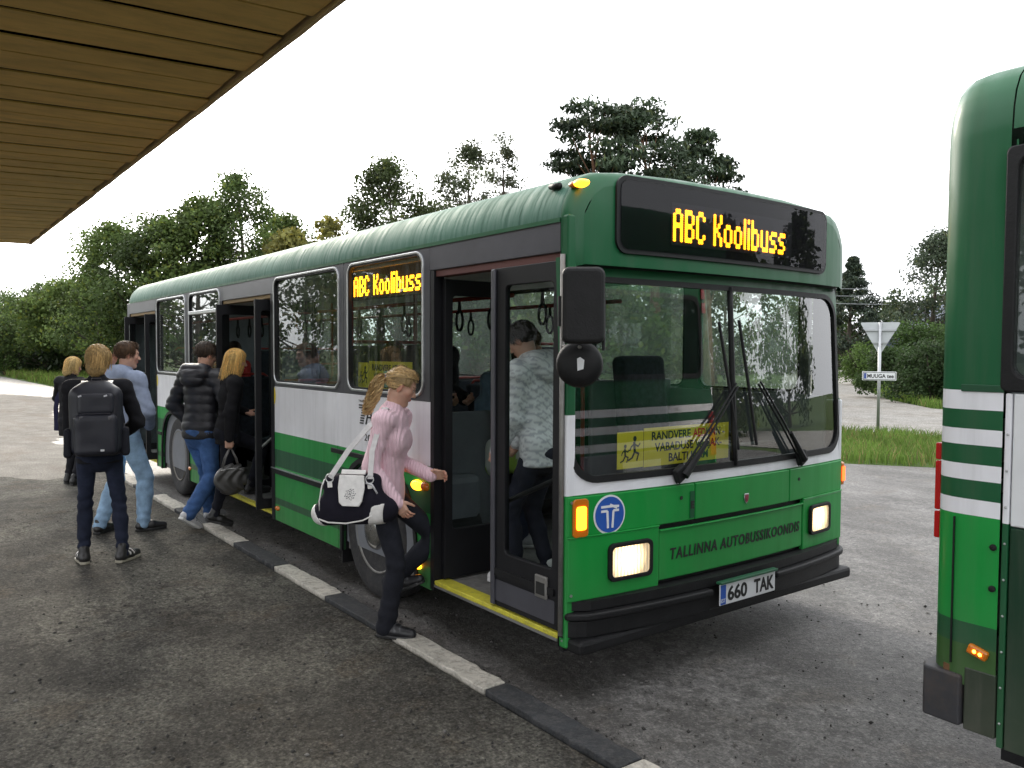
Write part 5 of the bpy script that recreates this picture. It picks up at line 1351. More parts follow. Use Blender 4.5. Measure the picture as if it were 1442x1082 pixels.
# rear: window, lamps, plate
rw = MB().ring(rrect(-1.05, 1.05, 1.72, 2.42, .12), rrect(-1.0, 1.0, 1.76, 2.38, .10), (-.012, 0, 0), (0, 1, 0), (0, 0, 1), (1, 0, 0), .012).build('rear_window', M_rub, bus2)
MB().prism(rrect(-1.01, 1.01, 1.75, 2.39, .10), (-.006, 0, 0), (0, 1, 0), (0, 0, 1), (1, 0, 0), .004).build('pane', M_signglass, rw)
MB().box(-.018, -.002, -.75, .75, .72, 1.16).build('engine_hatch', M_panel, bus2, bevel=.01)
for s in (-1, 1):
    tlp = empty('tail_light', (0, 0, 0), 0, bus2)
    for a, b, m in ((1.365, 1.43, M_tail), (1.17, 1.36, M_tail), (1.06, 1.165, M_tail)):
        MB().box(-.026, -.004, s * 1.125 - .045, s * 1.125 + .045, a, b).build('lens', M_tail, tlp, bevel=.006)
    MB().box(-.0035, .03, s * 1.12 - .035, s * 1.12 + .035, 1.05, 1.44).build('base', M_rub, tlp)
    for z in (2.32, 2.44):
        MB().box(-.022, -.002, s * 1.10 - .03, s * 1.10 + .03, z - .045, z + .045).build('upper_lamp', mat('dull_red_%d_%d' % (s, int(z * 100)), (.30, .02, .03), .3), bus2, bevel=.005)
MB().box(-.02, -.008, -.26, .26, .98, 1.09).build('number_plate', M_white, bus2)
M_b2b = mat('grey_bumper', (0.030, 0.030, 0.034), .6, var=.3, vscale=6, dirt=.4, dirtc=(.09, .06, .04))
bl = [(-.03, 1.18), (-.022, 1.23), (.0, 1.262), (.14, 1.27), (.245, 1.262), (.245, 1.15), (.05, 1.1)]
mb = MB().prism([(x, y) for x, y in [(-.03, -1.14), (-.026, -1.22), (-.005, -1.262), (.13, -1.268), (.135, -1.20), (.03, -1.16), (.02, -1.1), (.02, 1.1), (.03, 1.16), (.135, 1.20), (.13, 1.268), (-.005, 1.262), (-.026, 1.22), (-.03, 1.14)]], (0, 0, .395), (1, 0, 0), (0, 1, 0), (0, 0, 1), .19)
mb.build('bumper', M_b2b, bus2, bevel=.008)
MB().box(.137, .246, -1.252, -1.20, .385, .62).build('skirt', livery('skirt_dark', [(0, (.012, .03, .016))], streak=.4, grime=.9), bus2, bevel=.006)
MB().box(.06, .15, -1.245, -1.1, .585, .61).build('bumper_bracket', mat('rust', (.14, .07, .03), .9, var=.4), bus2)
sm = MB().obox((.185, -1.256, .688), (.034, 0, -.010), (0, .012, 0), (.006, 0, .018)).build('marker_lamp', M_ambdim, bus2, bevel=.008)
for dx in (-.008, .012): MB().lathe([(.0065, 0), (.004, -.004), (.001, -.005)], (.185 + dx, -1.268, .688 - dx * .3), 'y', 10).build('bulb', emit('bulb%d' % int(dx * 1000), (1, .32, .02), 8), sm)
me_t = None
for x in (2.9, 7.2):
    for s in (-1, 1):
        MB().lathe([(.30, -.13), (.42, -.135), (.482, -.085), (.482, .085), (.42, .135), (.30, .12), (.1, .05), (.001, .05)], (x, s * 1.08, .478), 'y', 28).build('wheel', M_tyre, bus2, smooth=True)

# ================================================================== people: implicit surfaces turned into meshes
def v3(*a): return np.array(a, float)
def unit(v): return v / (np.linalg.norm(v) + 1e-12)
def surface_nets(d, org, h):
    s = d < 0
    nx, ny, nz = d.shape
    c = np.zeros((nx - 1, ny - 1, nz - 1), np.int8)
    for i in (0, 1):
        for j in (0, 1):
            for k in (0, 1): c += s[i:nx - 1 + i, j:ny - 1 + j, k:nz - 1 + k]
    act = np.argwhere((c > 0) & (c < 8))
    vid = np.full(c.shape, -1, np.int32); vid[tuple(act.T)] = np.arange(len(act))
    D = {}
    for i in (0, 1):
        for j in (0, 1):
            for k in (0, 1): D[i, j, k] = d[act[:, 0] + i, act[:, 1] + j, act[:, 2] + k]
    acc = np.zeros((len(act), 3)); cnt = np.zeros(len(act))
    for a in D:
        for ax in range(3):
            if a[ax]: continue
            b = list(a); b[ax] = 1; b = tuple(b)
            da, db = D[a], D[b]; m = (da < 0) != (db < 0)
            t = np.where(m, da / np.where(m, da - db, 1), 0)
            p = np.zeros((len(act), 3)) + np.array(a, float); p[:, ax] = t
            acc += p * m[:, None]; cnt += m
    V = (act + acc / np.maximum(cnt, 1)[:, None]) * h + org
    Q = []
    for ax in range(3):
        o1, o2 = [(1, 2), (2, 0), (0, 1)][ax]
        sl0 = [slice(None)] * 3; sl1 = [slice(None)] * 3; sl0[ax] = slice(0, -1); sl1[ax] = slice(1, None)
        for o_ in (o1, o2):
            sl0[o_] = slice(1, -1); sl1[o_] = slice(1, -1)
        a, b = s[tuple(sl0)], s[tuple(sl1)]
        e = np.argwhere(a != b)
        if not len(e): continue
        flip = a[tuple(e.T)]
        e = e.copy(); e[:, o1] += 1; e[:, o2] += 1
        def cell(d1, d2):
            q = e.copy(); q[:, o1] -= d1; q[:, o2] -= d2; return vid[tuple(q.T)]
        q = np.stack([cell(1, 1), cell(0, 1), cell(0, 0), cell(1, 0)], 1)
        q[~flip] = q[~flip][:, ::-1]
        Q.append(q)
    return V, np.concatenate(Q)
class Field:
    def __init__(s, lo, hi, h):
        s.h = h; s.lo = np.array(lo, float)
        s.n = np.ceil((np.array(hi) - s.lo) / h).astype(int) + 1
        s.ax = [s.lo[i] + h * np.arange(s.n[i]) for i in range(3)]
        s.d = np.full(s.n, 1.0, np.float32)
    def _sub(s, lo, hi):
        sl = []
        for i in range(3):
            a = int(max(0, math.floor((lo[i] - s.lo[i]) / s.h))); b = int(min(s.n[i], math.ceil((hi[i] - s.lo[i]) / s.h) + 1))
            if b <= a: return None
            sl.append(slice(a, b))
        return tuple(sl), np.meshgrid(s.ax[0][sl[0]], s.ax[1][sl[1]], s.ax[2][sl[2]], indexing='ij', sparse=True)
    def apply(s, fn, lo, hi, k, mode='add'):
        q = s._sub(np.array(lo) - k - .03, np.array(hi) + k + .03)
        if q is None: return
        sl, (X, Y, Z) = q
        b = fn(X, Y, Z); a = s.d[sl]
        if mode == 'add':
            hh = np.clip(.5 + .5 * (a - b) / k, 0, 1); s.d[sl] = a * (1 - hh) + b * hh - k * hh * (1 - hh)
        else:
            b = -b; hh = np.clip(.5 - .5 * (a - b) / k, 0, 1); s.d[sl] = a * (1 - hh) + b * hh + k * hh * (1 - hh)
    def cone(s, a, b, ra, rb, k=.01, flat=None, mode='add'):
        a, b = np.array(a, float), np.array(b, float); ab = b - a; L2 = ab @ ab + 1e-12
        def fn(X, Y, Z):
            t = np.clip(((X - a[0]) * ab[0] + (Y - a[1]) * ab[1] + (Z - a[2]) * ab[2]) / L2, 0, 1)
            qx, qy, qz = X - a[0] - t * ab[0], Y - a[1] - t * ab[1], Z - a[2] - t * ab[2]
            if flat is not None:
                u, f = flat; m = (qx * u[0] + qy * u[1] + qz * u[2]) * (1 / f - 1)
                qx, qy, qz = qx + m * u[0], qy + m * u[1], qz + m * u[2]
            return np.sqrt(qx * qx + qy * qy + qz * qz) - (ra + (rb - ra) * t)
        r_ = max(ra, rb); s.apply(fn, np.minimum(a, b) - r_, np.maximum(a, b) + r_, k, mode); return s
    def ell(s, c, r_, k=.01, Rm=None, mode='add'):
        c = np.array(c, float); mr = min(r_); M_ = np.eye(3) if Rm is None else np.array(Rm)
        def fn(X, Y, Z):
            x, y, z = X - c[0], Y - c[1], Z - c[2]
            q = [(x * M_[0, i] + y * M_[1, i] + z * M_[2, i]) / r_[i] for i in range(3)]
            return (np.sqrt(q[0] ** 2 + q[1] ** 2 + q[2] ** 2) - 1) * mr
        g = max(r_) if Rm is not None else np.array(r_); s.apply(fn, c - g, c + g, k, mode); return s
    def rbox(s, c, half, rad, k=.01, Rm=None, mode='add'):
        c = np.array(c, float); M_ = np.eye(3) if Rm is None else np.array(Rm)
        def fn(X, Y, Z):
            x, y, z = X - c[0], Y - c[1], Z - c[2]
            q = [np.abs(x * M_[0, i] + y * M_[1, i] + z * M_[2, i]) - (half[i] - rad) for i in range(3)]
            o = np.sqrt(sum(np.maximum(a, 0) ** 2 for a in q)) + np.minimum(np.maximum(np.maximum(q[0], q[1]), q[2]), 0)
            return o - rad
        g = np.linalg.norm(half) if Rm is not None else np.array(half); s.apply(fn, c - g, c + g, k, mode); return s
    def cut(s, p, n):
        """keep the side against n"""
        X, Y, Z = np.meshgrid(*s.ax, indexing='ij', sparse=True)
        s.d = np.maximum(s.d, ((X - p[0]) * n[0] + (Y - p[1]) * n[1] + (Z - p[2]) * n[2]).astype(np.float32))
        return s
    def warp(s, fn):
        X, Y, Z = np.meshgrid(*s.ax, indexing='ij', sparse=True)
        near = np.abs(s.d) < .06
        add = fn(X, Y, Z); s.d = (s.d + np.where(near, add, 0)).astype(np.float32); return s
    def mesh(s): return surface_nets(s.d, s.lo, s.h)
def folds(seed, amp, f=(9, 9, 22), joints=(), jamp=0.006):
    g = np.random.default_rng(seed); ph = g.random(8) * 6.28
    def fn(X, Y, Z):
        a = np.sin(f[0] * X + f[2] * Z * .8 + 1.8 * np.sin(f[1] * Y * .9 + 5 * Z + ph[0]) + ph[1])
        b = np.sin(f[1] * Y * 1.2 - f[2] * Z + 2.0 * np.sin(f[0] * X * 1.1 - 4 * Z + ph[2]) + ph[3])
        o = amp * (.6 * a + .5 * a * b)
        for j in joints:
            w = np.exp(-((X - j[0]) ** 2 + (Y - j[1]) ** 2 + (Z - j[2]) ** 2) / .0095)
            o = o + jamp * w * np.sin(75 * Z + 18 * Y + 9 * X + ph[4] + 2 * np.sin(20 * X + ph[5]))
        return o
    return fn
attr_mat('skin', .5, sss=.12, bump=.05, bscale=300)
attr_mat('cloth', .95, bump=.25, bscale=420, spec=.2, var=.14, vscale=18)
attr_mat('denim', .95, bump=.3, bscale=500, var=.28, vscale=11, spec=.2)
attr_mat('nylon', .48, bump=.12, bscale=160, spec=.5, var=.1, vscale=10)
attr_mat('leather', .42, bump=.1, bscale=150, spec=.5, var=.1)
attr_mat('hair', .62, spec=.35, var=.15, vscale=60)
attr_mat('patent', .25, spec=.6)
def knit_mat():
    m = attr_mat('knit', .9, sheen=.2, var=.06)
    nt = m.node_tree; b = next(n for n in nt.nodes if n.type == 'BSDF_PRINCIPLED')
    w = nt.nodes.new('ShaderNodeTexWave'); w.wave_type = 'BANDS'; w.bands_direction = 'Y'; w.inputs['Scale'].default_value = 17; w.inputs['Distortion'].default_value = .3
    nt.links.new(_coords(nt, (0.0, 1.0, .08)), w.inputs['Vector']); nt.links.new(_bump(nt, w.outputs['Fac'], .6, .006), b.inputs['Normal'])
knit_mat()
def sdf_obj(name, fld, c, m, parent, M=None, colfn=None, smooth=True):
    V, Q = fld.mesh()
    cols = np.tile(np.array(c, float), (len(V), 1))
    if colfn is not None: cols = colfn(V, cols)
    if M is not None:
        V = V @ np.array(M[0]).T + np.array(M[1])
        if np.linalg.det(np.array(M[0])) < 0: Q = Q[:, ::-1]
    me = np_mesh(name, V, Q, cols)
    return mesh_obj(name, me, parent, MATS[m], smooth)
def ik(a, c, l1, l2, hint):
    a, c = np.array(a, float), np.array(c, float); d = c - a; L = np.linalg.norm(d)
    if L > (l1 + l2) * .995: c = a + d / L * (l1 + l2) * .995; d = c - a; L = np.linalg.norm(d)
    if L < abs(l1 - l2) + .02: L = abs(l1 - l2) + .02; c = a + unit(d) * L; d = c - a
    x = (l1 * l1 - l2 * l2 + L * L) / (2 * L); hgt = math.sqrt(max(0, l1 * l1 - x * x))
    u = d / L; hv = np.array(hint, float); hv = unit(hv - u * (hv @ u))
    return a + u * x + hv * hgt, c
def rotm(yaw=0, pitch=0, roll=0):
    cy, sy, cp, sp, cr, sr = math.cos(R(yaw)), math.sin(R(yaw)), math.cos(R(pitch)), math.sin(R(pitch)), math.cos(R(roll)), math.sin(R(roll))
    Rz = np.array([[cy, -sy, 0], [sy, cy, 0], [0, 0, 1]]); Rx = np.array([[1, 0, 0], [0, cp, -sp], [0, sp, cp]]); Ry = np.array([[cr, 0, sr], [0, 1, 0], [-sr, 0, cr]])
    return Rz @ Rx @ Ry          # yaw left positive, pitch up positive
SKIN = (0.56, 0.33, 0.24)
def head_mesh(k, neck_local, res=.0046, skin=SKIN, brow=(.10, .06, .03)):
    f = Field((-.105, -.135, -.235), (.105, .135, .14), res)
    f.ell((0, -.012, .035), (.075, .094, .083), .01)
    f.ell((0, .022, -.03), (.060, .066, .086), .03)
    for s in (-1, 1):
        f.cone((s * .040, .005, -.055), (s * .012, .058, -.098), .026, .018, .02)
        f.ell((s * .038, .050, -.018), (.027, .028, .024), .02)
        f.ell((s * .075, -.010, -.006), (.009, .020, .033), .006, rotm(-s * 18, 0, s * 6))
    f.ell((0, .067, -.099), (.020, .017, .016), .02)
    f.cone((-.03, .077, .024), (.03, .077, .024), .012, .012, .014)
    for s in (-1, 1): f.ell((s * .031, .097, .004), (.017, .018, .012), .010, mode='sub')
    for s in (-1, 1): f.ell((s * .031, .0745, .004), (.0125, .0125, .0115), .002)
    f.cone((0, .082, .010), (0, .104, -.027), .0075, .0115, .010)
    for s in (-1, 1): f.ell((s * .011, .093, -.031), (.008, .010, .008), .006)
    f.ell((0, .0845, -.0565), (.023, .011, .0055), .006); f.ell((0, .0825, -.0655), (.019, .011, .006), .006)
    f.cone((0, -.018, -.06), neck_local, .050, .056, .03)
    def colfn(V, c):
        x, y, z = V.T
        c = c.copy()
        ck = np.exp(-((np.abs(x) - .042) ** 2 + (y - .06) ** 2 + (z + .025) ** 2) / .0009)[:, None]
        c = c * (1 - .35 * ck) + np.array([.62, .24, .19]) * .35 * ck
        lip = (np.abs(x) < .023) & (y > .078) & (z > -.073) & (z < -.051); c[lip] = np.array([.50, .17, .15])
        er = (np.abs(x) > .07) & (z < .03) & (z > -.045); c[er] = c[er] * np.array([1.05, .85, .82])
        bw = (np.abs(x) > .011) & (np.abs(x) < .05) & (y > .068) & (z > .022) & (z < .031); c[bw] = c[bw] * .35 + np.array(brow) * .65
        dist = np.sqrt((np.abs(x) - .031) ** 2 + (y - .0745) ** 2 + (z - .004) ** 2)
        ey = (dist < .0138) & (y > .080) & (np.abs(z - .004) < .0065); c[ey] = np.array([.55, .52, .50])
        ir = ey & (np.sqrt((np.abs(x) - .031) ** 2 + (z - .004) ** 2) < .0055); c[ir] = np.array([.05, .06, .07])
        ld = (dist < .0150) & (y > .078) & (z > .010) & (z < .0145); c[ld] = np.array([.16, .09, .07])
        return c
    V, Q = f.mesh()
    return V, Q, colfn(V, np.tile(np.array(skin, float), (len(V), 1)))
def hand_mesh(curl=(15, 28, 22), spread=5, thumb=(35, 20), res=.0044, skin=SKIN):
    """x to the thumb side, y along the fingers, +z towards the palm"""
    f = Field((-.07, -.06, -.05), (.10, .21, .12), res)
    f.cone((0, -.045, 0), (0, .015, 0), .026, .027, .012, (v3(0, 0, 1), .72))
    f.rbox((0, .048, .002), (.041, .046, .0145), .013, .012)
    f.ell((.026, .03, .010), (.018, .028, .014), .012); f.ell((-.028, .03, .009), (.013, .03, .012), .01)
    for i, (bx, L, r_) in enumerate(((.030, .072, .0088), (.010, .080, .0090), (-.010, .074, .0086), (-.029, .058, .0076))):
        a = R((1.5 - i) * spread * .8); p = v3(bx, .088 - (.006 if i == 3 else 0), 0); ang = 0
        for j, fr in enumerate((.45, .31, .24)):
            ang += R(curl[j] * (1 + .08 * i)); dr = v3(math.sin(a) * math.cos(ang), math.cos(a) * math.cos(ang), math.sin(ang))
            q = p + dr * L * fr; f.cone(p, q, r_ * (1 - .08 * j), r_ * (1 - .08 * (j + 1)), .0035); p = q
    p = v3(.030, .018, .006); a1, a2 = R(thumb[0]), R(thumb[1])
    for j, (L, r_) in enumerate(((.040, .0125), (.032, .0100), (.024, .0088))):
        aa = a1 - a2 * j * .6
        dr = unit(v3(math.sin(aa), math.cos(aa), .35 + .18 * j * thumb[1] / 20)); q = p + dr * L; f.cone(p, q, r_, r_ * .88, .006); p = q
    V, Q = f.mesh(); c = np.tile(np.array(skin, float), (len(V), 1)); c[V[:, 1] > .11] *= np.array([1.06, .92, .9])
    return V, Q, c
def strands_mesh(paths, cols, w, center, g, taper=.35):
    """paths (n,m,3) in head space -> ribbons facing away from the head"""
    n, m, _ = paths.shape
    T = np.gradient(paths, axis=1); out = paths - center; out /= np.linalg.norm(out, axis=2)[..., None] + 1e-9
    out = out + .5 * g.standard_normal((n, 1, 3)); S = np.cross(T, out); S /= np.linalg.norm(S, axis=2)[..., None] + 1e-9
    ww = w * (.7 + .6 * g.random((n, 1))) * (1 - (1 - taper) * np.linspace(0, 1, m)[None] ** 2.5)
    A = paths + S * ww[..., None] / 2; B = paths - S * ww[..., None] / 2
    V = np.stack([A, B], 2).reshape(-1, 3)
    base = (np.arange(n) * m * 2)[:, None] + (np.arange(m - 1) * 2)[None]
    Q = np.stack([base, base + 1, base + 3, base + 2], -1).reshape(-1, 4)
    return V, Q, np.repeat(cols, m * 2, 0)
SK_C, SK_R = v3(0, -.012, .035), v3(.075, .094, .083)
def on_scalp(d, t): return SK_C + d * (SK_R + t)
def hair(kind, c, g, n=900, length=.2, res=.0065):
    """returns cap mesh and strands in head space"""
    f = Field((-.12, -.15, -.18), (.12, .13, .15), res)
    f.ell(SK_C, SK_R + .011, .01)
    if kind in ('short', 'shaggy'): f.ell((0, -.03, .045), (.080, .090, .080), .02)
    if kind == 'long': f.cone((0, -.04, .03), (0, -.065, -.09), .088, .072, .03, (v3(0, 1, 0), .75))
    if kind == 'shaggy': f.cone((0, -.04, .03), (0, -.06, -.075), .086, .07, .03, (v3(0, 1, 0), .75))
    # leave the face free
    f.rbox((0, .105, -.045), (.066, .075, .105), .03, .012, mode='sub')
    if kind in ('short', 'tail'):
        f.rbox((0, .02, -.165 if kind == 'short' else -.13), (.2, .2, .085), .02, .01, mode='sub')
        for s in (-1, 1): f.rbox((s * .09, .022, -.03), (.05, .045, .045), .02, .01, mode='sub')
    f.warp(lambda X, Y, Z: .0035 * np.sin(70 * X + 30 * np.sin(25 * Y)) * np.cos(40 * Z + 3) + .003 * np.sin(110 * Y + 9 * np.sin(40 * X)))
    V, Q = f.mesh(); cc = np.array(c, float)
    base = (V, Q, np.tile(cc * .6, (len(V), 1)) * (.8 + .4 * g.random(len(V)))[:, None])
    m = 9; ts = np.linspace(0, 1, m)
    P = np.zeros((n, m, 3))
    if kind == 'tail':
        tie = v3(0, -.112, .005)
        az = g.random(n) * 6.28; ph = np.where(np.cos(az) > .1, R(50) + R(14) * g.random(n), R(96) + R(22) * g.random(n))
        d0 = np.stack([np.sin(ph) * np.sin(az), np.sin(ph) * np.cos(az), np.cos(ph)], 1)
        d1 = unit((tie - SK_C) / SK_R)
        for j, t in enumerate(ts):
            dd = d0 * (1 - t) + d1 * t; dd /= np.linalg.norm(dd, axis=1)[:, None] + 1e-9
            P[:, j] = SK_C + dd * (SK_R + .013 + .004 * g.random(n)[:, None] + .004 * math.sin(3 * t))
    else:
        az = g.random(n) * 2 * math.pi - math.pi
        front = np.abs(az) < R(58)
        ph0 = R(2) + R(55) * g.random(n) ** 1.2
        if kind == 'short': end = np.where(front, R(64), R(124)) - R(18) * g.random(n)
        else: end = np.where(front, R(70), R(100))
        ph0 = np.minimum(ph0, end - R(18))
        tw = (g.random(n) - .5) * .9
        side = np.where(front, np.sign(az + .02) * R(62), 0)
        for j, t in enumerate(ts):
            ph = ph0 + (end - ph0) * min(1, t / (.55 if kind != 'short' else 1.0)); a = az + tw * t * .35 + (side - az * (side != 0)) * t * (.75 if kind != 'short' else .35)
            dd = np.stack([np.sin(ph) * np.sin(a), np.sin(ph) * np.cos(a), np.cos(ph)], 1)
            P[:, j] = SK_C + dd * (SK_R + .012 + (.010 * g.random(n)[:, None] * t if kind == 'short' else .006))
            if kind != 'short' and t > .5:
                q = (t - .5) / .5; L = length * (.75 + .35 * g.random(n)) * q
                P[:, j, 2] -= L
                k = np.where(P[:, j, 1] < 0, .25, .08)
                P[:, j, 0] *= 1 - .22 * q; P[:, j, 1] += -.012 * q * np.sin(az * 3)
                P[:, j] += (.006 * q * np.stack([np.sin(9 * t + az * 5), np.cos(8 * t + az * 4), 0 * az], 1))
        if kind == 'short': P[:, -1] += .008 * g.standard_normal((n, 3)); P[:, -2] += .004 * g.standard_normal((n, 3))
    fly = g.random(n) < .12; P[fly] += (ts[None, :, None] ** 1.5) * .016 * g.standard_normal((int(fly.sum()), 1, 3))
    cols = cc[None] * (.5 + 1.05 * g.random(n))[:, None]
    st = strands_mesh(P, cols, .0042, SK_C, g)
    return base, st
def merge(parts):
    V, Q, C, b = [], [], [], 0
    for v, q, c in parts:
        V.append(v); Q.append(q + b); C.append(c); b += len(v)
    return np.concatenate(V), np.concatenate(Q), np.concatenate(C)
def xform(part, M_, T):
    V, Q, C = part; M_ = np.array(M_)
    return V @ M_.T + np.array(T), (Q[:, ::-1] if np.linalg.det(M_) < 0 else Q), C
def shoe(name, parent, ank, yaw, pitch, c, sole_c, m='leather', S=1.0, res=.008, mirror=1, stripe=None):
    Rm = rotm(yaw, 0, 0) @ rotm(0, -pitch, 0)
    f = Field((-.07, -.11, -.03), (.07, .24, .16), res)
    F_ = (v3(0, 0, 1), .9)
    f.cone((0, -.045, .045), (0, .06, .048), .040, .044, .02); f.cone((0, .06, .042), (mirror * -.006, .165, .032), .044, .034, .02)
    f.cone((0, -.03, .05), (0, -.02, .12), .042, .040, .02)
    f.cut((0, 0, .014), (0, 0, -1))
    T = np.array(ank) - Rm @ v3(0, -.012, .088) * S
    def cf(V, cc):
        cc = cc.copy()
        if stripe is not None:
            k = (V[:, 2] > .05) & (V[:, 1] > .0) & (V[:, 1] < .10) & (np.sin(V[:, 1] * 160 + V[:, 2] * 60) > .2); cc[k] = stripe
        return cc
    o = sdf_obj(name, f, c, m, parent, (Rm * S, T), cf)
    # sole
    out = [(-.034, -.07), (0, -.085), (.034, -.07), (.037, 0), (.046, .07), (.042, .14), (.022, .185), (0, .197), (-.022, .19), (-.040, .15), (-.045, .08), (-.036, 0)]
    mb = MB().prism(out, (0, 0, -.001), (1, 0, 0), (0, 1, 0), (0, 0, 1), .024)
    mb.v = [tuple(Rm @ np.array(p) * S + T) for p in mb.v]
    V = np.array(mb.v)
    me = bpy.data.meshes.new('sole'); me.from_pydata(mb.v, [], mb.f); me.update()
    at = me.color_attributes.new('Col', 'FLOAT_COLOR', 'POINT'); at.data.foreach_set('color', np.tile(np.array([*sole_c, 1], np.float32), len(V)))
    so = mesh_obj('sole', me, o, MATS['leather']); md = so.modifiers.new('bevel', 'BEVEL'); md.width = .006; md.segments = 2
    return o
def person(label, loc, az, H, pose, wear, z0=0.0, seed=1, res=.0125, group=None, hands=True, feet=True):
    g = np.random.default_rng(seed)
    root = tag(empty('person', (loc[0], loc[1], z0), R(az - 90)), label, 'person', group)
    p = dict(pelvis=(0, 0, .52 * H), lean=(0, .02), yaw=0, head=(0, 0, 0), wr=(.20, .06, .48 * H), wl=(-.20, .06, .48 * H), er=(.4, -1, 0), el=(-.4, -1, 0),
             ar=(.09, 0, .09), al=(-.09, 0, .09), kr=(.05, 1, 0), kl=(-.05, 1, 0), fr=(-8, 0), fl=(8, 0), hr='relax', hl='relax', tr=(0, 1, 0), tl=(0, 1, 0))
    p.update(pose)
    b = wear.get('build', 1.0)
    hip = np.array(p['pelvis'], float); sp = unit(v3(p['lean'][0], p['lean'][1], 1)); Ry = rotm(p['yaw'])
    rt = Ry @ v3(1, 0, 0); rt = unit(rt - sp * (rt @ sp)); fw = np.cross(sp, rt)
    fwp = v3(0, 1, 0)
    hR, hL = hip + v3(.052 * H, 0, -.01 * H), hip + v3(-.052 * H, 0, -.01 * H)
    sw_ = wear.get('shoulder', .112) * H
    shc = hip + sp * .285 * H
    sR, sL = shc + rt * sw_, shc - rt * sw_
    neck = hip + sp * .315 * H
    eR, wR = ik(sR, p['wr'], .168 * H, .150 * H, p['er']); eL, wL = ik(sL, p['wl'], .168 * H, .150 * H, p['el'])
    kR, aR = ik(hR, p['ar'], .245 * H, .232 * H, p['kr']); kL, aL = ik(hL, p['al'], .245 * H, .232 * H, p['kl'])
    hs = H / 7.55 / .236
    HR = rotm(*p['head']); hup = HR @ v3(0, 0, 1)
    hc = neck + unit(sp * .6 + v3(0, 0, .4)) * .055 * H + hup * .045 * H + (HR @ v3(0, 1, 0)) * .012 * H
    info = dict(root=root, sR=sR, sL=sL, shc=shc, neck=neck, hip=hip, rt=rt, fw=fw, sp=sp, wR=wR, wL=wL, eR=eR, eL=eL, hc=hc, HR=HR, hs=hs)
    # ---- body: hidden core, head and hands in one mesh
    parts = []
    nl = HR.T @ (neck - sp * .03 * H - hc) / hs
    parts.append(xform(head_mesh(hs, nl, .0046 if res < .014 else .007, wear.get('skin', SKIN)), HR * hs, hc))
    core = Field(np.minimum.reduce([sR, sL, hR, hL, kR, kL, aR, aL, eR, eL, wR, wL]) - .12, np.maximum.reduce([sR, sL, hR, hL, kR, kL, aR, aL, eR, eL, wR, wL]) + .12, .024)
    fl = (fw, .66)
    core.cone(hip - sp * .02 * H, hip + sp * .1 * H, .064 * H, .056 * H, .03, fl).cone(hip + sp * .1 * H, hip + sp * .22 * H, .056 * H, .066 * H, .03, fl).cone(sR - rt * .02 * H, sL + rt * .02 * H, .024 * H, .024 * H, .02).cone(shc, neck, .03 * H, .03 * H, .02)
    for a, e, w_ in ((sR, eR, wR), (sL, eL, wL)): core.cone(a, e, .022 * H, .018 * H, .01).cone(e, w_, .018 * H, .012 * H, .01)
    for a, e, w_ in ((hR, kR, aR), (hL, kL, aL)): core.cone(a, e, .032 * H, .022 * H, .01).cone(e, w_, .022 * H, .014 * H, .01)
    V, Q = core.mesh(); parts.append((V, Q, np.tile(np.array(wear.get('skin', SKIN), float), (len(V), 1))))
    CURL = dict(relax=(16, 30, 22), fist=(62, 85, 55), grip=(50, 75, 45), open=(6, 10, 8))
    if hands:
        for e, w_, kd, th, sgn, dirn in ((eR, wR, p['hr'], p['tr'], 1, p.get('dr')), (eL, wL, p['hl'], p['tl'], -1, p.get('dl'))):
            if kd is None: continue
            y = unit(w_ - e) if dirn is None else unit(np.array(dirn, float)); x = np.array(th, float); x = unit(x - y * (x @ y)); z = np.cross(x, y) * sgn
            hm = hand_mesh(CURL[kd], thumb=(35, 20) if kd == 'relax' else (30, 45), res=.0044 if res < .014 else .0065, skin=wear.get('skin', SKIN))
            Ms = np.stack([x, y, z], 1) * (H / 1.78) * wear.get('handk', 1.0)
            parts.append(xform(hm, Ms, w_ + y * .012))
    V, Q, C = merge(parts)
    body = mesh_obj('body', np_mesh('body', V, Q, C), root, MATS['skin'], True)
    # ---- hair
    if wear.get('hair'):
        kd, hcx, n, L = wear['hair']
        cap, st = hair(kd, hcx, g, n, L, .0065 if res < .014 else .009)
        V, Q, C = merge([xform(cap, HR * hs, hc), xform(st, HR * hs, hc)])
        mesh_obj('hair', np_mesh('hair', V, Q, C), root, MATS['hair'], True)
    # ---- trousers
    T = wear['legs']; t = T.get('t', .008); flare = T.get('flare', .0)
    f = Field(np.minimum.reduce([hR, hL, kR, kL, aR, aL]) - .16, np.maximum.reduce([hR, hL, kR, kL, aR, aL, hip + v3(0, 0, .1 * H)]) + .16, res)
    lr = T.get('slim', 1.0)
    f.cone(hip - v3(0, 0, .015 * H), hip + sp * .07 * H, .092 * H * b, .080 * H * b, .03, (fwp, .72))
    f.ell(hip + v3(0, -.028 * H, -.012 * H), (.082 * H * b, .05 * H, .055 * H), .03)
    for h_, k_, a_ in ((hR, kR, aR), (hL, kL, aL)):
        f.cone(h_, k_, .050 * H * lr * b + t, .033 * H * lr + t, .022); f.cone(k_, k_ + (a_ - k_) * .35, .033 * H * lr + t, .034 * H * lr + t, .02)
        f.cone(k_ + (a_ - k_) * .35, a_ + unit(a_ - k_) * .012 * H, .034 * H * lr + t, (.024 + flare) * H * lr + t, .02)
    f.cut(hip + sp * T.get('top', .075) * H, sp)
    f.warp(folds(seed + 5, T.get('fold', .003), (12, 12, 26), (kR, kL, aR + v3(0, 0, .05), aL + v3(0, 0, .05), hR + v3(0, .05, 0), hL + v3(0, .05, 0)), T.get('jf', .006)))
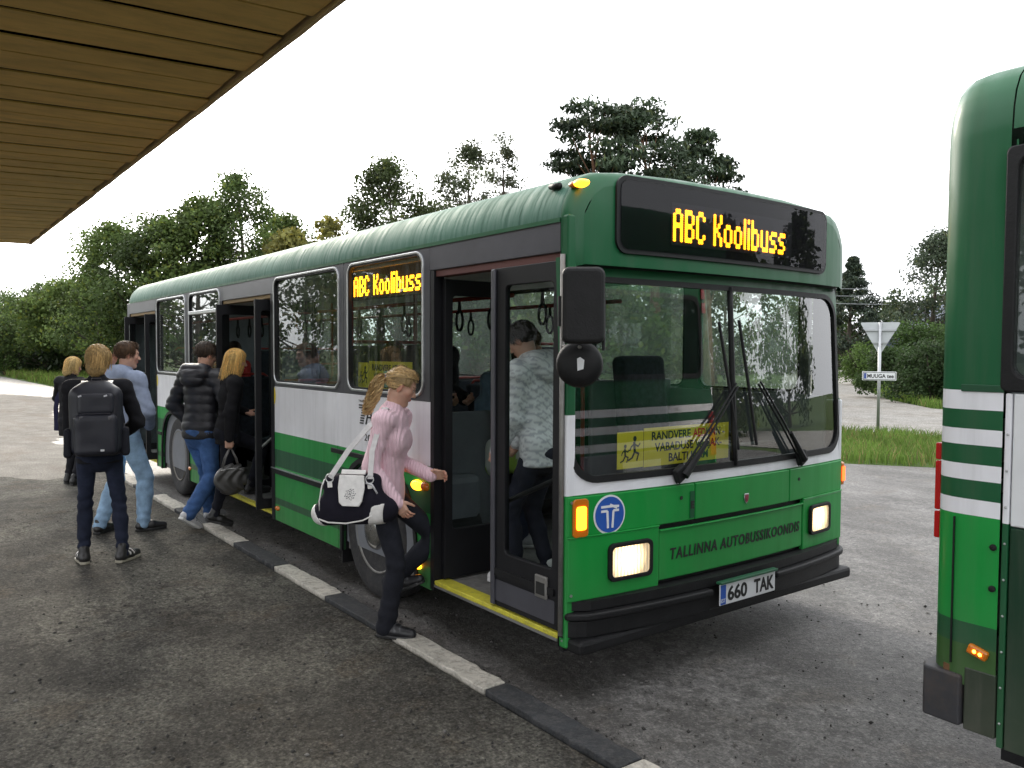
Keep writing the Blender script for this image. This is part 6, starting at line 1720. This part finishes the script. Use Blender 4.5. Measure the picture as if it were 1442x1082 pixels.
    def jeancol(V, c):
        c = c.copy()
        if T.get('fade'):
            for k_, h_ in ((kR, hR), (kL, hL)):
                w = np.exp(-np.sum((V - (h_ + k_) / 2 - v3(0, .05, 0)) ** 2, 1) / .03) * T['fade']; c = c * (1 + w[:, None])
        return c
    sdf_obj(T.get('name', 'trousers'), f, T['c'], T.get('m', 'denim'), root, None, jeancol)
    # ---- shoes
    if feet and wear.get('shoes'):
        S_ = wear['shoes']
        for a_, fo, mi in ((aR, p['fr'], 1), (aL, p['fl'], -1)):
            shoe('shoe', root, a_, fo[0], fo[1], S_['c'], S_['sole'], S_.get('m', 'leather'), H / 1.75 * S_.get('k', 1.0), mirror=mi, stripe=S_.get('stripe'))
    # ---- upper garments
    for T in wear['tops']:
        t = T.get('t', .012); hem = T.get('hem', .04) * H
        pts = [sR, sL, eR, eL, wR, wL, hip - v3(0, 0, hem), neck]
        mg = .29 if T.get('hood') or T.get('hoodup') else .17
        f = Field(np.minimum.reduce(pts) - mg, np.maximum.reduce(pts) + mg, T.get('res', res))
        wst = T.get('waist', .078)
        f.cone(hip - v3(0, 0, hem + .04), hip + sp * .02 * H, .092 * H * b + t, .090 * H * b + t, .04, (fw, .70))
        f.cone(hip + sp * .02 * H, hip + sp * .11 * H, .090 * H * b + t, wst * H * b + t, .04, (fw, .70)).cone(hip + sp * .11 * H, hip + sp * .215 * H, wst * H * b + t, .093 * H * b + t, .04, (fw, .72))
        if T.get('bust'):
            for s_ in (-1, 1): f.ell(hip + sp * .205 * H + fw * .048 * H + rt * s_ * .045 * H, (.026 * H, .020 * H, .030 * H), .06)
        f.cone(sR - rt * .012 * H, sL + rt * .012 * H, .040 * H + t, .040 * H + t, .035)
        f.cone(shc + sp * .01 * H, neck + sp * T.get('collar', .012) * H, .050 * H + t, .036 * H + t * .6, .03)
        if not T.get('vest'):
            for a, e, w_ in ((sR, eR, wR), (sL, eL, wL)):
                f.cone(a, e, .031 * H * b + t, .027 * H * b + t, .032); f.cone(e, w_ + unit(w_ - e) * T.get('cuff', .0), .027 * H + t, .020 * H + t * T.get('cuffk', .8), .02)
        if T.get('hood'):
            c_ = neck - fw * .055 * H + sp * .0 * H
            f.cone(c_ - rt * .05 * H, c_ + rt * .05 * H, .046 * H, .046 * H, .03); f.ell(c_ - fw * .02 * H - sp * .035 * H, (.075 * H, .045 * H, .05 * H), .03)
            f.cone(neck + rt * .045 * H - fw * .03 * H, neck + rt * .035 * H + fw * .05 * H - sp * .02 * H, .024 * H, .018 * H, .02); f.cone(neck - rt * .045 * H - fw * .03 * H, neck - rt * .035 * H + fw * .05 * H - sp * .02 * H, .024 * H, .018 * H, .02)
            hl = HR.T
        if T.get('hoodup'):
            f.ell(hc + HR @ v3(0, -.02, .02) * hs, tuple(v3(.10, .115, .125) * hs), .03, HR); f.ell(hc + HR @ v3(0, .09, -.02) * hs, tuple(v3(.07, .09, .09) * hs), .01, HR, mode='sub')
        f.cut(hip - v3(0, 0, hem), (0, 0, -1))
        js = (eR, eL, hip + sp * .08 * H + fw * .06, hip + sp * .1 * H - fw * .07, sR - v3(0, 0, .06), sL - v3(0, 0, .06))
        if T.get('quilt'):
            fr_ = T['quilt']
            def q(X, Y, Z):
                s_ = (X - hip[0]) * sp[0] + (Y - hip[1]) * sp[1] + (Z - hip[2]) * sp[2]
                a = np.abs(np.sin(s_ * math.pi / fr_)); return -.012 * np.sqrt(a) + .006 + .0022 * np.sin(60 * X + 9 * np.sin(40 * Z)) * np.cos(55 * Y)
            f.warp(q)
        if T.get('rib'):
            def q(X, Y, Z):
                a = np.arctan2(Y - hip[1], X - hip[0]); return .0016 * np.sin(a * 46) + 0 * Z
            f.warp(q)
        f.warp(folds(seed + 9, T.get('fold', .0035), (10, 10, 20), js, T.get('jf', .006)))
        o = sdf_obj(T.get('name', 'jacket'), f, T['c'], T.get('m', 'cloth'), root, None, T.get('colfn'))
        info.setdefault('tops', []).append(o)
    return info
def col_part(name, mb, c, m, parent, bevel=0.0, smooth=False):
    """simple mesh with a plain colour attribute"""
    me = bpy.data.meshes.new(name); me.from_pydata(mb.v, [], mb.f); me.update()
    bm = bmesh.new(); bm.from_mesh(me); bmesh.ops.recalc_face_normals(bm, faces=bm.faces); bm.to_mesh(me); bm.free()
    at = me.color_attributes.new('Col', 'FLOAT_COLOR', 'POINT'); at.data.foreach_set('color', np.tile(np.array([*c, 1], np.float32), len(me.vertices)))
    o = mesh_obj(name, me, parent, MATS[m], smooth)
    if bevel: md = o.modifiers.new('bevel', 'BEVEL'); md.width = bevel; md.segments = 2
    return o
def strip(mb, pts, w, th, nrm):
    """flat band along pts; nrm gives the face normal at each point"""
    P = [np.array(q, float) for q in pts]; n = len(P); vs = []
    for i in range(n):
        t = unit(P[min(i + 1, n - 1)] - P[max(i - 1, 0)]); nn = np.array(nrm[i] if isinstance(nrm, list) else nrm, float); nn = unit(nn - t * (nn @ t)); s = np.cross(t, nn)
        for a, b in ((-1, 0), (1, 0), (1, 1), (-1, 1)): vs.append(tuple(P[i] + s * a * w / 2 + nn * b * th))
    fs = [(i * 4 + k, i * 4 + (k + 1) % 4, (i + 1) * 4 + (k + 1) % 4, (i + 1) * 4 + k) for i in range(n - 1) for k in range(4)] + [(0, 1, 2, 3), tuple(range((n - 1) * 4, n * 4))]
    return mb.add(vs, fs)

BLK, JD, JB, JL = (.014, .014, .017), (.016, .020, .036), (.050, .105, .245), (.24, .36, .50)
# ------------------------------------------------------------------ the girl stepping in at the front door
PINK = (.80, .56, .63)
P1 = person('girl in a pink ribbed jumper stepping up to the front door with a black bag', (-1.44, -1.500), 44, 1.66,
    dict(pelvis=(0, -.035, .880), lean=(0, .085), head=(17, -24, 0), wr=(.200, .085, .885), wl=(-.07, .215, 1.005), er=(.2, -1, -.1), el=(-.35, -.8, -.7), ar=(.05, -.02, .088), al=(-.12, -.03, .31), kr=(0, 1, 0), kl=(-.45, 1, 0),
         fr=(-6, 0), fl=(5, -22), hr='relax', hl='relax', tr=(.1, 1, .1), tl=(.55, .1, 1), yaw=-3, dl=(.1, 1, .02)),
    dict(build=.92, shoulder=.100, handk=.92, hair=('tail', (.47, .32, .15), 1100, .2), legs=dict(c=(.016, .017, .023), t=.006, slim=.95, flare=.010, m='denim', name='jeans', fade=.3),
         shoes=dict(c=(.012, .012, .014), sole=(.02, .02, .02), k=.98, stripe=(.06, .06, .065)),
         tops=[dict(name='jumper', c=PINK, m='knit', t=.006, hem=.03, rib=True, bust=True, waist=.074, cuffk=1.5, cuff=.02, jf=.0025, fold=.0016, res=.0105)]), seed=11)
def ponytail(P, c, seed, chain, name='ponytail', n=420, spread=.028):
    g = np.random.default_rng(seed); m = 16; C = np.array(chain, float)
    tt = np.linspace(0, len(C) - 1, m); i = np.clip(tt.astype(int), 0, len(C) - 2); fr = (tt - i)[:, None]; base = C[i] * (1 - fr) + C[i + 1] * fr
    o = g.standard_normal((n, 3)); o /= np.maximum(1, np.linalg.norm(o, axis=1)[:, None] / 1.5)
    env = np.sin(np.linspace(.25, math.pi * .93, m)) ** .6
    ph = g.random(n) * 6.28; cl = g.integers(0, 9, n); q = np.linspace(0, 1, m)
    paths = base[None] + o[:, None] * spread * env[None, :, None]
    wv = .016 * np.sin(q[None] * 22 + cl[:, None] * .7 + .5 * np.sin(ph)[:, None]) * q[None] ** .6
    paths[..., 0] += wv; paths[..., 1] += .014 * np.cos(q[None] * 22 + cl[:, None] * .9) * q[None] ** .6
    cols = np.array(c)[None] * (.55 + .95 * g.random(n))[:, None]
    V, Q, cc = strands_mesh(paths, cols, .0055, base.mean(0) + v3(.05, .05, 0), g)
    mesh_obj(name, np_mesh(name, V, Q, cc), P['root'], MATS['hair'], True)
tie = P1['hc'] + P1['HR'] @ v3(0, -.116, .012) * P1['hs']
ponytail(P1, (.52, .36, .17), 21, [tie, tie + v3(.012, -.026, .002), tie + v3(.03, -.046, -.030), tie + v3(.035, -.058, -.075), tie + v3(.04, -.075, -.125), tie + v3(.045, -.098, -.175), tie + v3(.05, -.105, -.215)], spread=.024)
mb = MB().lathe([(.020, -.012), (.026, -.008), (.026, .008), (.020, .012)], tuple(tie + v3(0, -.004, 0)), 'y', 16, True); col_part('hair_tie', mb, (.16, .17, .26), 'cloth', P1['root'], smooth=True)
# turned down collar with a frill
ck = P1['neck']; mb = MB(); ths = np.linspace(0, 2 * math.pi, 49)
rings = []
for k, (r_, dz) in enumerate(((.058, .012), (.066, .022), (.080, .008), (.098, -.024), (.094, -.030), (.07, .0))):
    rings.append([tuple(ck + P1['rt'] * (r_ + .004 * math.sin(9 * t) * (k > 1)) * math.cos(t) + P1['fw'] * (r_ * .92) * math.sin(t) + P1['sp'] * (dz - .02 * math.sin(t) * (k > 0) + .004 * math.sin(14 * t) * (k in (3, 4)))) for t in ths[:-1]])
nn = 48
mb.add([q for rg in rings for q in rg], [(i * nn + j, i * nn + (j + 1) % nn, (i + 1) * nn + (j + 1) % nn, (i + 1) * nn + j) for i in range(5) for j in range(nn)])
col_part('collar', mb, PINK, 'cloth', P1['root'], smooth=True)

# her big black and white shoulder bag
def local_root(name, P, label, cat, at):
    """a thing carried by a person: own top level empty at the same heading"""
    M_ = P['root'].matrix_basis if False else None
    rz = P['root'].rotation_euler[2]; c_, s_ = math.cos(rz), math.sin(rz); l = P['root'].location
    w = (l.x + at[0] * c_ - at[1] * s_, l.y + at[0] * s_ + at[1] * c_, l.z + at[2])
    return tag(empty(name, w, rz), label, cat)
BAGB, BAGW = (.013, .012, .020), (.72, .70, .68)
bg = local_root('shoulder_bag', P1, 'large black shoulder bag with white corners hanging behind the girl in pink', 'bag', (.235, -.155, .755))
tl_ = rotm(0, 4, 0)
def bagfield(grow=0.0):
    f = Field((-.16, -.36, -.06), (.16, .40, .40), .009)
    f.rbox((0, 0, .085), (.085 + grow, .215 + grow, .085 + grow), .05, .02, tl_); f.rbox((0, .0, .175), (.070 + grow, .175 + grow, .115 + grow), .05, .05, tl_)
    f.cone((0, -.195, .05), (0, .19, .085), .072 + grow, .080 + grow, .03); f.warp(folds(3, .006, (14, 16, 18)))
    return f
sdf_obj('bag_body', bagfield(), BAGB, 'cloth', bg)
f = bagfield(.004); f.cut((0, -.222, .075), unit(v3(0, 1, .6))); sdf_obj('corner_patch', f, BAGW, 'leather', bg)
f = bagfield(.004); f.cut((0, .115, .045), unit(v3(0, -1, .3))); f.cut((0, .0, .082), unit(v3(0, -.25, 1))); f.cut((0, .195, 0), unit(v3(0, 1, -.1))); sdf_obj('corner_patch', f, BAGW, 'leather', bg)
mb = MB()
fl_ = [(-.075, .262), (.075, .262), (.083, .19), (.072, .115), (.055, .085), (-.045, .085), (-.068, .105), (-.08, .19)]
mb.prism([(u + .015, v) for u, v in fl_], (.130, 0, .03), (0, 1, 0), (-.20, 0, 1), (1, 0, .2), .012); mb.prism([(u + .015, v) for u, v in [(-.075, 0), (.075, 0), (.075, .03), (-.075, .03)]], (.060, 0, .292), (0, 1, 0), (-.6, 0, .8), (.8, 0, .6), .010)
col_part('flap', mb, BAGW, 'leather', bg, .006)
mb = MB()
for k in range(26):
    a, r_ = k * 2.4, .006 * math.sqrt(k); u, v = .015 + 1.1 * r_ * math.cos(a), .155 + r_ * math.sin(a) * 1.1
    mb.obox((.143 - .20 * v, u, v + .03), (.0012, 0, 0), (0, .003 + .0015 * math.cos(k), .002), (0, -.001, .0022))
col_part('printed_crest', mb, (.16, .16, .17), 'leather', bg)
mb = MB().tube([(.094, y, z) for y, z in [(-.185, .03), (-.13, .012), (-.02, .010), (.08, .03), (.14, .06)]], .005, 6); col_part('piping', mb, BAGW, 'leather', bg, smooth=True)
mb = MB().tube([(.078, -.185, .06), (.080, -.188, .13), (.070, -.175, .22), (.05, -.165, .26)], .0045, 6); col_part('piping', mb, BAGW, 'leather', bg, smooth=True)
mb = MB().tube([(.085, .10, .25), (.088, .14, .24), (.088, .17, .19)], .006, 6); col_part('zip_pull', mb, (.5, .5, .52), 'patent', bg, smooth=True)
# strap over the shoulder, in bag space
shp = np.array([P1['sR'][0] - .235 - .035, P1['sR'][1] + .155, P1['sR'][2] - .755 + .072])
for ys, side in ((-.125, .06), (.12, -.0)):
    mb = MB(); a = v3(.065, ys, .27); pts = [a, a * .6 + shp * .4 + v3(.03, -.012, 0), a * .25 + shp * .75 + v3(.03, 0, 0), shp + v3(.0, side * .3, .004), shp + v3(-.035, side * .3 + .01, -.03)]
    strip(mb, pts, .032, .006, [v3(1, 0, .1), v3(1, 0, .2), v3(1, 0, .6), v3(.2, 0, 1), v3(-.7, 0, .7)]); col_part('strap', mb, (.62, .60, .60), 'leather', bg, .002)
    mb = MB(); th = np.linspace(0, 2 * math.pi, 17); mb.tube([tuple(a + v3(.012, .024 * math.cos(t), .024 * math.sin(t))) for t in th], .0035, 6, cap=False); col_part('ring', mb, (.6, .6, .6), 'patent', bg, smooth=True)
    mb = MB(); strip(mb, [a + v3(.008, 0, -.02), a + v3(.012, .005, -.055)], .03, .006, v3(1, 0, 0)); col_part('tab', mb, BAGW, 'leather', bg, .003)

# ------------------------------------------------------------------ the boy with the backpack
P2 = person('fair haired boy in dark clothes standing with his back turned and a backpack on', (-4.40, -2.60), 167, 1.80,
    dict(pelvis=(-.01, -.01, .935), lean=(-.01, .045), head=(-12, -4, 2), wr=(.135, .20, 1.03), wl=(-.13, .22, 1.05), er=(.75, -.7, -.1), el=(-.35, -1, -.1), ar=(.155, -.03, .09), al=(-.14, .03, .09), fr=(-35, 0), fl=(14, 0), hr='grip', hl='grip'),
    dict(build=.93, hair=('shaggy', (.46, .30, .12), 1300, .085), legs=dict(c=JD, t=.006, slim=.86, name='jeans', fade=.6, jf=.009, top=.05), shoes=dict(c=(.016, .015, .015), sole=(.30, .28, .22), stripe=(.6, .58, .55)),
         tops=[dict(name='jumper', c=BLK, t=.012, hem=.055)]), seed=22)
BPK = (.013, .014, .022)
bp = local_root('backpack', P2, 'black backpack with side pockets on the fair haired boy', 'backpack', (-.015, -.125, .90))
def bpfield(parts, warp=.004):
    f = Field((-.24, -.32, -.05), (.24, .10, .68), .01)
    for c_, h_, r_ in parts: f.rbox(c_, h_, r_, .03)
    f.warp(folds(8, warp, (12, 12, 18))); return f
f = bpfield([((0, -.085, .30), (.195, .100, .285), .085)]); f.cone((-.06, -.06, .56), (.06, -.06, .56), .06, .06, .05); sdf_obj('main_bag', f, BPK, 'nylon', bp)
sdf_obj('front_pocket', bpfield([((0, -.188, .195), (.155, .048, .165), .045)]), (.016, .017, .026), 'nylon', bp)
sdf_obj('upper_pocket', bpfield([((0, -.178, .44), (.130, .034, .085), .033)]), (.018, .019, .028), 'nylon', bp)
for s in (-1, 1):
    sdf_obj('side_pocket', bpfield([((s * .205, -.085, .13), (.030, .065, .115), .025)]), (.020, .021, .028), 'cloth', bp)
    mb = MB(); sx_ = s * .075
    strip(mb, [(sx_, -.015, .50), (sx_ * 1.15, .02, .585), (sx_ * 1.25, .09, .605), (sx_ * 1.5, .19, .56), (sx_ * 1.9, .25, .42), (s * .18, .20, .24), (s * .17, .02, .10)], .055, .012, [v3(0, 0, 1), v3(0, 0, 1), v3(0, .2, 1), v3(0, 1, .6), v3(s * .3, 1, 0), v3(s, .6, 0), v3(s, 0, 0)])
    col_part('shoulder_strap', mb, BPK, 'nylon', bp, .004)
    mb = MB().obox((s * .10, -.232, .33), (.014, .004, 0), (0, .003, 0), (0, 0, .016)); col_part('buckle', mb, (.10, .10, .11), 'patent', bp, .003)
    mb = MB().obox((s * .09 - .02, -.208, .505), (.012, 0, .004), (0, .003, 0), (-.002, 0, .006)); col_part('zip_pull', mb, (.55, .56, .6), 'patent', bp)
mb = MB().tube([(-.13, -.19, .10), (-.135, -.20, .30), (-.10, -.215, .365), (.10, -.215, .365), (.135, -.20, .30), (.13, -.19, .10)], .004, 5); col_part('zip', mb, (.05, .05, .06), 'patent', bp)
mb = MB().tube([(-.04, -.02, .60), (-.03, -.03, .635), (.03, -.03, .635), (.04, -.02, .60)], .008, 6); col_part('carry_loop', mb, BPK, 'nylon', bp)
mb = MB().obox((.045, -.233, .075), (.014, 0, 0), (0, .002, 0), (0, 0, .008)); col_part('badge', mb, (.55, .56, .58), 'patent', bp)

# ------------------------------------------------------------------ the boy in the grey hoodie
P3 = person('brown haired boy in a grey hoodie and pale jeans beside the boy with the backpack', (-5.55, -2.2), 112, 1.845,
    dict(pelvis=(.0, -.01, .955), lean=(.02, .05), head=(-24, -6, 0), wr=(.13, .20, 1.03), wl=(-.13, -.05, 1.60), er=(1, -.5, -.2), el=(-1, .2, .15), ar=(.13, .12, .09), al=(-.12, -.17, .09), fr=(-20, 0), fl=(25, 0), hr=None, hl='relax', dl=(.7, -.1, .6), tl=(0, 1, 0)),
    dict(hair=('short', (.085, .045, .022), 900, .05), legs=dict(c=JL, t=.012, slim=1.05, name='jeans', fade=.25, jf=.008), shoes=dict(c=(.012, .011, .011), sole=(.015, .015, .015)),
         tops=[dict(name='shirt', c=(.62, .62, .64), t=.010, hem=.075, vest=True), dict(name='hoodie', c=(.29, .34, .46), t=.020, hem=.045, hood=True, fold=.005, jf=.008)]), seed=33)
# ------------------------------------------------------------------ the boy in the quilted jacket
P4 = person('dark haired boy in a black quilted jacket and blue jeans walking to the middle door', (-5.45, -1.52), 120, 1.86,
    dict(pelvis=(.0, .03, .955), lean=(.0, .07), head=(-16, -16, 0), wr=(.215, .16, .99), wl=(-.215, .15, .99), er=(1, -.6, 0), el=(-1, -.5, 0), ar=(.09, -.22, .16), al=(-.10, .26, .09), kr=(.1, 1, 0), fr=(-10, 34), fl=(5, 0), hr=None, hl=None),
    dict(shoulder=.118, hair=('short', (.045, .028, .018), 1100, .06), legs=dict(c=JB, t=.011, slim=1.02, flare=.006, name='jeans', fade=.9, jf=.009), shoes=dict(c=(.45, .45, .46), sole=(.6, .6, .58), stripe=(.1, .1, .11)),
         tops=[dict(name='quilted_jacket', c=(.017, .017, .022), m='nylon', t=.026, hem=.045, hood=True, quilt=.088, fold=.003, jf=.004, res=.0115)]), seed=44)
# ------------------------------------------------------------------ the fair haired woman with the handbag
P5 = person('woman with long fair hair in black stepping in at the middle door with a handbag', (-5.02, -1.42), 84, 1.66,
    dict(pelvis=(.02, .05, .98), lean=(.02, .10), head=(-6, -10, 0), wr=(.235, .02, .90), wl=(-.14, .26, 1.15), er=(.5, -1, 0), el=(-.8, -.6, -.2), ar=(.08, -.10, .11), al=(-.09, .30, .41), kr=(0, 1, 0), kl=(0, 1, .2), fr=(-5, 18), fl=(4, 0), hr='fist', hl='relax'),
    dict(build=.94, shoulder=.102, handk=.92, hair=('long', (.72, .47, .16), 1400, .22), legs=dict(c=(.013, .014, .020), t=.006, slim=.9, name='trousers'), shoes=dict(c=(.012, .012, .012), sole=(.02, .02, .02)),
         tops=[dict(name='coat', c=(.012, .012, .014), t=.012, hem=.075, waist=.072)]), seed=55)
hb = local_root('handbag', P5, 'slouchy dark grey handbag held by the woman with long fair hair', 'handbag', (.25, .03, .40))
f = Field((-.14, -.2, -.04), (.14, .2, .38), .01); f.ell((0, 0, .12), (.075, .145, .135), .02); f.cone((0, -.06, .2), (0, .06, .22), .06, .055, .05)
f.warp(lambda X, Y, Z: .008 * np.sin(70 * Y + 8 * np.sin(12 * Z) - 20 * Y * Z) * (Z > .02)); sdf_obj('bag_body', f, (.060, .058, .055), 'leather', hb)
for s in (-1, 1):
    mb = MB().tube([(s * .03, -.08, .23), (s * .03, -.05, .34), (s * .012, -.012, .425), (s * .012, .012, .425), (s * .03, .05, .34), (s * .03, .08, .23)], .007, 6); col_part('handle', mb, (.10, .095, .09), 'leather', hb, smooth=True)
mb = MB().tube([(.055, -.10, .235), (.062, 0, .25), (.055, .10, .235)], .004, 6); col_part('zip', mb, (.4, .4, .38), 'patent', hb)
# ------------------------------------------------------------------ the fair haired woman at the back
P6 = person('woman with fair hair in a black coat standing farthest left, behind the backpack boy', (-8.9, -2.15), 128, 1.67,
    dict(pelvis=(0, 0, .86), lean=(.0, .03), head=(-25, -12, 0), wr=(.10, .25, 1.12), wl=(-.10, .25, 1.12), er=(1, -.4, -.3), el=(-1, -.4, -.3), hr='fist', hl='fist', al=(-.08, .03, .09), ar=(.08, -.03, .09)),
    dict(build=.95, shoulder=.103, hair=('long', (.66, .47, .20), 1000, .12), legs=dict(c=(.013, .013, .016), t=.008, slim=.9), shoes=dict(c=(.012, .012, .012), sole=(.02, .02, .02)),
         tops=[dict(name='coat', c=(.013, .013, .015), t=.014, hem=.13)]), seed=66)
hb2 = local_root('hanging_strap', P6, 'dark bag strap hanging from the woman farthest left', 'scarf', (-.16, -.02, .70))
mb = MB(); strip(mb, [(.02, 0, .50), (-.03, 0, .42), (-.055, .0, .30), (-.06, .01, .12), (-.065, .01, .0)], .07, .012, v3(0, 1, 0)); col_part('cloth', mb, (.02, .02, .05), 'cloth', hb2, .004)  # flat dark band standing for a hanging bag strap

# ------------------------------------------------------------------ passengers inside the bus, seen through doors and glass
RI = .016
def seat_pose(H, x=0.0, turn=0, head=(0, -8, 0)): return dict(pelvis=(0, -.05, .58), lean=(0, .08), head=head, wr=(.10, .30, .74), wl=(-.10, .30, .74), er=(.2, -1, 0), el=(-.2, -1, 0), ar=(.09, .40, .09), al=(-.09, .40, .09), kr=(0, .5, 1), kl=(0, .5, 1), hr='grip', hl='grip')
def WHITEPAT(V, c):
    k = (np.sin(V[:, 0] * 90 + V[:, 2] * 130) > .8) | (np.sin(V[:, 0] * 90 - V[:, 2] * 130 + V[:, 1] * 60) > .8); c = c.copy(); c[k] = np.array([.50, .51, .56]); return c
P7 = person('boarding girl in a white patterned jacket behind the front door glass', (-.915, -.765), 203, 1.66,
    dict(pelvis=(0, -.03, .86), lean=(.0, .16), head=(0, -30, 0), wr=(.14, .22, .86), wl=(-.14, .20, .84), er=(.5, -1, 0), el=(-.5, -1, 0), ar=(.08, -.04, .09), al=(-.08, .10, .09), hl='fist', hr='fist'),
    dict(build=.98, shoulder=.104, hair=('short', (.020, .014, .012), 800, .06), legs=dict(c=(.020, .022, .035), t=.006, slim=.9, name='jeans'), shoes=dict(c=(.6, .6, .6), sole=(.6, .6, .6)),
         tops=[dict(name='jacket', c=(.82, .83, .86), m='nylon', t=.024, hem=.065, hood=True, colfn=WHITEPAT)]), z0=.318, seed=77, res=.013)
P8 = person('passenger with a pale blue backpack waiting on the front step inside', (-1.80, -.22), 58, 1.62,
    dict(lean=(0, .06), head=(0, -10, 0), wr=(.2, .12, .85), wl=(-.2, .12, .85), hr='fist', hl='fist'),
    dict(build=.95, hair=('long', (.10, .06, .03), 700, .1), legs=dict(c=(.02, .03, .06), t=.008), shoes=dict(c=(.3, .3, .32), sole=(.5, .5, .5)), tops=[dict(name='jacket', c=(.10, .13, .10), t=.018, hem=.05)]), z0=.318, seed=78, res=RI)
bq = local_root('backpack', P8, 'pale blue backpack worn by a passenger inside the front door', 'backpack', (0, -.13, .86))
f = Field((-.2, -.3, -.05), (.2, .1, .55), .012); f.rbox((0, -.08, .22), (.15, .09, .22), .07, .02); f.rbox((0, -.16, .14), (.11, .05, .11), .04, .03); f.warp(folds(4, .005)); sdf_obj('main_bag', f, (.15, .22, .30), 'cloth', bq)
for s in (-1, 1):
    mb = MB(); strip(mb, [(s * .08, -.01, .42), (s * .09, .08, .50), (s * .10, .20, .44), (s * .13, .20, .25), (s * .14, .0, .10)], .045, .01, [v3(0, 0, 1), v3(0, .2, 1), v3(0, 1, .5), v3(s, .5, 0), v3(s, 0, 0)]); col_part('shoulder_strap', mb, (.10, .14, .20), 'nylon', bq)
kb = local_root('sports_bag', P8, 'white and lime green bag held by a passenger inside the front door', 'bag', (.22, -.12, .56))
f = Field((-.15, -.25, -.05), (.15, .25, .4), .012); f.rbox((0, 0, .14), (.08, .17, .13), .06, .02); f.warp(folds(6, .010, (16, 14, 15)))
sdf_obj('bag_body', f, (.62, .64, .60), 'nylon', kb, None, lambda V, c: np.where((np.sin(V[:, 1] * 26 + V[:, 2] * 9) > .15)[:, None], np.array([[.30, .46, .06]]), c))
mb = MB(); strip(mb, [(.0, -.09, .25), (.0, -.03, .36), (.0, .03, .36), (.0, .09, .25)], .03, .006, v3(1, 0, 0)); col_part('handle', mb, (.05, .05, .05), 'nylon', kb)
P9 = person('passenger in a grey blue jacket just inside the middle door', (-5.02, -.66), 120, 1.66,
    dict(lean=(0, .05), head=(-10, -5, 0)), dict(hair=('short', (.10, .06, .03), 500, .05), legs=dict(c=(.03, .035, .05), t=.010), shoes=dict(c=(.02, .02, .02), sole=(.03, .03, .03)), tops=[dict(name='jacket', c=(.16, .18, .22), t=.026, hem=.06)]), z0=.318, seed=79, res=RI)
P10 = person('passenger with a raised grey hood and a white cap behind the rearmost side window', (-7.62, -.55), 255, 1.62,
    dict(lean=(0, .06), head=(0, -4, 0)), dict(hair=('short', (.10, .06, .03), 300, .05), legs=dict(c=(.03, .035, .05), t=.010), shoes=dict(c=(.02, .02, .02), sole=(.03, .03, .03)), tops=[dict(name='hoodie', c=(.24, .26, .28), t=.022, hem=.06, hoodup=True)]), z0=.318, seed=80, res=RI)
cp = local_root('cap', P10, 'white cap with a red brim worn under the grey hood', 'cap', tuple(P10['hc']))
f = Field((-.12, -.14, -.02), (.12, .22, .16), .008); f.ell((0, -.01, .035), (.088, .105, .095), .01); f.cut((0, 0, .035), (0, 0, -1)); sdf_obj('crown', f, (.6, .6, .6), 'cloth', cp)
mb = MB().prism([(-.075, .07), (-.07, .14), (-.03, .175), (.03, .175), (.07, .14), (.075, .07)], (0, 0, .04), (1, 0, 0), (0, 1, 0), (0, 0, 1), .006); col_part('brim', mb, (.5, .12, .12), 'cloth', cp)
rb = person('passenger in a red top beside the hooded one at the rearmost side window', (-6.95, -.62), 215, 1.55,
    dict(lean=(0, .05), head=(0, -10, 0)), dict(hair=('short', (.05, .03, .02), 300, .05), legs=dict(c=(.03, .035, .05), t=.010), shoes=dict(c=(.02, .02, .02), sole=(.03, .03, .03)), tops=[dict(name='jacket', c=(.40, .03, .03), t=.02, hem=.05)]), z0=.318, seed=85, res=RI)
for k, (x, y, z, az, hc_, tc, lab) in enumerate((
        (-3.85, -.62, .32, 8, (.06, .045, .035), (.03, .035, .04), 'seated passenger in dark grey at the window behind the middle door'),
        (-3.10, -.70, .32, 10, (.02, .015, .012), (.025, .03, .06), 'dark haired passenger bent forward at the window between the doors'),
        (-2.42, -.62, .67, 5, (.02, .016, .013), (.012, .013, .016), 'dark seated passenger under the side display'),
        (-2.85, -.72, .45, 5, (.10, .035, .02), (.03, .03, .04), 'red haired passenger low at the window with the side display'))):
    person(lab, (x, y), az, 1.70, seat_pose(1.7, head=((-30, 5, 25, -10)[k], (-4, -32, -6, -20)[k], 0)), dict(hair=('short', hc_, 500, .05), legs=dict(c=(.03, .035, .05), t=.010), shoes=dict(c=(.02, .02, .02), sole=(.03, .03, .03)), tops=[dict(name='jacket', c=tc, t=.022, hem=.03, hood=(k == 0))]), z0=z, seed=90 + k, res=RI)
